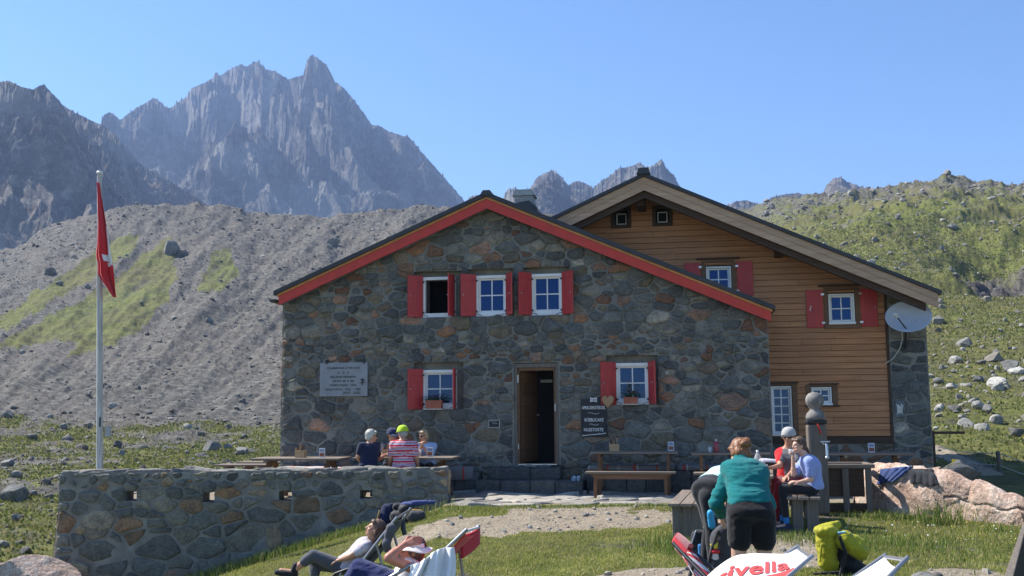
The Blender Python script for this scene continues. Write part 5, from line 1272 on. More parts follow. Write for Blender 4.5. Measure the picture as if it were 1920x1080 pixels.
tx0, tx1 = P(1472, 870, 15.8).x-fp.x, P(1617, 870, 15.8).x-fp.x
m = MB(); m.box(tx0, tx1, 0.25, 0.33, 0.64, 0.70, 0, 0.01); m.box(tx0, tx1, 0.82, 0.90, 0.64, 0.70, 0, 0.01); m.box(tx0, tx0+0.08, 0.33, 0.82, 0.64, 0.70, 0, 0.01); m.box(tx1-0.08, tx1, 0.33, 0.82, 0.64, 0.70, 0, 0.01)
m.build('trough_rim', M_WGREYX, ft)
m = MB(); m.box(tx0+0.12, tx1-0.15, 0.31, 0.84, 0.22, 0.635, 0, 0.01); m.build('trough', M_WDARK, ft)
for x in (tx0+0.05, tx1-0.14, (tx0+tx1)/2+0.12):
    m = MB(); m.box(x, x+0.09, 0.27, 0.302, 0, 0.638, 0, 0.005); m.build('leg', M_WGREYZ, ft)
m = MB(); m.box(tx0, tx1-0.1, 0.30, 0.42, 0.02, 0.12, 0, 0.01); m.build('sill', M_WDARK, ft)

# ------------------------------------------------------------------ flagpole with limp flag
fb = P(189, 885, 18.3); ftop = P(187, 326, 18.3)
pole = thing('flagpole', 'white weathered wooden flagpole standing behind the terrace wall', 'flagpole', (fb.x, 18.3, 0)); hp = ftop.z; lean = ftop.x-fb.x
M_POLE = simple('weathered_white_pole', (0.62, 0.61, 0.58), 0.6, 0.1, 3, 0.3, 0.004, stretch=(12, 12, 0.8), col2=(0.30, 0.28, 0.25))
m = MB(); m.tube([(0, 0, 0), (lean*0.5, 0, hp*0.5), (lean, 0, hp)], [0.062, 0.052, 0.040], 0, 16); m.build('pole', M_POLE, pole)
m = MB(); m.lathe([(0.0, hp), (0.055, hp), (0.06, hp+0.02), (0.05, hp+0.045), (0.0, hp+0.05)], 0, 16, (lean, 0, 0)); m.build('cap', M_WHITE, pole)
m = MB(); z = P(197, 808, 18.3).z; m.box(0.06, 0.15, -0.04, 0.04, z-0.1, z+0.09, 0, 0.005); m.build('junction_box', simple('grey_box', (0.35, 0.36, 0.36), 0.5), pole)
m = MB(); m.bar((-0.02, -0.065, P(190, 800, 18.3).z), (-0.02, -0.07, P(190, 782, 18.3).z), 0.03, 0.02); m.build('cleat', M_IRON, pole)
m = MB(); m.tube([(-0.045, -0.05, 0.8), (lean-0.03, -0.045, hp-0.05)], 0.004, 0, 6); m.build('halyard', M_STEEL, pole)
M_FRED = cloth('flag_red', (0.62, 0.012, 0.02), 0.75, 40, 0.08, 0.3); M_FWH = cloth('flag_white', (0.8, 0.78, 0.76), 0.8, 40, 0.05)
prof = [(345, 186, 190), (370, 185.5, 194), (400, 184, 199), (430, 183, 204), (455, 182, 208), (478, 180, 211), (486, 181, 213), (492, 184, 214), (505, 184.5, 216), (515, 185, 217), (530, 196, 219), (545, 207, 220.5), (558, 216, 221.5)]
fyy = [q[0] for q in prof]
def flagpt(u, v):
    y = 345+(558-345)*v; a = np.interp(y, fyy, [q[1] for q in prof]); b = np.interp(y, fyy, [q[2] for q in prof]); w_ = (b-a)/1920*18.3
    dep = 0.10*math.sin(u*7.5+v*2.5)*min(1, w_/0.15)+0.05*math.sin(u*16+v*5); p = P(a+(b-a)*u, y, 18.3)
    return (p.x-fb.x, -0.07-0.05*u+dep*0.8, p.z)
m = MB(); nu, nv = 34, 90; m.sheet(flagpt, nu, nv, 0, True, 0.006)
for k in range((nu-1)*(nv-1)):
    u = (k % (nu-1))/(nu-1); v = (k//(nu-1))/(nv-1); y = 345+213*v
    if (u > 0.80 and 425 < y < 482 and u > 0.80+0.0*(y-425)) or (0.52 < u and 478 < y < 494+4*math.sin(u*8)) or (0.62 < u < 0.85 and 492 < y < 499) or (0.28 < u < 0.40 and 424 < y < 431): m.mi[k] = 1
n1 = (nu-1)*(nv-1)
for k in range(n1): m.mi[n1+k] = m.mi[k]
fl = m.build('flag', [M_FRED, M_FWH]); fl.location = pole.location; tag(fl, 'limp red flag with a white cross hanging folded from the flagpole', 'flag')

# ------------------------------------------------------------------ writing
def lettering(parent, name, text, mat, size, loc, rot=(R(90), 0, 0), ext=0.002, align='CENTER', shear=0.0, offset=0.0, spacing=1.0, width=None):
    c = bpy.data.curves.new('t', 'FONT'); c.body = text; c.size = size; c.extrude = ext; c.align_x = align; c.align_y = 'CENTER'; c.shear = shear; c.offset = offset; c.space_character = spacing; c.resolution_u = 3
    ob = bpy.data.objects.new('t', c); COL.objects.link(ob); dg = bpy.context.evaluated_depsgraph_get(); me = bpy.data.meshes.new_from_object(ob.evaluated_get(dg), depsgraph=dg)
    bpy.data.objects.remove(ob); me.materials.clear(); me.materials.append(mat)
    if width:
        xs = [v.co.x for v in me.vertices]; k = width/(max(xs)-min(xs))
        for v in me.vertices: v.co.x *= k
    o = link(name, me, parent); o.location = loc; o.rotation_euler = rot; return o
M_INK = simple('engraved_ink', (0.05, 0.055, 0.06), 0.7); M_CHALK = simple('chalk_white', (0.72, 0.72, 0.70), 0.9, 0.2, 60)
# marble plaque
a = hx(602, 712); b = hx(691, 712); z0, z1 = hx(646, 743)[1], hx(646, 680)[1]; cx_, cz_ = (a[0]+b[0])/2, (z0+z1)/2; PW, PH = b[0]-a[0], z1-z0
pl = thing('memorial_plaque', 'grey marble inscription plaque on the left part of the stone hut wall', 'plaque', HF.w(cx_, -0.05, cz_), -ALPHA)
m = MB(); m.box(-PW/2, PW/2, -0.02, 0.015, -PH/2, PH/2, 0, 0.004); m.build('slab', simple('grey_marble', (0.24, 0.255, 0.275), 0.5, 0.12, 4, 0.05), pl)
for i, (t, fx, sz) in enumerate([("CHAMANNA D' ES-CHA", 0.0, 1), ("C  A  S", -0.0, 1), ("SECZIUN BERNINA", 0.0, 1), ("2594 M S M", -0.0, 1), ("FABRICHEDA  1934", 0.0, 1), ("RENOVEDA  1956 - 1989", 0.0, 1), ("2019 - 2020", 0.18, 1)]):
    wd = [0.70, 0.24, 0.54, 0.44, 0.55, 0.74, 0.36][i]*PW
    lettering(pl, 'lettering', t, M_INK, 0.062, ((fx-0.01)*PW, -0.022, PH*(0.335-i*0.123-(0.02 if 0 < i < 6 else 0))), width=wd, offset=0.001)
for sx, sz in ((-0.36, 0.5), (0.42, 0.5), (-0.44, -0.5), (0.42, -0.5)):
    m = MB(); m.box(sx*PW-0.022, sx*PW+0.022, -0.035, 0.02, sz*PH-0.025, sz*PH+0.04*(1 if sz > 0 else -1)+0.02, 0, 0.004); m.build('clamp', M_IRON, pl)
m = MB(); ex_, ez_ = 0.40*PW, -0.09*PH; m.sphere((ex_, -0.045, ez_+0.045), (0.035, 0.02, 0.025)); m.bar((ex_, -0.04, ez_+0.04), (ex_-0.005, -0.04, ez_-0.06), 0.015, 0.015); m.bar((ex_-0.05, -0.04, ez_-0.02), (ex_+0.05, -0.04, ez_), 0.012, 0.015); m.build('bronze_ornament', M_IRON, pl)
# chalkboard
a = hx(1090, 783); b = hx(1138, 783); z0, z1 = hx(1114, 819)[1], hx(1114, 748)[1]; BW, BH = b[0]-a[0], z1-z0
cb = thing('chalkboard', 'black menu board with white hand lettering beside the door', 'sign', HF.w((a[0]+b[0])/2, -0.05, (z0+z1)/2), -ALPHA)
m = MB(); m.box(-BW/2, BW/2, -0.012, 0.012, -BH/2, BH/2, 0, 0.006); m.build('board', simple('blackboard', (0.012, 0.013, 0.018), 0.6, 0.3, 6, 0), cb)
m = MB(); m.prism([(-0.065, 0.30), (-0.06, 0.385), (0, 0.37), (0.065, 0.385), (0.065, 0.295), (0, 0.31)], -0.018, -0.0125); m.build('logo_patch', M_CHALK, cb)
lettering(cb, 'lettering', 'rivella', M_INK, 0.045, (0, -0.0195, 0.34), shear=0.2, offset=0.001, ext=0.001)
lettering(cb, 'lettering', 'APRIKOSENSTREUSEL', M_CHALK, 0.085, (0.0, -0.0145, 0.19), width=BW*0.92, shear=0.12, offset=0.0012, ext=0.001)
lettering(cb, 'lettering', 'R\u00dcEBLICAKE', M_CHALK, 0.085, (0.0, -0.0145, -0.04), width=BW*0.74, shear=0.08, offset=0.0012, ext=0.001)
lettering(cb, 'lettering', 'NUSSTORTE', M_CHALK, 0.085, (-0.01, -0.0145, -0.225), width=BW*0.76, shear=0.08, offset=0.0012, ext=0.001)
lettering(cb, 'lettering', "Genuss in der Chamanna d'Es-cha SAC", M_CHALK, 0.034, (0.0, -0.0145, -0.31), rot=(R(90), R(-5), 0), width=BW*0.93, offset=0.0012, ext=0.001)
for z, w_ in ((0.085, 0.11), (-0.125, 0.085)):
    m = MB(); m.tube([(-w_+2*w_*k/16, -0.015, z+0.012*math.sin(k/16*2*PI*1.0+0.5)) for k in range(17)], 0.004, 0, 5); m.build('flourish', M_CHALK, cb)
# small notice left of the door
a = hx(917, 794); b = hx(938, 794); z0, z1 = hx(928, 802)[1], hx(928, 787)[1]; NW, NH = b[0]-a[0], z1-z0
sn = thing('notice_board', 'small black notice in a pale frame between left window and door', 'sign', HF.w((a[0]+b[0])/2, -0.05, (z0+z1)/2), -ALPHA)
m = MB(); m.box(-NW/2, NW/2, -0.008, 0.01, -NH/2, NH/2, 0, 0.003); m.build('frame', simple('pale_frame', (0.45, 0.44, 0.4), 0.7), sn)
m = MB(); m.box(-NW/2+0.014, NW/2-0.014, -0.014, -0.0085, -NH/2+0.014, NH/2-0.014); m.build('panel', MATS['blackboard'], sn)
for k, (x0, x1, z) in enumerate([(-0.07, -0.01, 0.035), (0.0, 0.05, 0.03), (-0.03, 0.02, 0.0), (0.03, 0.07, -0.0)]):
    m = MB(); m.tube([(x0+(x1-x0)*i/6, -0.016, z+0.008*(i % 2)) for i in range(7)], 0.003, 0, 5); m.build('chalk_stroke', M_CHALK, sn)
# wooden heart
hx_, hz_ = hx(1142, 752); m = MB(); pts = []
for k in range(28): t = 2*PI*k/28; pts.append((0.0075*16*math.sin(t)**3*0.95, 0.0085*(13*math.cos(t)-5*math.cos(2*t)-2*math.cos(3*t)-math.cos(4*t))))
M_HEART = wood('heart_wood', (0.34, 0.18, 0.08), (0.52, 0.34, 0.19), 2, 0.6, 8)
ht = thing('wooden_heart', 'thick wooden heart hanging on a red ribbon below the right flower window', 'heart', HF.w(hx_, -0.22, hz_), -ALPHA-R(18))
m.prism(pts, -0.035, 0.035); o = m.build('heart', M_HEART, ht)
m = MB(); m.tube([(0, 0, 0.06), (-0.01, 0.0, 0.34)], 0.006, 0, 6); m.tube([(0.03, 0, 0.07), (-0.01, 0.0, 0.34)], 0.006, 0, 6); m.build('ribbon', M_RED, ht)

# ------------------------------------------------------------------ flower boxes
M_TERRA = simple('terracotta', (0.36, 0.11, 0.06), 0.8, 0.15, 10)
def flower_box(px0, px1, py0, py1, label, cols, hgt, seed, nleaf=260, spread=1.0):
    a, z1 = hx(px0, py0); b, z0 = hx(px1, py1); o = thing('flower_box', label, 'flower box', HF.w((a+b)/2, -0.10, z0), -ALPHA); W = b-a; H = z1-z0
    m = MB(); m.prism([(-W/2+0.02, 0.02), (W/2-0.02, 0.02), (W/2, H), (-W/2, H)], -0.07, 0.07); m.build('planter', M_TERRA, o)
    m = MB(); m.box(-W/2-0.02, W/2+0.02, -0.075, 0.09, 0.0, 0.018); m.build('saucer', simple('pale_saucer', (0.5, 0.46, 0.4), 0.8), o)
    rs = np.random.RandomState(seed); V = []; F = []; C = []
    for k in range(nleaf):
        c = np.array([rs.normal(0, W*0.30*spread), rs.normal(0, 0.035), H+abs(rs.normal(0, hgt*0.45))]); r = rs.uniform(0.010, 0.02); q = rs.normal(size=(3, 3)); q /= np.linalg.norm(q, axis=1)[:, None]
        a_ = q[0]; b_ = np.cross(q[0], q[1]); b_ /= np.linalg.norm(b_); n0 = len(V); V += [c+a_*r, c+b_*r*0.7, c-a_*r, c-b_*r*0.7]; F.append((n0, n0+1, n0+2, n0+3))
        hi = c[2] > H+hgt*0.35
        col = cols[rs.randint(len(cols))] if (hi and rs.uniform() < 0.6) else (0.03+0.03*rs.uniform(), 0.07+0.05*rs.uniform(), 0.02); C += [col]*4
    link('plant', mk_mesh('plant', V, F, [M_GRASS], None, False, C), o)
flower_box(801, 832, 751, 768, 'terracotta window box with small purple flowers on the left lower sill', [(0.16, 0.06, 0.28), (0.10, 0.04, 0.2)], 0.12, 3, 300, 1.25)
flower_box(1169, 1197, 745, 759, 'terracotta window box with a taller red leaved plant on the right lower sill', [(0.25, 0.06, 0.03), (0.2, 0.12, 0.03), (0.35, 0.03, 0.04)], 0.24, 4, 300, 1.0)

# ------------------------------------------------------------------ table ware
def cutlery_box(c, rz, label, seed):
    o = thing('cutlery_box', label, 'box', c, rz); m = MB(); t = 0.01
    m.box(-0.09, 0.09, -0.06, -0.05, 0, 0.13, 0, 0.002); m.box(-0.09, 0.09, 0.05, 0.06, 0, 0.13, 0, 0.002); m.box(-0.09, -0.08, -0.05, 0.05, 0, 0.17, 0, 0.002); m.box(0.08, 0.09, -0.05, 0.05, 0, 0.13, 0, 0.002); m.box(-0.08, 0.08, -0.05, 0.05, 0, 0.01); m.box(-0.005, 0.005, -0.05, 0.05, 0.01, 0.2, 0, 0.002)
    m.build('crate', M_WLIGHT, o); rs = np.random.RandomState(seed)
    for k in range(7):
        m = MB(); x, y = rs.uniform(-0.065, 0.07), rs.uniform(-0.03, 0.03); m.tube([(x, y, 0.02), (x+rs.normal()*0.01, y+rs.normal()*0.01, 0.2), (x+rs.normal()*0.02, y, 0.24)], [0.004, 0.007, 0.01], 0, 6); m.build('cutlery', M_IRON if k % 3 else M_WLIGHT, o)
def menu_card(c, rz, label):
    o = thing('menu_card', label, 'menu card', c, rz); m = MB(); m.box(-0.055, 0.055, -0.012, 0.012, 0.0, 0.165, 0, 0.003); m.build('card', simple('card_white', (0.62, 0.64, 0.68), 0.4), o)
    m = MB(); m.box(-0.045, 0.045, -0.0145, -0.0125, 0.02, 0.085); m.build('photo_panel', simple('card_photo', (0.30, 0.10, 0.05), 0.5, 0.5, 40), o); m = MB(); m.box(-0.045, 0.045, -0.0143, -0.0125, 0.10, 0.15); m.build('text_panel', simple('card_blue', (0.25, 0.30, 0.42), 0.5, 0.3, 60), o)
def on(px, py, Y, z): p = P(px, py, Y); return (p.x, p.y, z)
cutlery_box(on(564, 850, 18.8, 0.71), A_, 'wooden cutlery box on the empty left corner table', 1)
menu_card(on(604, 845, 18.8, 0.71), A_, 'small standing menu card on the empty left corner table')
menu_card(on(806, 845, 18.7, 0.71), A_, 'small standing menu card in front of the woman with sunglasses')
cutlery_box(on(1152, 840, 18.75, 0.775), A_, 'wooden cutlery box on the table below the chalkboard', 2)
menu_card(on(1258, 835, 18.75, 0.775), A_, 'small standing menu card on the table below the flower window')
menu_card(on(1634, 845, 18.3, 0.735), A_, 'small standing menu card on the table behind the fountain')
cutlery_box(on(727, 846, 18.8, 0.71), A_, 'wooden condiment box between the guests at the left table', 5)
M_CLEAR = None
def clear(name, col, rough=0.05, alpha=0.35):
    m, t, b = principled(name); b.inputs['Base Color'].default_value = (*col, 1); b.inputs['Roughness'].default_value = rough; b.inputs['Alpha'].default_value = alpha; b.inputs['Specular IOR Level'].default_value = 0.8; return m
M_CLEAR = clear('clear_plastic', (0.75, 0.78, 0.8)); M_CIDER = clear('amber_drink', (0.72, 0.28, 0.03), 0.1, 0.92); M_BEER = clear('orange_beer', (0.75, 0.22, 0.05), 0.1, 0.92)
rb_ = thing('bottle', 'dark red plastic bottle on the table at the hut right corner', 'bottle', on(1343, 840, 18.2, 0.765)); m = MB(); m.lathe([(0, 0), (0.045, 0), (0.047, 0.02), (0.047, 0.13), (0.038, 0.17), (0.022, 0.19)], 0, 16); m.build('body', simple('red_bottle', (0.32, 0.03, 0.05), 0.25), rb_); m = MB(); m.lathe([(0.022, 0.185), (0.022, 0.23), (0.0, 0.231)], 0, 12); m.build('cap', simple('pale_cap', (0.45, 0.35, 0.35), 0.4), rb_)
def tumbler(c, label, r=0.033, h=0.10, fill=0.6, liq=M_BEER, handle=False, rz=0.0, name='drinking_glass', cat='glass'):
    o = thing(name, label, cat, c, rz); m = MB(); m.lathe([(0, 0), (r*0.85, 0), (r, h), (r-0.003, h), (r*0.82, 0.008), (0, 0.008)], 0, 16)
    if handle: m.tube([(r*0.95, 0, h*0.85), (r+0.035, 0, h*0.8), (r+0.035, 0, h*0.3), (r*0.9, 0, h*0.2)], 0.007, 0, 8)
    m.build('vessel', M_CLEAR, o); m = MB(); m.lathe([(0, 0.009), (r*0.80, 0.009), (r*0.80+(r*0.14)*fill, h*fill), (0, h*fill)], 0, 16); m.build('drink', liq, o); return o
tumbler(on(1331, 845, 18.15, 0.765), 'small empty clear glass beside the dark red bottle', fill=0.1, liq=M_CLEAR)
tumbler(on(787, 845, 18.75, 0.71), 'glass of pale drink beside the woman with sunglasses', h=0.13, liq=M_CIDER)
cbx = on(1421, 870, 13.85, 0.675); cb_ = thing('cider_bottle', 'large clear plastic bottle half full of amber cider on the picnic table', 'bottle', cbx)
m = MB(); m.lathe([(0, 0), (0.042, 0.0), (0.048, 0.015), (0.048, 0.19), (0.044, 0.215), (0.026, 0.255), (0.016, 0.27), (0.016, 0.285)], 0, 18); m.build('body', M_CLEAR, cb_)
m = MB(); m.lathe([(0, 0.003), (0.045, 0.004), (0.045, 0.165), (0, 0.165)], 0, 18); m.build('drink', M_CIDER, cb_); m = MB(); m.lathe([(0.018, 0.28), (0.018, 0.305), (0, 0.306)], 0, 12); m.build('cap', M_WHITE, cb_)

# ------------------------------------------------------------------ pink granite boulder with clothes, grey boulder behind
def boulder_granite():
    """one long slab of granite: cross sections along its length, chopped into facets"""
    top = [(1602, 935), (1610, 908), (1628, 884), (1646, 868), (1662, 860), (1690, 862), (1702, 873), (1730, 876), (1762, 880), (1800, 893), (1850, 910), (1900, 930), (1950, 952), (2010, 975), (2050, 1000)]
    base = [(1602, 962), (1700, 985), (1800, 1010), (1900, 1018), (1980, 1016), (2050, 1022)]
    n, m_ = 190, 90; V = []
    pxs = np.linspace(1602, 2050, n); ty = np.interp(pxs, [t[0] for t in top], [t[1] for t in top]); by = np.interp(pxs, [t[0] for t in base], [t[1] for t in base])
    cl = []
    for k, px in enumerate(pxs):
        Y = 15.9-3.1*(k/(n-1)); g = P(px, by[k], Y); tz = P(px, ty[k], Y+0.35).z; s_ = k/(n-1)
        W = 0.62*min(1, (s_*7)**0.6+0.05)*min(1, ((1-s_)*6)**0.6+0.05); H = max(0.05, tz-(-0.25)); cl.append((px, Y, tz, W, H))
        for j in range(m_):
            th = PI*j/(m_-1); c, sn = math.cos(th), math.sin(th)
            yy = Y+0.35-W*math.copysign(abs(c)**0.5, c); zz = -0.25+H*(sn**0.5); xx = P(px, 950, Y+0.35).x; V.append((xx, yy, zz))
    V = np.array(V); C = V.reshape(n, m_, 3).mean(1).repeat(m_, 0)
    q = V*np.array([1.5, 1.5, 1.8]); wx = fbm(q[:, 0]+3, q[:, 1], q[:, 2], oct=2)*0.6
    # facets: piecewise-flat steps from a coarse cell pattern
    rs = np.random.RandomState(12); pts = np.stack([rs.uniform(V[:, 0].min(), V[:, 0].max(), 70), rs.uniform(V[:, 1].min(), V[:, 1].max(), 70), rs.uniform(-0.2, 0.8, 70)], -1); nrm = rs.normal(size=(70, 3)); nrm /= np.linalg.norm(nrm, axis=1)[:, None]
    dd = ((V[:, None]-pts[None])**2).sum(-1); i1 = dd.argmin(1); fac = ((V-pts[i1])*nrm[i1]).sum(1)*0.30
    out_ = V-C; out_ /= np.linalg.norm(out_, axis=1)[:, None]+1e-6
    d = np.clip(fac, -0.10, 0.05)+0.05*fbm(q[:, 0]*1.2+wx, q[:, 1]*1.2, q[:, 2]*1.2, oct=6, ridged=True, gain=0.6)-0.03
    # long crack
    px_, py_ = project(V[:, 0], V[:, 1], V[:, 2]); crack = np.exp(-((py_-np.interp(px_, [1600, 1680, 1760, 1800, 1860, 1950], [905, 915, 925, 940, 952, 960])-4*np.sin(px_/9))/2.2)**2)*(px_ > 1770); crack = np.maximum(crack, np.exp(-((px_-1654-5*np.sin(py_/11))/2.5)**2)*(py_ > 880)); d = d-0.05*crack
    V = V+out_*d[:, None]; idx = np.arange(n*m_).reshape(n, m_); F = np.stack([idx[:-1, :-1], idx[:-1, 1:], idx[1:, 1:], idx[1:, :-1]], -1).reshape(-1, 4)
    O = np.array(P(1760, 940, 15)); o = link('granite_boulder', np_mesh('granite_boulder', V-O, F[:, ::-1], [M_PINK], False)); o.location = tuple(O)
    return tag(o, 'long low pink granite boulder at the right edge with clothes drying on it', 'boulder')
gb = boulder_granite()
from mathutils.bvhtree import BVHTree
def bvh_of(o):
    me = o.data; M = Matrix.Translation(o.location); return BVHTree.FromPolygons([M @ v.co for v in me.vertices], [tuple(p.vertices) for p in me.polygons])
gbt = bvh_of(gb)
def drape(name, label, cat, quad, mat, tree, nu=22, nv=16, off=0.02, amp=0.02, seed=0, ragged=0.06):
    """garment laid over a boulder: the corners are on the stone, the cloth sags between"""
    q = [Vector((*p, 0)) for p in quad]; rs = np.random.RandomState(seed); hit = {}
    o0 = Vector((0, 0, CAMZ)); last = 15.5; m = MB()
    def fn(u, v):
        nonlocal last
        uu = u; e = ragged*math.sin(u*9+seed)*v; p = (q[0]*(1-uu)+q[1]*uu)*(1-v-e)+(q[3]*(1-uu)+q[2]*uu)*(v+e); d = ray(p.x, p.y).normalized(); h = tree.ray_cast(o0, d)[0]
        if h is not None: last = (h-o0).length
        dist = last-off-amp*(0.5+0.5*float(fbm(np.array(u*6.0+seed), np.array(v*3.0), oct=3)))-0.012*math.sin(u*26+v*4+seed)
        return o0+d*dist
    m.sheet(fn, nu, nv, 0, True, 0.012); o = m.build(name, mat); return tag(o, label, cat)
drape('shirt', 'dark blue shirt spread on the left top of the pink boulder', 'shirt', [(1652, 880), (1712, 874), (1680, 902), (1645, 908)], cloth('blue_shirt', (0.035, 0.06, 0.17)), gbt, seed=1)
drape('shirt', 'black jacket spread on the pink boulder right of the blue shirt', 'jacket', [(1702, 880), (1748, 879), (1760, 911), (1708, 906)], cloth('black_jacket', (0.02, 0.021, 0.026)), gbt, seed=2)
boulder('boulder', 'grey green boulder with a yellow box behind the pink granite boulder', P(1798, 893, 17.6), (0.42, 0.35, 0.24), 303, M_BOULDER, 0.4, 5)
m = MB(); p = P(1789, 866, 17.6); m.box(-0.035, 0.035, -0.035, 0.035, -0.03, 0.04, 0, 0.006); o = m.build('yellow_box', simple('yellow_plastic', (0.65, 0.48, 0.02), 0.5)); o.location = p; tag(o, 'small yellow box on the grey green boulder', 'box')

# wire fence right of the houses
def fence_post(px, py0, py1, Y, label):
    a = P(px, py1, Y); b = P(px, py0, Y); o = thing('fence_post', label, 'fence post', (a.x, Y, a.z)); m = MB(); h = b.z-a.z; m.tube([(0, 0, -0.3), (0.01, 0, h*0.5), (-0.01, 0, h)], [0.05, 0.048, 0.045], 0, 10); m.build('post', M_WGREYZ, o); return o
fence_post(1874, 846, 890, 22.5, 'thin wooden fence post on the right hillside path')
fence_post(1990, 840, 900, 20.0, 'wooden fence post beyond the right edge of the view')
for (z0, z1, nm) in ((845, 838, 'upper'), (872, 905, 'lower')):
    a = P(1760, 838 if nm == 'upper' else 856, 26); b = P(1874, 850 if nm == 'upper' else 872, 22.5); c = P(1990, 880 if nm == 'upper' else 905, 20.0)
    m = MB(); pts = []
    for p, q in ((a, b), (b, c)):
        for k in range(8): t = k/8; pts.append(p.lerp(q, t)-Vector((0, 0, 0.05*math.sin(PI*t))))
    m.tube(pts+[c], 0.009, 0, 5); tag(m.build('fence_wire', simple('wire_rope', (0.5, 0.49, 0.46), 0.5)), '%s fence wire running down past the thin wooden post' % nm, 'wire')
x, z = HF.hit(1745, 811, REC-0.05); o = thing('gate_rail', 'dark wooden rail and post at the right corner of the timber house', 'rail', HF.w(x, REC-0.05, 0), -ALPHA); m = MB(); m.box(0, 0.07, 0, 0.07, -0.05, z+0.03, 0, 0.004); m.build('post', M_WDARK, o); m = MB(); m.box(0.071, 0.62, 0.01, 0.05, z-0.03, z+0.02, 0, 0.004); m.build('rail', M_WDARK, o)

# ------------------------------------------------------------------ deck chairs in the foreground
def strip(pts_a, pts_b, n=24, m_=14, sag=0.0, mi=0, thick=0.004, mb_=None):
    """fabric between two poly-lines (same number of points), sagging in the middle"""
    pa = [Vector(p) for p in pts_a]; pb = [Vector(p) for p in pts_b]
    def along(P_, u):
        t = u*(len(P_)-1); i = min(int(t), len(P_)-2); f = t-i
        p0 = P_[max(i-1, 0)]; p1 = P_[i]; p2 = P_[i+1]; p3 = P_[min(i+2, len(P_)-1)]
        return 0.5*((2*p1)+(p2-p0)*f+(2*p0-5*p1+4*p2-p3)*f*f+(3*p1-p0-3*p2+p3)*f*f*f)
    fn = lambda u, v: along(pa, u)*(1-v)+along(pb, u)*v-Vector((0, 0, sag*4*v*(1-v)))
    if mb_ is not None: mb_.sheet(fn, n, m_, mi, True, thick)
    return fn
M_CANVAS = cloth('white_canvas', (0.80, 0.79, 0.77), 0.85, 80, 0.04); M_RCANV = cloth('red_canvas', (0.60, 0.045, 0.04), 0.8, 80, 0.06); M_RPAD = cloth('red_pad', (0.52, 0.03, 0.045), 0.8, 80, 0.06)
# 1 white chair with red lettering, seen from behind its left side; head end to the right
dc = thing('deck_chair', 'white canvas deck chair with big red lettering at the bottom centre right', 'deck chair', (0, 0, 0)); dc0 = P(1420, 1090, 6.4); dc.location = (dc0.x, dc0.y, float(ground_z(dc0.x, dc0.y))); OD = Vector(dc.location)
far_ = [P(1495, 1029, 6.75), P(1474, 1038, 6.72), P(1440, 1038, 6.68), P(1406, 1038, 6.64), P(1370, 1046, 6.6), P(1324, 1082, 6.55), P(1290, 1130, 6.5), P(1240, 1165, 6.45)]
near_ = [P(1521, 1047, 6.15), P(1500, 1066, 6.12), P(1470, 1087, 6.08), P(1430, 1106, 6.04), P(1385, 1130, 6.0), P(1330, 1165, 5.95), P(1280, 1210, 5.9), P(1220, 1240, 5.85)]
m = MB(); fnc = strip([p-OD for p in far_], [p-OD for p in near_], 50, 20, 0.0, 0, 0.004, m); m.build('canvas', M_CANVAS, dc)
m = MB()
def frame_pole(m, a, b, r=0.013, mi=0): m.tube([Vector(a)-OD, Vector(b)-OD], r, mi, 10)
mm = MB(); frame_pole(mm, P(1498, 1024, 6.77), P(1300, 1150, 6.6)); mm.build('side_pole', M_ALU, dc); mm = MB(); frame_pole(mm, P(1524, 1042, 6.12), P(1380, 1165, 5.9)); mm.build('side_pole', M_ALU, dc)
mm = MB(); frame_pole(mm, P(1496, 1030, 6.76), P(1521, 1046, 6.13), 0.011); mm.build('head_bar', M_ALU, dc)
def leg_to_ground(par, OD_, a, x, y, mat=M_ALU): mm = MB(); mm.tube([Vector(a)-OD_, Vector((x, y, float(ground_z(x, y))))-OD_], 0.013, 0, 10); mm.build('leg', mat, par)
for (a, dx_) in ((P(1400, 1088, 6.68), 0.55), (P(1430, 1122, 6.02), 0.55)): leg_to_ground(dc, OD, a, a.x+dx_*0.6, a.y-0.02)
for (a, dx_) in ((P(1300, 1150, 6.6), -0.5), (P(1380, 1165, 5.9), -0.5)): leg_to_ground(dc, OD, a, a.x+dx_*0.6, a.y+0.02)
# lettering mapped on the canvas: letters run from the foot (left) to the head (right)
def text_on(par, OD_, text, mat, u0, u1, v0, v1, fn, off=0.006, shear=0.25):
    c = bpy.data.curves.new('t', 'FONT'); c.body = text; c.size = 1; c.offset = 0.022; c.shear = shear; c.resolution_u = 4; ob = bpy.data.objects.new('t', c); COL.objects.link(ob); dg = bpy.context.evaluated_depsgraph_get(); me = bpy.data.meshes.new_from_object(ob.evaluated_get(dg), depsgraph=dg); bpy.data.objects.remove(ob)
    bm = bmesh.new(); bm.from_mesh(me); bmesh.ops.triangulate(bm, faces=bm.faces[:]); bmesh.ops.subdivide_edges(bm, edges=[e for e in bm.edges if e.calc_length() > 0.15], cuts=2); bmesh.ops.triangulate(bm, faces=bm.faces[:])
    xs = [v.co.x for v in bm.verts]; ys = [v.co.y for v in bm.verts]; x0, x1 = min(xs), max(xs); y0, y1_ = min(ys), max(ys)
    for v in bm.verts:
        s = (v.co.x-x0)/(x1-x0); t = (v.co.y-y0)/(y1_-y0); u = u0+(u1-u0)*s; va = v0[0]+(v0[1]-v0[0])*s; vb = v1[0]+(v1[1]-v1[0])*s; vv = va+(vb-va)*t; p = fn(u, vv); e = 0.01
        n = (fn(min(1, u+e), vv)-fn(max(0, u-e), vv)).cross(fn(u, min(1, vv+e))-fn(u, max(0, vv-e))).normalized(); n = n if n.z > 0 else -n; v.co = p+n*off
    me2 = bpy.data.meshes.new('lettering'); bm.to_mesh(me2); bm.free(); me2.materials.append(mat); return link('lettering', me2, par)
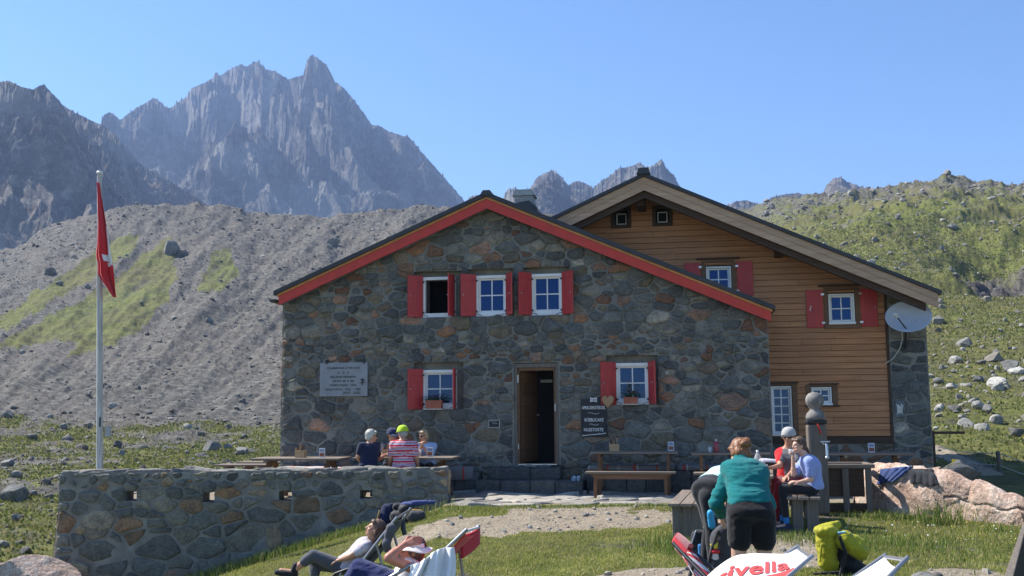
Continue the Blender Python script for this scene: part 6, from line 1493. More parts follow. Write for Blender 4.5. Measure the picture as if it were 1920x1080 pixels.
text_on(dc, OD, 'rivella', M_RCANV, 0.70, 0.20, (0.40, 0.80), (0.12, 0.40), fnc)
m = MB(); m.sheet(lambda s, t: (lambda u, v: fnc(u, v)+Vector((0, 0, 0.006)))(0.80-0.62*s, 0.98-(0.98-(0.48+0.36*s))*t), 24, 8); m.build('red_band', M_RCANV, dc)
# 2 white chair at the lower right
d2 = thing('deck_chair', 'plain white deck chair at the bottom right corner', 'deck chair', (0, 0, 0)); q = P(1640, 1100, 6.4); OD = Vector((q.x, q.y, float(ground_z(q.x, q.y)))); d2.location = OD
fa_ = [P(1659, 1044, 6.8), P(1640, 1057, 6.75), P(1610, 1076, 6.7), P(1570, 1100, 6.65), P(1520, 1140, 6.6)]; ne_ = [P(1698, 1051, 6.25), P(1680, 1073, 6.2), P(1655, 1100, 6.15), P(1610, 1135, 6.1), P(1560, 1180, 6.05)]
m = MB(); strip([p-OD for p in fa_], [p-OD for p in ne_], 40, 16, 0.05, 0, 0.004, m); m.build('canvas', M_CANVAS, d2)
for a, b in ((P(1661, 1040, 6.82), P(1520, 1140, 6.65)), (P(1702, 1045, 6.22), P(1600, 1150, 6.0))): m = MB(); frame_pole(m, a, b, 0.014); m.build('side_pole', M_ALU, d2)
m = MB(); frame_pole(m, P(1659, 1044, 6.81), P(1700, 1050, 6.23), 0.012); m.build('head_bar', M_ALU, d2)
for a in (P(1600, 1085, 6.7), P(1650, 1100, 6.1)): leg_to_ground(d2, OD, a, a.x+0.35, a.y-0.02)
for a in (P(1520, 1140, 6.65), P(1600, 1150, 6.0)): leg_to_ground(d2, OD, a, a.x-0.15, a.y)
# 3 red and white striped chair, seen from behind, left of the lettered one
d3 = thing('deck_chair', 'red and white deck chair with a red head pad left of the lettered chair', 'deck chair', (0, 0, 0)); q = P(1300, 1100, 7.2); OD = Vector((q.x, q.y, float(ground_z(q.x, q.y)))); d3.location = OD
m = MB(); frame_pole(m, P(1262, 1018, 7.0), P(1336, 1096, 6.7), 0.014); m.build('side_pole', M_IRON, d3); m = MB(); frame_pole(m, P(1274, 1012, 7.6), P(1352, 1080, 7.3), 0.014); m.build('side_pole', M_IRON, d3)
M_RW = mat_stripes('red_white_canvas', (0.60, 0.05, 0.05), [(0.42, 0.62, (0.75, 0.72, 0.7)), (0.8, 0.9, (0.75, 0.72, 0.7))], 1, 0.25)
m = MB(); strip([p-OD for p in (P(1264, 1020, 7.02), P(1283, 1046, 6.9), P(1302, 1078, 6.8), P(1325, 1110, 6.7))], [p-OD for p in (P(1276, 1014, 7.58), P(1300, 1034, 7.45), P(1322, 1062, 7.35), P(1345, 1090, 7.25))], 30, 12, 0.06, 0, 0.004, m); m.build('canvas', M_RW, d3)
m = MB(); strip([p-OD+Vector((0, -0.0, 0.03)) for p in (P(1264, 1018, 7.0), P(1276, 1030, 6.95), P(1288, 1044, 6.9))], [p-OD+Vector((0, 0, 0.03)) for p in (P(1277, 1012, 7.6), P(1288, 1019, 7.55), P(1302, 1032, 7.5))], 12, 8, -0.03, 0, 0.03, m); m.build('head_pad', M_RPAD, d3)
leg_to_ground(d3, OD, P(1336, 1096, 6.7), P(1336, 1096, 6.7).x+0.15, 6.6, M_IRON); leg_to_ground(d3, OD, P(1352, 1080, 7.3), P(1352, 1080, 7.3).x+0.15, 7.2, M_IRON); leg_to_ground(d3, OD, P(1300, 1058, 6.85), P(1300, 1058, 6.85).x-0.3, 6.8, M_IRON)
# 4 black lounger (woman)
d4 = thing('lounge_chair', 'black mesh lounge chair with grey tube frame under the reclining woman', 'deck chair', (0, 0, 0)); q = P(690, 1075, 11.9); OD = Vector((q.x, q.y, float(ground_z(q.x, q.y)))); d4.location = OD
M_MESH = cloth('black_mesh', (0.025, 0.025, 0.028), 0.7, 90); nY, fY = 11.62, 12.2
m = MB(); strip([p-OD for p in (P(742, 974, nY), P(722, 1008, nY), P(700, 1040, nY), P(678, 1064, nY), P(650, 1071, nY), P(622, 1079, nY))], [p-OD for p in (P(766, 958, fY), P(750, 985, fY), P(730, 1015, fY), P(702, 1048, fY), P(672, 1056, fY), P(645, 1064, fY))], 40, 12, 0.05, 0, 0.006, m); m.build('mesh_seat', M_MESH, d4)
for a, b, Y_ in (((745, 969), (672, 1062), nY), ((771, 952), (728, 1016), fY)): m = MB(); m.tube([P(*a, Y_)-OD, P(*b, Y_)-OD], 0.017, 0, 10); m.build('side_tube', M_ALU, d4)
m = MB(); m.tube([P(672, 1062, nY)-OD, P(650, 1068, nY)-OD, P(628, 1076, nY)-OD, P(620, 1086, nY)-OD], 0.017, 0, 10); m.build('seat_tube', M_IRON, d4); m = MB(); m.tube([P(728, 1016, fY)-OD, P(700, 1046, fY)-OD, P(650, 1062, fY)-OD], 0.017, 0, 10); m.build('seat_tube', M_IRON, d4)
m = MB(); m.tube([P(742, 973, nY)-OD, P(767, 957, fY)-OD], 0.014, 0, 8); m.build('head_bar', M_ALU, d4)
m = MB(); m.tube([P(695, 1055, nY)-OD, P(735, 1064, fY)-OD], 0.013, 0, 8); m.build('cross_bar', M_ALU, d4)
for a, dx_ in ((P(706, 1020, nY), 0.12), (P(738, 1000, fY), 0.12), (P(640, 1071, nY), -0.1), (P(660, 1060, fY), -0.1)): mm = MB(); x_, y_ = a.x+dx_, a.y; mm.tube([a-OD, Vector((x_, y_, float(ground_z(x_, y_))))-OD], 0.015, 0, 8); mm.build('leg', M_ALU, d4)
def pad_flat(par, OD_, pts, Y, mat, t=0.05, nm='head_pad', dY=0.0, voxel=0.012):
    mb_ = MB(); 
    for (a, b, r) in pts: rcone(mb_, P(*a, Y), P(*b, Y+dY), r, r)
    return soft(nm, mb_, mat, par, voxel, 4, 0.004, 9, O=OD_)
pad_flat(d4, OD, [((733, 990), (724, 1018), 0.055), ((724, 1018), (726, 1028), 0.05)], nY-0.02, cloth('grey_pad', (0.10, 0.10, 0.12)), dY=0.05)
m = MB(); m.tube([P(757, 968, fY)-OD, P(756, 990, fY)-OD, P(759, 1003, fY)-OD], [0.012, 0.03, 0.028], 0, 8); m.build('strap', MATS['grey_pad'], d4)
# 5 red deck chair (man), mostly hidden under a white towel
d5 = thing('deck_chair', 'red canvas deck chair with hanging head pad under the man in the white hat', 'deck chair', (0, 0, 0)); q = P(800, 1080, 9.0); OD = Vector((q.x, q.y, float(ground_z(q.x, q.y)))); d5.location = OD
na, fb2 = 8.75, 9.3
for a, b, Y_ in (((876, 992), (770, 1092), na), ((899, 985), (815, 1070), fb2)): m = MB(); m.tube([P(*a, Y_)-OD, P(*b, Y_)-OD], 0.016, 0, 10); m.build('side_pole', M_ALU, d5)
m = MB(); m.tube([P(874, 996, na)-OD, P(897, 989, fb2)-OD], 0.013, 0, 8); m.build('head_bar', M_WHITE, d5)
m = MB(); m.tube([P(776, 1056, na-0.05)-OD, P(736, 1080, na-0.05)-OD, P(715, 1092, na-0.05)-OD], 0.017, 0, 10); m.build('armrest', M_ALU, d5)
m = MB(); strip([p-OD for p in (P(872, 1000, na), P(845, 1032, na), P(815, 1070, na), P(780, 1095, na))], [p-OD for p in (P(894, 993, fb2), P(866, 1022, fb2), P(838, 1058, fb2), P(800, 1085, fb2))], 30, 10, 0.05, 0, 0.004, m); m.build('canvas', M_RCANV, d5)
m = MB()
m.sheet(lambda u, v: (lambda p: p-OD)(P(863+(897-863)*u+(-0*v), 1003-14*u+v*(44-14*u)+3*math.sin(u*3), 9.0+0.3*u)), 10, 12, 0, True, 0.02); m.build('head_pad', M_RPAD, d5)
for a, dx_ in ((P(840, 1026, na), 0.1), (P(860, 1022, fb2), 0.1), (P(770, 1092, na), -0.1)): mm = MB(); x_, y_ = a.x+dx_, a.y; mm.tube([a-OD, Vector((x_, y_, float(ground_z(x_, y_))))-OD], 0.014, 0, 8); mm.build('leg', M_ALU, d5)
# leaning frame at the right edge
q = P(1905, 1085, 6.2); m = MB(); a, b = P(1886, 1100, 6.2), P(1926, 985, 6.6); m.bar(a-q, b-q, 0.05, 0.02, 0, 0.004); m2 = MB(); m2.prism([(0, 0), (0.5, 0), (0.5, 0.5), (0.14, 0.42)], 0.0, 0.01)
o = thing('board', 'leaning wooden edged dark board cut by the right edge of the photo', 'board', q); m.build('edge_strip', M_WGREYZ, o); k = m2.build('panel', M_IRON, o); k.location = (a-q)+Vector((0.04, 0.02, 0)); 

# ------------------------------------------------------------------ bags, boots, shoes
def bag(name, label, cat, c, prims, mat, voxel=0.012, amp=0.01, freq=7, parts=(), seed=0):
    """prims in metres relative to c"""
    o = thing(name, label, cat, c)
    mb_ = MB()
    for p in prims:
        if p[0] == 'e': ell(mb_, p[1], p[2])
        else: rcone(mb_, p[1], p[2], p[3], p[4])
    soft('bag_body' if name != 'hiking_boot' else 'upper', mb_, mat, o, voxel, 4, amp, freq, seed=seed)
    for nm, pr, mt, am in parts:
        mb_ = MB()
        for p in pr:
            if p[0] == 'e': ell(mb_, p[1], p[2])
            else: rcone(mb_, p[1], p[2], p[3], p[4])
        soft(nm, mb_, mt, o, min(voxel, 0.009), 3, am, freq*1.2, seed=seed+3)
    return o
M_YEL = cloth('yellow_green_nylon', (0.36, 0.34, 0.02), 0.6, 30, 0.15, 0.1); M_BLK = cloth('black_nylon', (0.016, 0.016, 0.019), 0.65, 40); M_DKG = cloth('dark_grey_nylon', (0.045, 0.047, 0.055), 0.65, 40); M_BLUE = cloth('bright_blue_nylon', (0.02, 0.16, 0.42), 0.6, 40); M_NAVY = cloth('navy_cloth', (0.012, 0.018, 0.055), 0.9, 60)
q = P(1575, 1062, 10.5); gz = float(ground_z(q.x, q.y))
bag('backpack', 'yellow green hiking backpack lying on the grass by the right picnic bench', 'backpack', (q.x, q.y, gz),
    [('c', (-0.10, 0.05, 0.10), (-0.13, 0.02, 0.36), 0.10, 0.085), ('e', (-0.12, 0.0, 0.42), (0.12, 0.09, 0.06)), ('c', (-0.16, 0, 0.44), (0.0, 0.02, 0.485), 0.05, 0.035)], M_YEL, 0.009, 0.026, 9, (
    ('lid', [('c', (0.03, -0.04, 0.34), (0.19, -0.05, 0.22), 0.085, 0.075), ('e', (0.12, -0.03, 0.30), (0.13, 0.07, 0.075)), ('c', (0.02, 0.0, 0.38), (0.14, 0.0, 0.33), 0.05, 0.04)], M_YEL, 0.022),
    ('back_panel', [('c', (0.05, 0.06, 0.10), (0.02, 0.05, 0.36), 0.09, 0.05), ('c', (0.12, 0.03, 0.08), (0.24, 0.02, 0.04), 0.09, 0.05)], M_BLK, 0.008),
    ('shoulder_strap', [('c', (-0.02, -0.10, 0.38), (0.02, -0.13, 0.22), 0.018, 0.02), ('c', (0.02, -0.13, 0.22), (-0.02, -0.12, 0.08), 0.02, 0.018), ('c', (-0.02, -0.12, 0.08), (-0.05, -0.14, 0.0), 0.018, 0.014)], M_BLK, 0.002),
    ('hip_belt', [('c', (-0.06, -0.10, 0.03), (-0.30, -0.12, 0.02), 0.016, 0.012)], M_BLK, 0.002),
    ('water_tube', [('c', (-0.03, -0.08, 0.41), (0.04, -0.09, 0.42), 0.014, 0.012)], simple('light_blue_plastic', (0.25, 0.5, 0.65), 0.4), 0.0),
    ('dangling_strap', [('c', (-0.20, -0.08, 0.30), (-0.225, -0.09, 0.14), 0.011, 0.011)], M_YEL, 0.002)), 1)
q = P(1348, 1078, 9.45); gz = float(ground_z(q.x, q.y))
bag('backpack', 'black backpack with a bottle in its side pocket before the teal fleece woman', 'backpack', (q.x, q.y, gz),
    [('c', (0.02, 0.05, 0.12), (0.04, 0.07, 0.50), 0.11, 0.10), ('e', (0.06, 0.05, 0.55), (0.09, 0.08, 0.08)), ('c', (-0.05, -0.04, 0.08), (-0.04, -0.04, 0.30), 0.075, 0.06)], M_DKG, 0.011, 0.012, 8, (
    ('shoulder_strap', [('c', (0.02, -0.10, 0.26), (0.08, -0.12, 0.10), 0.016, 0.014), ('c', (0.0, -0.02, 0.58), (-0.06, -0.06, 0.45), 0.015, 0.015), ('c', (-0.06, -0.06, 0.45), (-0.11, -0.07, 0.28), 0.015, 0.013)], M_BLK, 0.002),
    ('water_bottle', [('c', (-0.04, -0.05, 0.26), (-0.04, -0.05, 0.375), 0.038, 0.034)], simple('white_bottle', (0.7, 0.66, 0.64), 0.3), 0.0),
    ('bottle_collar', [('e', (-0.04, -0.05, 0.405), (0.05, 0.04, 0.022))], simple('red_collar', (0.6, 0.02, 0.03), 0.4), 0.003),
    ('yellow_cloth', [('e', (-0.04, -0.05, 0.45), (0.03, 0.025, 0.022)), ('c', (-0.06, -0.05, 0.44), (-0.075, -0.05, 0.47), 0.01, 0.008), ('c', (-0.03, -0.05, 0.46), (-0.01, -0.05, 0.48), 0.01, 0.008)], simple('yellow_rag', (0.7, 0.6, 0.04), 0.8), 0.004)), 2)
q = P(1313, 1072, 10.15); gz = float(ground_z(q.x, q.y))
bag('backpack', 'narrow blue and black backpack left of the black backpack', 'backpack', (q.x, q.y, gz), [('c', (0.0, 0.04, 0.12), (0.0, 0.05, 0.42), 0.085, 0.07)], M_BLK, 0.011, 0.010, 8, (
    ('side_pocket', [('c', (0.015, -0.045, 0.10), (0.0, -0.04, 0.34), 0.03, 0.025)], M_BLUE, 0.004), ('frame_tube', [('c', (-0.075, 0.0, 0.08), (-0.075, 0.0, 0.36), 0.012, 0.012), ('c', (-0.075, 0, 0.36), (-0.03, 0.0, 0.48), 0.012, 0.012)], M_ALU, 0.0)), 3)
def boot(c, rz, label, mat, sole, s=1.0, name='hiking_boot', group=None):
    o = thing(name, label, 'shoe', c, rz, group); mb_ = MB(); rcone(mb_, (0, -0.08*s, 0.055*s), (0, 0.05*s, 0.05*s), 0.042*s, 0.038*s); rcone(mb_, (0, -0.08*s, 0.06*s), (0, -0.09*s, (0.13 if name == 'hiking_boot' else 0.075)*s), 0.04*s, 0.042*s); rcone(mb_, (0, 0.05*s, 0.045*s), (0.005, 0.10*s, 0.04*s), 0.038*s, 0.033*s)
    soft('upper', mb_, mat, o, 0.008, 3, 0.003, 12); m = MB(); m.sheet(lambda u, v: (0.045*s*math.cos(2*PI*u)*(1-0.15*math.sin(2*PI*u)), 0.015*s+0.145*s*math.sin(2*PI*u), 0.03*s*v), 24, 2); m.add([(0.045*s*math.cos(2*PI*k/23)*(1-0.15*math.sin(2*PI*k/23)), 0.015*s+0.145*s*math.sin(2*PI*k/23), 0.03*s) for k in range(23)], [tuple(range(23))]); m.build('sole', sole, o); return o
M_SOLE = simple('dark_sole', (0.02, 0.02, 0.02), 0.8)
q = G(1600, 1078, -0.17); q.z = float(ground_z(q.x, q.y)); boot(q+Vector((0, 0, 0.02)), R(20), 'dark green hiking boot standing below the yellow green backpack', cloth('green_leather', (0.05, 0.065, 0.05), 0.7), M_SOLE, 1.1)
q = P(1732, 1074, 9.2); q.z = float(ground_z(q.x, q.y)); boot(q+Vector((0, 0, 0.03)), R(80), 'grey hiking boot with orange sole mark behind the corner deck chair', cloth('grey_leather', (0.09, 0.085, 0.075), 0.7), simple('orange_sole', (0.5, 0.13, 0.04), 0.7), 1.25)
q = P(1745, 1056, 9.7); q.z = float(ground_z(q.x, q.y)); boulder('rock', 'flat pale stone behind the corner deck chair', q+Vector((-0.05, 0, 0.08)), (0.19, 0.12, 0.10), 401, M_BOULDER, 0.3, 4, cat='rock')
q = P(1553, 1068, 9.9); q.z = float(ground_z(q.x, q.y)); boulder('rock', 'small pale rock in the grass left of the yellow green backpack', q+Vector((0, 0, 0.03)), (0.11, 0.08, 0.06), 402, mat_rock('pale_rock', [(0.3, 0.29, 0.27), (0.45, 0.44, 0.41), (0.6, 0.58, 0.54)], 4, 0.03), 0.6, 4, cat='rock')
q = P(1487, 1012, 11.6); q.z = float(ground_z(q.x, q.y)); boulder('rock', 'small rounded stone in the grass below the right picnic bench', q+Vector((0, 0, 0.02)), (0.085, 0.06, 0.045), 403, MATS['pale_rock'], 0.2, 3, cat='rock')
M_CROC = simple('light_blue_rubber', (0.30, 0.42, 0.55), 0.5)
for i, (px, lab) in enumerate(((1076, 'left one of the pair of light blue clogs beside the steps'), (1084, 'right one of the pair of light blue clogs beside the steps'))):
    w_ = HF.hit(px, 895, -0.62); boot(HF.w(w_[0], -0.68, 0.24), R(8), lab, M_CROC, M_CROC, 0.85, 'clog')
# bags and jackets piled at the foot of the wall end
q = P(727, 975, 16.3); gz = float(ground_z(q.x, q.y))
bag('backpack', 'dark navy backpack leaning at the foot of the terrace wall', 'backpack', (q.x, q.y, gz), [('c', (-0.05, 0, 0.12), (-0.03, 0.03, 0.28), 0.11, 0.08), ('c', (0.02, 0, 0.2), (0.05, 0, 0.33), 0.05, 0.045)], M_NAVY, 0.014, 0.015, 7, (('shoulder_strap', [('c', (-0.12, -0.06, 0.26), (-0.16, -0.08, 0.1), 0.018, 0.015)], simple('tan_strap', (0.3, 0.2, 0.08), 0.7), 0.0),), 4)
q = P(757, 968, 16.2); gz = float(ground_z(q.x, q.y))
bag('backpack', 'black backpack at the end of the terrace wall', 'backpack', (q.x, q.y, gz), [('c', (-0.12, 0, 0.10), (0.06, 0.0, 0.12), 0.10, 0.11), ('e', (0.03, 0, 0.22), (0.12, 0.1, 0.08)), ('e', (-0.1, 0.05, 0.25), (0.08, 0.08, 0.06))], M_BLK, 0.014, 0.02, 7, (('red_strap', [('c', (-0.0, -0.08, 0.25), (0.06, -0.1, 0.2), 0.012, 0.012)], M_RPAD, 0.0), ('blue_jacket', [('e', (0.04, 0.02, 0.29), (0.09, 0.08, 0.035)), ('c', (0.05, 0.02, 0.27), (0.12, 0.03, 0.22), 0.035, 0.03)], cloth('royal_blue_jacket', (0.06, 0.08, 0.22)), 0.01)), 5)
q = P(781, 966, 16.0); gz = float(ground_z(q.x, q.y))
bag('bag', 'grey bag with an orange lining at the wall end', 'bag', (q.x, q.y, gz), [('c', (-0.06, 0, 0.08), (0.06, 0, 0.08), 0.085, 0.08)], M_DKG, 0.014, 0.015, 7, (('lining', [('c', (-0.05, -0.0, 0.17), (0.08, 0.0, 0.16), 0.02, 0.015)], simple('orange_lining', (0.5, 0.25, 0.04), 0.8), 0.004),), 6)
q = P(785, 947, 16.5); mb_ = MB(); rcone(mb_, (-0.2, 0, 0.03), (0.05, 0.03, 0.05), 0.035, 0.04); rcone(mb_, (0.05, 0.03, 0.05), (0.24, 0.06, 0.06), 0.04, 0.03)
o = soft('jacket', mb_, MATS['royal_blue_jacket'], None, 0.012, 4, 0.018, 8); o.location = (q.x, q.y, q.z-0.02); tag(o, 'crumpled blue jacket lying along the wall end', 'jacket')
q = P(1440, 862, 14.9); bag('bag', 'white and black rucksack on the far end of the picnic table', 'bag', (q.x, 14.9, 0.675), [('c', (-0.08, 0, 0.08), (0.10, 0, 0.07), 0.07, 0.06)], cloth('white_nylon', (0.6, 0.6, 0.62)), 0.012, 0.01, 7, (('black_panel', [('c', (-0.04, -0.05, 0.07), (0.10, -0.06, 0.06), 0.035, 0.03)], M_BLK, 0.004),), 8)
# ------------------------------------------------------------------ people
def skin(name, col): return simple(name, col, 0.5, 0.10, 14, 0.1, 0.001, sub=0.06)
SK1 = skin('skin_tan', (0.52, 0.27, 0.17)); SK2 = skin('skin_fair', (0.62, 0.36, 0.26)); SK3 = skin('skin_red', (0.50, 0.20, 0.13))
M_EYE = simple('eye_dark', (0.03, 0.025, 0.02), 0.3); M_LIP = simple('lip', (0.38, 0.13, 0.10), 0.5); M_SHADE = simple('sunglass_black', (0.01, 0.01, 0.012), 0.15)
def hairmat(name, c1, c2):
    m, t, b = principled(name); N = NT(t); v = N.scalevec(N.coord(), (1, 1, 0.25)); f = N.noise(v, 90, 3, 0.6, 0.3)
    N.l(N.mix(N.ramp(f, [(0.3, 0), (0.7, 1)]), c1, c2), b.inputs['Base Color']); b.inputs['Roughness'].default_value = 0.5; N.l(N.bump(f, 0.6, 0.004), b.inputs['Normal']); return m
V3 = Vector
def ortho(f, u):
    f = V3(f).normalized(); u = (V3(u)-f*V3(u).dot(f)).normalized(); s = f.cross(u); return s, f, u   # side = wearer's right
def lerp(a, b, t): return V3(a)*(1-t)+V3(b)*t
class Person:
    """J: joints in world space. hip, neck, sL sR eL eR wL wR, pL pR kL kR aL aR, head, face (direction), optional hand dirs"""
    def __init__(s, label, J, skinm, k=1.0, wdt=1.0, up=(0, 0, 1), fl=None, fr=None):
        s.J = J; s.k = k; s.skin = skinm; s.w = wdt
        s.o = thing('person', label, 'person', J['hip']); s.O = V3(J['hip'])
        sp = (J['neck']-J['hip']); s.side = (J['sR']-J['sL']).normalized(); s.hs = (J['pR']-J['pL']).normalized()
        s.front = s.side.cross(sp.normalized())*-1
        if 'front' in J and s.front.dot(J['front']) < 0: s.front = -s.front
        s.hf, s.ff, s.fu = ortho(J['face'], J.get('hup', up))
        s.body()
    def secs(s, i=0.0, t0=0.0, t1=1.0, curve=None):
        k, w_ = s.k, s.w; h, n = s.J['hip'], s.J['neck']; b = s.J.get('bend', V3((0, 0, 0)))
        tab = [(-0.16, 0.12, 0.10), (-0.08, 0.165, 0.125), (0.0, 0.172, 0.125), (0.18, 0.150, 0.108), (0.36, 0.138, 0.10), (0.55, 0.150, 0.11), (0.74, 0.170, 0.115), (0.86, 0.172, 0.10), (0.94, 0.135, 0.075), (1.0, 0.075, 0.062), (1.05, 0.052, 0.055)]
        out = []; ts = sorted({t0, t1, *[q[0] for q in tab if t0 < q[0] < t1]})
        for t in ts:
            a = np.interp(t, [q[0] for q in tab], [q[1] for q in tab]); d = np.interp(t, [q[0] for q in tab], [q[2] for q in tab])
            tt = max(0, min(1, t)); sd = (s.hs*(1-tt)+s.side*tt).normalized(); c = lerp(h, n, t)+b*(4*tt*(1-tt)); ax = (n-h).normalized(); sd = (sd-ax*sd.dot(ax)).normalized(); f = ax.cross(sd)
            out.append((c, sd, f, a*k*w_+i, d*k*(0.5+0.5*w_)+i))
        return out
    def arm(s, mb, S, i=0.0, f=1.0, upper_only=False, r=(0.047, 0.040, 0.034, 0.025)):
        a, e, w_ = s.J['s'+S], s.J['e'+S], s.J['w'+S]; k = s.k
        if upper_only: rcone(mb, a, lerp(a, e, f), (r[0]+i)*k, (lerp((r[0], 0, 0), (r[1], 0, 0), f).x+i)*k); return
        rcone(mb, a, e, (r[0]+i)*k, (r[1]+i)*k); rcone(mb, e, lerp(e, w_, f), (r[1]*0.97+i)*k, (r[1]*0.9*(1-f)+r[3]*f+i)*k)
        if f > 0.4: rcone(mb, e, lerp(e, w_, 0.35), (r[1]+i)*k, (r[1]*0.98+i)*k)
    def leg(s, mb, S, i=0.0, t0=0.0, t1=2.0, r=(0.080, 0.054, 0.050, 0.034)):
        a, kn, an = s.J['p'+S], s.J['k'+S], s.J['a'+S]; k = s.k; w_ = 0.5+0.5*s.w
        R0 = lambda t: r[0]*(1-t)+r[1]*t
        if t0 < 1: rcone(mb, lerp(a, kn, t0), lerp(a, kn, min(1, t1)), (R0(t0)+i)*k*w_, (R0(min(1, t1))+i)*k*w_)
        if t1 > 1:
            e = t1-1; b0 = max(0, t0-1); q = lambda t: np.interp(t, [0, 0.28, 1], [r[1]*0.93, r[2]*1.08, r[3]])
            for x0, x1 in ((b0, min(e, 0.28)), (max(b0, 0.28), e)):
                if x1 > x0: rcone(mb, lerp(kn, an, x0), lerp(kn, an, x1), (q(x0)+i)*k, (q(x1)+i)*k)
    def hand(s, mb, ex, S):
        """palm joins the forearm; five fingers rooted in it"""
        J = s.J; w_ = J['w'+S]; d = J.get('h'+S, (w_-J['e'+S])); d = V3(d).normalized(); pn = V3(J.get('n'+S, (0, 0, -1))); pn = (pn-d*pn.dot(d)).normalized(); sd = d.cross(pn)*(1 if S == 'L' else -1); k = s.k*1.02
        curl = J.get('curl'+S, 0.35)
        for q in (-0.026, -0.009, 0.009, 0.026): rcone(mb, w_+sd*q*0.5*k, w_+d*0.082*k+sd*q*k, 0.017*k, 0.0125*k)
        for q, L in ((-0.030, 0.058), (-0.010, 0.072), (0.010, 0.077), (0.030, 0.068)):
            p = w_+d*0.082*k+sd*q*k; dd = d; pts = [p]; c = curl
            for j, l in enumerate((0.45, 0.32, 0.23)):
                dd = (dd*math.cos(c)+pn*math.sin(c)).normalized(); p = p+dd*L*l*k; pts.append(p); c = curl*1.25
            ex.tube(pts, [0.0095*k, 0.009*k, 0.008*k, 0.006*k], 0, 8)
        p = w_+d*0.022*k+sd*0.026*k; t1 = p+(sd*0.75+d*0.6+pn*0.25).normalized()*0.042*k; t2 = t1+(sd*0.2+d*0.9+pn*0.5).normalized()*0.032*k; ex.tube([p, t1, t2], [0.012*k, 0.0105*k, 0.007*k], 0, 8)
    def head_pt(s, x, y, z): return s.J['head']+(s.hf*x+s.ff*y+s.fu*z)*s.k
    def body(s):
        mb = MB(); ex = MB(); J = s.J; k = s.k; loft(mb, s.secs(0, -0.16, 1.05))
        H = J['head']; ax = (s.hf, s.ff, s.fu)
        nb = J['neck']; rcone(mb, nb-(nb-J['hip']).normalized()*0.03*k, H-s.fu*0.06*k-s.ff*0.02*k, 0.056*k, 0.052*k)
        ell(mb, H+s.fu*0.022*k-s.ff*0.012*k, (0.074*k, 0.094*k, 0.092*k), ax); ell(mb, H-s.fu*0.045*k+s.ff*0.022*k, (0.056*k, 0.066*k, 0.068*k), ax)
        ell(mb, s.head_pt(0, 0.062, -0.085), (0.026*k, 0.024*k, 0.022*k), ax)
        rcone(mb, s.head_pt(0, 0.084, 0.012), s.head_pt(0, 0.104, -0.028), 0.010*k, 0.015*k); rcone(mb, s.head_pt(-0.012, 0.092, -0.033), s.head_pt(0.012, 0.092, -0.033), 0.009*k, 0.009*k)
        rcone(mb, s.head_pt(-0.03, 0.078, 0.022), s.head_pt(0.03, 0.078, 0.022), 0.010*k, 0.010*k)
        for q in (-1, 1): ell(mb, s.head_pt(q*0.076, -0.008, -0.008), (0.011*k, 0.02*k, 0.032*k), ax); ell(mb, s.head_pt(q*0.038, 0.062, -0.02), (0.022*k, 0.022*k, 0.02*k), ax)
        for q in (-1, 1): ell(ex, s.head_pt(q*0.029, 0.076, 0.004), (0.013*k, 0.009*k, 0.008*k), ax, 1, 8)
        ell(ex, s.head_pt(0, 0.083, -0.056), (0.023*k, 0.012*k, 0.007*k), ax, 2, 8)
        for S in 'LR':
            s.arm(mb, S); s.leg(mb, S); rcone(mb, lerp(nb, J['hip'], 0.12), J['s'+S], 0.05*k, 0.05*k); s.hand(mb, ex, S)
            an = J['a'+S]; td = V3(J.get('t'+S, (0, 0, -1))); rcone(mb, an-V3((0, 0, 0.02)), an+td.normalized()*0.15*k-V3((0, 0, 0.03)), 0.036*k, 0.026*k)
        soft('body', mb, [s.skin, M_EYE, M_LIP], s.o, 0.0095, 3, extra=ex, O=s.O)
    def garment(s, name, mb, mat, amp=0.007, freq=9, voxel=0.011, smooth=5, seed=0, paint=None, aniso=(1, 1, 1.8)):
        return soft(name, mb, mat, s.o, voxel, smooth, amp, freq, aniso, seed, O=s.O, paint=paint)
    def shirt(s, mat, sleeve=0.55, t0=-0.10, loose=0.016, amp=0.008, long=False, name='shirt', seed=1, paint=None, collar=False, hem=None, aniso=(1, 1, 1.8)):
        mb = MB(); loft(mb, s.secs(loose, t0, 0.99))
        for S in 'LR':
            rcone(mb, lerp(s.J['neck'], s.J['hip'], 0.12), s.J['s'+S], (0.052+loose)*s.k, (0.052+loose)*s.k)
            if long: s.arm(mb, S, loose*0.9, 0.95)
            else: s.arm(mb, S, loose, sleeve, True)
        if collar: c = s.J['neck']; d = (s.J['head']-c).normalized(); rcone(mb, c-d*0.02, c+d*0.055, 0.078*s.k, 0.068*s.k)
        return s.garment(name, mb, mat, amp, 8, seed=seed, paint=paint, aniso=aniso)
    def trousers(s, mat, t1=1.92, loose=0.010, amp=0.006, top=0.14, name='trousers', seed=2, flare=0.0):
        mb = MB(); loft(mb, s.secs(loose+0.002, -0.16, top))
        for S in 'LR':
            s.leg(mb, S, loose, 0, t1)
            if flare: a, kn = s.J['p'+S], s.J['k'+S]; rcone(mb, a, lerp(a, kn, t1), 0.09*s.k, (0.09+flare)*s.k)
        return s.garment(name, mb, mat, amp, 8, seed=seed)
    def shoes(s, mat, h=0.05, sole=None):
        for S in 'LR':
            an = s.J['a'+S]; td = V3(s.J.get('t'+S, (0, 1, 0))).normalized(); dn = V3(s.J.get('d'+S, (0, 0, -1))); mb = MB()
            rcone(mb, an+dn*0.04-td*0.03, an+dn*0.055+td*0.09, 0.046*s.k, 0.042*s.k); rcone(mb, an+dn*0.055+td*0.09, an+dn*0.06+td*0.16, 0.042*s.k, 0.034*s.k); rcone(mb, an-dn*h, an+dn*0.04-td*0.02, 0.044*s.k, 0.048*s.k)
            s.garment('shoe', mb, mat, 0.003, 12, 0.009, 3)
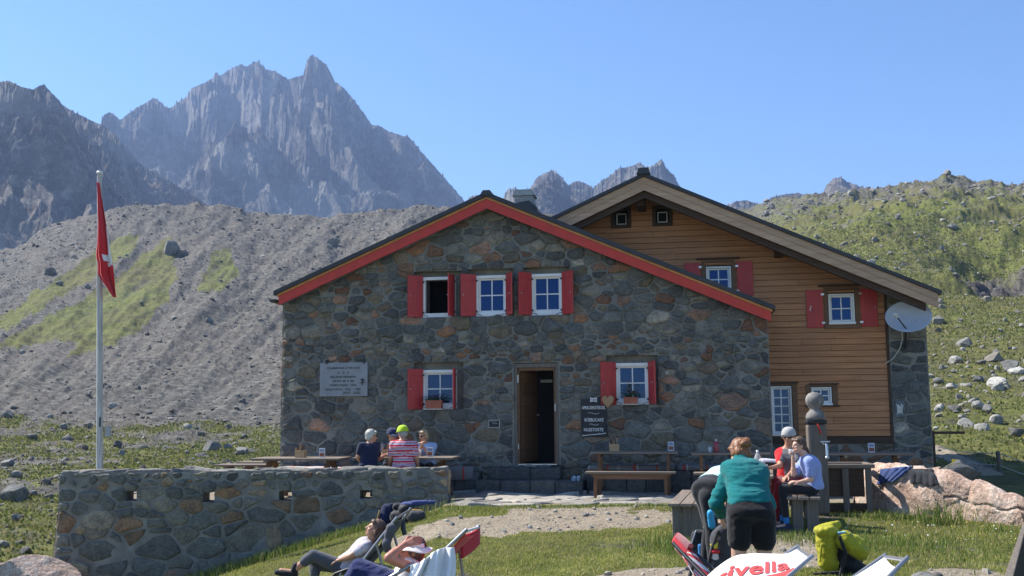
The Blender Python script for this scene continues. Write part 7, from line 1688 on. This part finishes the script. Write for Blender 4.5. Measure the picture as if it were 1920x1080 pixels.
    def socks(s, mat, t0=1.75):
        for S in 'LR': mb = MB(); s.leg(mb, S, 0.006, t0, 2.0); s.garment('sock', mb, mat, 0.003, 14, 0.009, 2)
    def hair(s, mat, long=0.0, bun=None, extra=(), amp=0.007, seed=5, thick=0.006, back=0.0, low=-0.02, front=True):
        mb = MB(); k = s.k; ax = (s.hf, s.ff, s.fu)
        ell(mb, s.head_pt(0, -0.022, 0.032), ((0.076+thick)*k, (0.088+thick)*k, (0.090+thick)*k), ax)
        ell(mb, s.head_pt(0, -0.055, low), ((0.070+thick)*k, 0.052*k, (0.066+long)*k), ax)
        for q in (-1, 1): rcone(mb, s.head_pt(q*0.070, -0.015, 0.03), s.head_pt(q*0.072, -0.022, -0.03-long), 0.020*k, 0.014*k)
        if front: rcone(mb, s.head_pt(-0.05, 0.055, 0.075), s.head_pt(0.05, 0.055, 0.075), 0.022*k, 0.022*k)
        for (a, b, r0, r1) in extra: rcone(mb, s.head_pt(*a), s.head_pt(*b), r0*k, r1*k)
        rs = np.random.RandomState(seed); ex = MB()
        for i in range(260 if front else 0):
            a = rs.uniform(0, 2*PI); e0 = rs.uniform(0.1, 0.9); L = rs.uniform(0.5, 1.1); wv = rs.uniform(-0.3, 0.3); pts = []
            if math.sin(a) > 0.35 and e0 < 0.6: e0 = 0.8; L = 0.3
            for j in range(6):
                t = j/5; e = (PI/2)*e0-L*t; aa = a+wv*t; rr = 1.0+thick*9+rs.uniform(0.0, 0.05)
                pts.append(s.head_pt(0.077*rr*math.cos(e)*math.cos(aa), -0.022+0.092*rr*math.cos(e)*math.sin(aa), 0.028+0.092*rr*math.sin(e)))
            for p, q in zip(pts, pts[1:]):
                d = (q-p); sd = d.cross(p-s.J['head']).normalized()*0.0022*k; b0 = len(ex.V); ex.V += [tuple(p-sd), tuple(p+sd), tuple(q+sd), tuple(q-sd)]; ex.F.append((b0, b0+1, b0+2, b0+3)); ex.mi.append(0); ex.sm.append(True)
        return soft('hair', mb, mat, s.o, 0.007, 1, amp*1.3, 34, (1, 1, 0.35), seed, extra=ex, O=s.O)
        return s.garment('hair', mb, mat, amp*1.3, 34, 0.007, 1, seed, aniso=(1, 1, 0.35))
    def cap(s, mat, brim=True, bf=1, mats=None, brimmat=None):
        mb = MB(); k = s.k; ax = (s.hf, s.ff, s.fu); n = 20
        V = []; F = []
        for j in range(8):
            th = (PI/2)*(j/7)
            for i in range(n): a = 2*PI*i/n; V.append(s.head_pt(0.102*math.cos(th)**0.7*math.cos(a), -0.018+0.120*math.cos(th)**0.7*math.sin(a), 0.018+0.115*math.sin(th)))
        for j in range(7):
            for i in range(n): F.append((j*n+i, j*n+(i+1) % n, (j+1)*n+(i+1) % n, (j+1)*n+i))
        m = MB(); m.add([v-s.O for v in V], F, 0, True); m.sphere(s.head_pt(0, -0.018, 0.134)-s.O, 0.008*k)
        c = m.build('cap', mat, s.o)
        if brim:
            m = MB(); m.sheet(lambda u, v: s.head_pt(0.088*math.sin((u-0.5)*2.5)*(1-0.12*v), bf*(0.082+0.03*math.cos((u-0.5)*2.4)+0.075*v*math.cos((u-0.5)*1.9)), 0.045-0.022*v-0.02*abs(2*u-1)**2)-s.O, 14, 6, 0, True, 0.004); m.build('cap_brim', brimmat or mat, c)
    def glasses(s, mat=None):
        m = MB()
        for q in (-1, 1): m.sphere((0, 0, 0), (0.028*s.k, 0.008*s.k, 0.019*s.k), 0, 12, 8, Matrix.Translation(s.head_pt(q*0.031, 0.090, 0.006)-s.O) @ Matrix((s.hf, s.ff, s.fu)).transposed().to_4x4())
        m.tube([s.head_pt(-0.01, 0.094, 0.01)-s.O, s.head_pt(0.01, 0.094, 0.01)-s.O], 0.004, 0, 6)
        for q in (-1, 1): m.tube([s.head_pt(q*0.055, 0.086, 0.01)-s.O, s.head_pt(q*0.08, 0.0, 0.012)-s.O], 0.004, 0, 6)
        m.build('sunglasses', mat or M_SHADE, s.o)

TEE_NAVY = cloth('navy_tee', (0.012, 0.018, 0.05), 0.9, 50); JEAN = cloth('dark_trousers', (0.02, 0.024, 0.035), 0.9, 50); PANT_GREY = cloth('grey_leggings', (0.085, 0.09, 0.105), 0.85, 60)
# ---- four guests at the left table
Yb = 18.12
def seated_legs(px, Y, z=0.50, face=1, dx=0.0, spread=0.10):
    """thighs go away (+1) or toward (-1) the viewer"""
    h = P(px, 880, Y); h.z = z; J = {}
    for S, q in (('L', -1), ('R', 1)):
        q2 = q*face; J['p'+S] = h+V3((q2*0.09, 0, -0.0)); J['k'+S] = h+V3((q2*spread+dx*0.4, face*0.43, 0.0)); J['a'+S] = h+V3((q2*spread+dx*0.45, face*0.46, -z+0.09)); J['t'+S] = V3((0.1*q2, face, 0))
    J['hip'] = h+V3((0, 0, 0.06)); return J
J = seated_legs(691, Yb, 0.50, 1, 0.25); J.update(neck=P(693, 831, Yb+0.04), head=P(696.5, 818, Yb+0.06), face=V3((0.88, 0.45, -0.05)), sL=P(678, 836, Yb-0.06), sR=P(706, 836, Yb+0.10), eL=P(671, 857, Yb-0.02), wL=P(678, 870, Yb+0.2),
         eR=P(710, 861, Yb+0.25), wR=P(722, 853, Yb+0.42), hR=V3((1, 0.2, 0.25)), nR=V3((0, 0, 1)), nL=V3((0, 0.3, -1)), front=V3((0.3, 1, 0)))
pr = Person('person with short white hair in a navy T-shirt seated leftmost at the left table', J, SK1, 0.98); pr.shirt(TEE_NAVY, 0.6); pr.trousers(JEAN); pr.shoes(M_BLK); pr.hair(hairmat('white_hair', (0.28, 0.26, 0.22), (0.66, 0.63, 0.56)), 0.0); pr.glasses()
J = seated_legs(757, Yb, 0.50, 1, 0.0); J.update(neck=P(756, 825, Yb+0.02), head=P(754.5, 811.5, Yb+0.05), face=V3((-0.45, 0.88, -0.1)), sL=P(738, 833, Yb), sR=P(776, 834, Yb), eL=P(732, 858, Yb-0.03), wL=P(729, 878, Yb+0.12), eR=P(781, 858, Yb-0.03), wR=P(784, 878, Yb+0.12), nL=V3((0.5, 0, -1)), nR=V3((-0.5, 0, -1)), front=V3((0, 1, 0)))
pr = Person('person seen from behind in a red, white and blue striped shirt and lime cap', J, SK1, 1.02, 1.12)
M_STRW = cloth('stripe_white', (0.62, 0.55, 0.55), 0.9, 60); M_STRR = cloth('stripe_red', (0.50, 0.02, 0.06), 0.9, 60); M_STRB = cloth('stripe_blue', (0.05, 0.07, 0.30), 0.9, 60)
def stripes(c):
    z = c[:, 2]; t = np.mod(z/0.092+0.03*np.sin(c[:, 0]*14), 1); return np.where(t < 0.34, 1, np.where(t < 0.46, 0, np.where(t < 0.58, 2, np.where(t < 0.70, 0, np.where(t < 0.84, 1, 0)))))
pr.shirt([M_STRW, M_STRR, M_STRB], 0.7, -0.12, 0.02, 0.008, paint=stripes); pr.trousers(JEAN); pr.shoes(M_BLK); pr.hair(hairmat('grey_hair', (0.2, 0.19, 0.18), (0.42, 0.40, 0.38)), 0.0, thick=0.0, front=False); pr.cap(cloth('lime_cap', (0.42, 0.60, 0.02), 0.8, 40))
Yf = 19.35
J = seated_legs(737, Yf, 0.50, -1, 0.0); J.update(neck=P(736, 829, Yf-0.03), head=P(735.5, 815.5, Yf-0.10), face=V3((0.5, -0.82, -0.22)), sR=P(721, 835, Yf), sL=P(752, 835, Yf), eR=P(719, 853, Yf-0.15), wR=P(727, 853, Yf-0.36), eL=P(753, 853, Yf-0.15), wL=P(745, 853, Yf-0.36), front=V3((0, -1, 0)), nR=V3((0, 0, -1)), nL=V3((0, 0, -1)))
pr = Person('person in a dark blue cap and dark shirt facing out behind the striped shirt', J, SK1, 1.0); pr.shirt(TEE_NAVY, 0.6); pr.trousers(JEAN); pr.shoes(M_BLK); pr.hair(hairmat('dark_hair', (0.02, 0.015, 0.012), (0.05, 0.035, 0.025)), 0, thick=0.0, front=False); pr.cap(cloth('navy_cap', (0.015, 0.025, 0.08), 0.8, 40))
J = seated_legs(800, Yf, 0.50, -1, -0.15); J.update(neck=P(797, 831, Yf-0.06), head=P(793.5, 817, Yf-0.14), face=V3((-0.62, -0.76, -0.12)), sR=P(784, 837, Yf-0.05), sL=P(813, 837, Yf-0.03), eR=P(783, 853, Yf-0.32), wR=P(789, 838, Yf-0.34), eL=P(806, 853, Yf-0.32), wL=P(794, 839, Yf-0.35), hR=V3((0.2, -0.1, 1)), hL=V3((-0.35, -0.1, 0.9)), nR=V3((1, 0.2, 0)), nL=V3((-1, 0.2, 0)), curlR=0.8, curlL=0.8, front=V3((0, -1, 0)))
pr = Person('blonde person in sunglasses and pale blue shirt resting chin on hands at left table', J, SK1, 0.95); pr.shirt(cloth('pale_blue_shirt', (0.42, 0.52, 0.72), 0.85, 50), 0.8, -0.05, 0.022, 0.012); pr.trousers(JEAN); pr.shoes(M_BLK); pr.hair(hairmat('blonde_hair', (0.26, 0.18, 0.09), (0.52, 0.40, 0.24)), 0.01, extra=(((0, -0.08, 0.0), (0.03, -0.12, -0.09), 0.05, 0.025),)); pr.glasses()

# ---- woman in teal fleece bending forward, seen from behind
Y0 = 8.8; gx_ = P(1408, 1000, Y0).x; gz = float(ground_z(gx_, Y0))
M_TEAL = cloth('teal_fleece', (0.008, 0.155, 0.16), 0.95, 90, 0.14, 0.1, 0.5); M_SHORT = cloth('black_shorts', (0.010, 0.010, 0.012), 0.9, 50)
hip = P(1408, 968, Y0)
J = dict(hip=hip, neck=P(1392, 872, Y0+0.36), head=P(1387, 850, Y0+0.47), face=V3((-0.25, 0.85, -0.55)), hup=V3((0, 0.5, 0.9)), front=V3((0, 0.6, -1)), bend=V3((0.0, -0.02, 0.06)),
         sL=P(1362, 900, Y0+0.30), sR=P(1416, 902, Y0+0.30), eL=P(1343, 944, Y0+0.28), wL=P(1352, 962, Y0+0.46), eR=P(1441, 945, Y0+0.32), wR=P(1425, 962, Y0+0.55), hL=V3((0.1, 0.5, -1)), nL=V3((1, 0, 0)), hR=V3((-0.4, 0.4, -1)), nR=V3((-1, 0, 0)),
         pL=P(1388, 978, Y0), pR=P(1430, 978, Y0), kL=P(1384, 1062, Y0+0.02), kR=P(1434, 1060, Y0+0.02), tL=V3((0, 1, 0)), tR=V3((0.1, 1, 0)))
for S, x in (('L', 1387), ('R', 1432)): q = P(x, 1090, Y0); J['a'+S] = V3((q.x, Y0-0.03, gz+0.09))
pr = Person('person in a teal fleece and black shorts bending forward, back to the viewer', J, SK2, 1.02, 1.04)
pr.shirt(M_TEAL, t0=0.05, loose=0.022, amp=0.020, long=True, name='fleece', collar=True, seed=11, aniso=(0.6, 0.6, 2.4))
mb_ = MB(); loft(mb_, pr.secs(0.022, -0.16, 0.20))
for S in 'LR': a, kn = J['p'+S], J['k'+S]; rcone(mb_, a+V3((0, 0, 0.03)), lerp(a, kn, 0.42), 0.112, 0.098)
pr.garment('shorts', mb_, M_SHORT, 0.010, 7, seed=12); pr.shoes(M_BLK)
HR = hairmat('auburn_hair', (0.09, 0.032, 0.012), (0.33, 0.14, 0.05))
pr.hair(HR, 0.0, extra=(((-0.01, -0.10, 0.05), (0.015, -0.12, 0.035), 0.042, 0.038), ((0.02, -0.13, 0.06), (-0.02, -0.13, 0.02), 0.022, 0.022)), amp=0.009)
# ---- second bending woman
Y0 = 9.9; gz = float(ground_z(P(1322, 1000, Y0).x, Y0)); hip = P(1327, 922, Y0)
J = dict(hip=hip, neck=P(1374, 901, Y0+0.28), head=P(1388, 915, Y0+0.36), face=V3((0.3, 0.2, -0.95)), hup=V3((0.9, 0.4, 0.1)), front=V3((0.3, 0, -1)), bend=V3((-0.0, 0, 0.07)),
         sL=P(1366, 900, Y0+0.38), sR=P(1370, 910, Y0+0.10), eL=P(1362, 940, Y0+0.38), wL=P(1356, 968, Y0+0.3), eR=P(1368, 948, Y0+0.08), wR=P(1362, 975, Y0-0.02), hL=V3((0, 0, -1)), hR=V3((0, 0, -1)), nL=V3((-1, 0, 0)), nR=V3((-1, 0, 0)),
         pL=P(1318, 928, Y0+0.12), pR=P(1327, 932, Y0-0.05), kL=P(1331, 985, Y0+0.12), kR=P(1334, 990, Y0-0.05), tL=V3((1, 0.6, 0)), tR=V3((1, 0.6, 0)))
for S, x, dy in (('L', 1322, 0.14), ('R', 1334, -0.06)): q = P(x, 1000, Y0); J['a'+S] = V3((q.x, Y0+dy, gz+0.09))
pr = Person('person in black tights and pale aqua top bent double beside the teal fleece', J, SK2, 0.97)
pr.shirt(cloth('aqua_shirt', (0.45, 0.72, 0.74), 0.85, 50), 0.6, 0.12, 0.016, 0.006, seed=13); pr.trousers(cloth('black_tights', (0.016, 0.017, 0.022), 0.85, 50), 1.95, 0.010, 0.004, top=0.2, seed=14); pr.shoes(M_BLK); pr.hair(HR)
mb_ = MB(); loft(mb_, pr.secs(0.017, 0.10, 0.16)); pr.garment('belt', mb_, M_DKG, 0, 8)
mb_ = MB(); rcone(mb_, P(1332, 962, Y0-0.25), P(1335, 985, Y0-0.22), 0.032, 0.036); pr.garment('blue_glove', mb_, simple('cyan_glove', (0.03, 0.33, 0.62), 0.6), 0.006, 9)

# ---- man in red and grey shirt on the right bench, far side of the girl
Y0 = 14.35; h = P(1478, 905, Y0); h.z = 0.52
J = dict(hip=h+V3((0.02, 0, 0.04)), neck=P(1477, 839, Y0-0.08), head=P(1478.5, 818.5, Y0-0.14), face=V3((-0.45, -0.87, -0.12)), front=V3((-0.6, -1, 0)),
         sR=P(1464, 848, Y0-0.02), sL=P(1492, 848, Y0-0.14), eR=P(1462, 874, Y0-0.25), wR=P(1445, 877, Y0-0.45), eL=P(1494, 876, Y0-0.30), wL=P(1477, 893, Y0-0.5), hR=V3((-1, -0.2, 0.0)), nR=V3((0, -0.4, -0.6)), curlR=0.9, hL=V3((-0.8, -0.5, -0.4)), nL=V3((0, 0, -1)),
         pR=h+V3((-0.08, 0.05, 0)), pL=h+V3((0.06, -0.08, 0)), kR=P(1455, 905, Y0-0.35), kL=P(1462, 912, Y0-0.55), tR=V3((-0.6, -0.7, 0)), tL=V3((-0.6, -0.7, 0)))
for S in 'LR': kk = J['k'+S]; J['a'+S] = V3((kk.x-0.05, kk.y+0.05, 0.06))
pr = Person('person in grey cap, sunglasses and red sleeved shirt holding a glass at picnic table', J, SK1, 0.98)
M_GREYT = cloth('grey_tee', (0.16, 0.155, 0.16), 0.9, 60); M_REDT = cloth('red_tee', (0.58, 0.015, 0.02), 0.9, 60)
cR = np.array(J['sR']); 
pr.shirt([M_GREYT, M_REDT], 0.62, -0.1, 0.017, 0.008, paint=lambda c: (((c-cR) @ np.array((J['sL']-J['sR']).normalized()) < 0.055) | ((c-cR) @ np.array((J['sL']-J['sR']).normalized()) > 0.31)).astype(int), seed=15)
pr.trousers(cloth('dark_red_trousers', (0.22, 0.012, 0.018), 0.9, 50), 1.9, 0.018, 0.012, seed=16); pr.shoes(M_BLK); pr.hair(hairmat('dark_hair2', (0.03, 0.02, 0.015), (0.08, 0.05, 0.03)), 0, thick=0.0, front=False); pr.cap(cloth('grey_cap', (0.40, 0.39, 0.37), 0.8, 40), brimmat=cloth('dark_brim', (0.03, 0.03, 0.033), 0.8)); pr.glasses()
g = J['wR']+V3((-0.085, -0.03, -0.035)); tumbler((g.x, g.y, 0.676), 'beer mug held in the hand of the man in the grey cap', 0.038, 0.115, 0.75, M_BEER, False, 0.0, 'beer_mug')
# ---- girl on the near end of the right bench, drinking
Y0 = 13.62; h = P(1524, 915, Y0); h.z = 0.48
J = dict(hip=h+V3((0.0, 0, 0.04)), neck=P(1512, 855, Y0), head=P(1497.5, 835, Y0), face=V3((-0.93, -0.33, 0.02)), front=V3((-1, 0, 0)), bend=V3((0.03, 0, 0)),
         sL=P(1517, 866, Y0-0.14), sR=P(1509, 864, Y0+0.14), eL=P(1521, 899, Y0-0.16), wL=P(1498, 904, Y0-0.16), eR=P(1488, 890, Y0+0.02), wR=P(1487, 857, Y0-0.02), hR=V3((0.05, -0.1, 1)), nR=V3((1, -0.3, 0)), curlR=0.7, hL=V3((-1, 0.05, 0.1)), nL=V3((0, 0.2, -1)),
         pL=h+V3((-0.02, -0.09, 0)), pR=h+V3((-0.02, 0.09, 0)), kL=P(1467, 916, Y0-0.12), kR=P(1468, 912, Y0+0.14), tL=V3((-1, -0.15, 0)), tR=V3((-1, 0.1, 0)))
for S, dx in (('L', 0.04), ('R', -0.02)): kk = J['k'+S]; J['a'+S] = V3((kk.x+dx, kk.y, 0.05))
pr = Person('girl with a brown ponytail and light blue T-shirt drinking on the picnic bench', J, SK2, 0.90, 0.92)
pr.shirt(cloth('light_blue_tee', (0.27, 0.34, 0.62), 0.9, 50), 0.7, -0.12, 0.024, 0.011, seed=17); pr.trousers(MATS['black_tights'], 1.78, 0.010, 0.004, seed=18); pr.socks(cloth('blue_sock', (0.03, 0.20, 0.50), 0.9, 60)); pr.shoes(cloth('dark_blue_shoe', (0.02, 0.03, 0.07), 0.7), h=0.0)
pr.hair(hairmat('brown_hair', (0.05, 0.028, 0.018), (0.17, 0.10, 0.06)), 0.0, extra=(((0.0, -0.09, 0.03), (0.0, -0.125, -0.03), 0.028, 0.024), ((0.0, -0.125, -0.03), (0.0, -0.19, -0.14), 0.024, 0.020), ((0.0, -0.19, -0.14), (0.0, -0.27, -0.24), 0.020, 0.012)))
g = P(1486.5, 850, Y0-0.05); tumbler((g.x-0.03, g.y-0.02, g.z-0.03), 'small glass of amber drink the girl holds to her mouth', 0.032, 0.085, 0.6, M_BEER)

# ---- woman reclining on the black lounger
Y0 = 11.9
J = dict(hip=P(649, 1062, Y0), neck=P(697, 1014, Y0), head=P(703.5, 992.5, Y0-0.02), face=V3((-0.86, -0.15, 0.42)), hup=V3((0.40, 0.0, 0.9)), front=V3((-0.7, 0, 0.7)),
         sL=P(683, 1026, Y0-0.17), sR=P(694, 1019, Y0+0.17), eL=P(657, 1043, Y0-0.22), wL=P(634, 1051, Y0-0.14), eR=P(664, 1036, Y0+0.2), wR=P(640, 1052, Y0+0.12), hL=V3((-1, 0.1, -0.15)), hR=V3((-1, -0.1, -0.15)), nL=V3((0, 0.1, -1)), nR=V3((0, 0.1, -1)),
         pL=P(642, 1064, Y0-0.09), pR=P(640, 1062, Y0+0.09), kL=P(587, 1041, Y0-0.14), kR=P(589, 1058, Y0-0.02), aL=P(550, 1070, Y0-0.12), aR=P(592, 1100, Y0-0.1), tL=V3((-1, 0, 0.25)), tR=V3((-1, -0.1, 0.0)), dL=V3((-0.45, 0, -0.9)))
pr = Person('person in grey leggings and speckled T-shirt sunbathing on black lounger', J, SK1, 0.96)
def spots(c): n = fbm(c[:, 0]*60, c[:, 1]*60, c[:, 2]*60, oct=1); m = in_poly(*project(c[:, 0], c[:, 1], c[:, 2]), [(683, 1020), (700, 1020), (706, 1035), (690, 1036)]); return np.where(n > 0.52, 1, 0)
pr.shirt([cloth('pale_grey_tee', (0.52, 0.50, 0.54), 0.9, 50), cloth('coral_print', (0.7, 0.16, 0.2), 0.9, 50)], 0.5, -0.06, 0.016, 0.008, paint=spots, seed=19)
pr.trousers(PANT_GREY, 1.42, 0.010, 0.006, seed=20); pr.shoes(M_BLK, h=0.06)
pr.hair(hairmat('chestnut_hair', (0.07, 0.035, 0.022), (0.20, 0.11, 0.07)), 0.02, extra=(((0.03, -0.07, 0.02), (0.05, -0.06, -0.08), 0.04, 0.035), ((-0.03, -0.07, 0.02), (-0.05, -0.06, -0.08), 0.04, 0.035)), amp=0.009)
# ---- man in the deck chair shading his eyes
Y0 = 8.95
J = dict(hip=P(752, 1098, Y0-0.02), neck=P(783, 1056, Y0+0.05), head=P(772.5, 1033, Y0-0.02), face=V3((-0.93, -0.25, 0.15)), hup=V3((0.1, 0, 1)), front=V3((-0.8, 0, 0.6)),
         sL=P(780, 1068, Y0-0.16), sR=P(789, 1060, Y0+0.18), eL=P(728, 1046, Y0-0.30), wL=P(758, 1021, Y0-0.20), eR=P(748, 1084, Y0+0.2), wR=P(722, 1076, Y0+0.1), hL=V3((1, 0.25, 0.3)), nL=V3((0.1, 0.9, -0.5)), curlL=0.22, hR=V3((-1, -0.1, 0.0)), nR=V3((0, 0, -1)),
         pL=P(744, 1100, Y0-0.10), pR=P(744, 1096, Y0+0.10), kL=P(674, 1066, Y0+0.0), kR=P(668, 1080, Y0+0.16), aL=P(640, 1135, Y0), aR=P(630, 1140, Y0+0.15), tL=V3((-1, 0, 0)), tR=V3((-1, 0, 0)))
pr = Person('person in a white sun hat shading the eyes, lying in the red deck chair', J, SK3, 1.0)
pr.trousers(cloth('navy_trousers', (0.018, 0.026, 0.10), 0.9, 40), 1.9, 0.030, 0.020, seed=21); pr.shoes(M_BLK); pr.hair(hairmat('short_dark_hair', (0.05, 0.035, 0.028), (0.13, 0.09, 0.07)), 0.0, thick=0.006)
mb_ = MB(); loft(mb_, pr.secs(0.02, 0.0, 0.98)); rcone(mb_, lerp(J['neck'], J['hip'], 0.12), J['sR'], 0.07, 0.07); pr.garment('shirt', mb_, cloth('white_shirt', (0.74, 0.75, 0.78), 0.9, 50), 0.010, 8, seed=22)
m = MB(); H = J['head']
def hatpt(u, v):
    a = 2*PI*u; r = 1+0.55*v; zz = 0.045-0.035*v-0.02*math.sin(a*1)*v+0.012*math.sin(3*a)*v; return pr.head_pt(0.092*math.cos(a)*r, -0.012+0.105*math.sin(a)*r, zz)-pr.O
m.sheet(hatpt, 32, 6, 0, True, 0.003)
hc = m.build('sun_hat', M_CANVAS, pr.o)
m = MB(); m.sheet(lambda u, v: pr.head_pt(0.092*math.cos(2*PI*u)*(1-0.12*v), -0.012+0.105*math.sin(2*PI*u)*(1-0.12*v), 0.045+0.035*v)-pr.O, 28, 4, 0, True, 0.003); m.build('hat_band', M_CANVAS, hc)
# white towel thrown over the chair back behind him
def towel(u, v):
    px = 770+82*u; top = 1060-35*min(1, u*1.25)+2*math.sin(u*9); py = top+(1120-top)*v; Y = 8.60+0.12*u-0.06*v+0.030*math.sin(u*17+v*2.5)+0.018*math.sin(u*31+v*5+1); return P(px+3*math.sin(v*5+u*6)-10*v*(1-u)*2, py, Y)
q = P(820, 1090, 9.0); m = MB(); m.sheet(lambda u, v: towel(u, v)-q, 60, 30, 0, True, 0.006); o = m.build('towel', cloth('white_towel', (0.76, 0.77, 0.80), 0.95, 90, 0.04)); o.location = q; tag(o, 'white towel hung over the back of the red deck chair', 'towel')
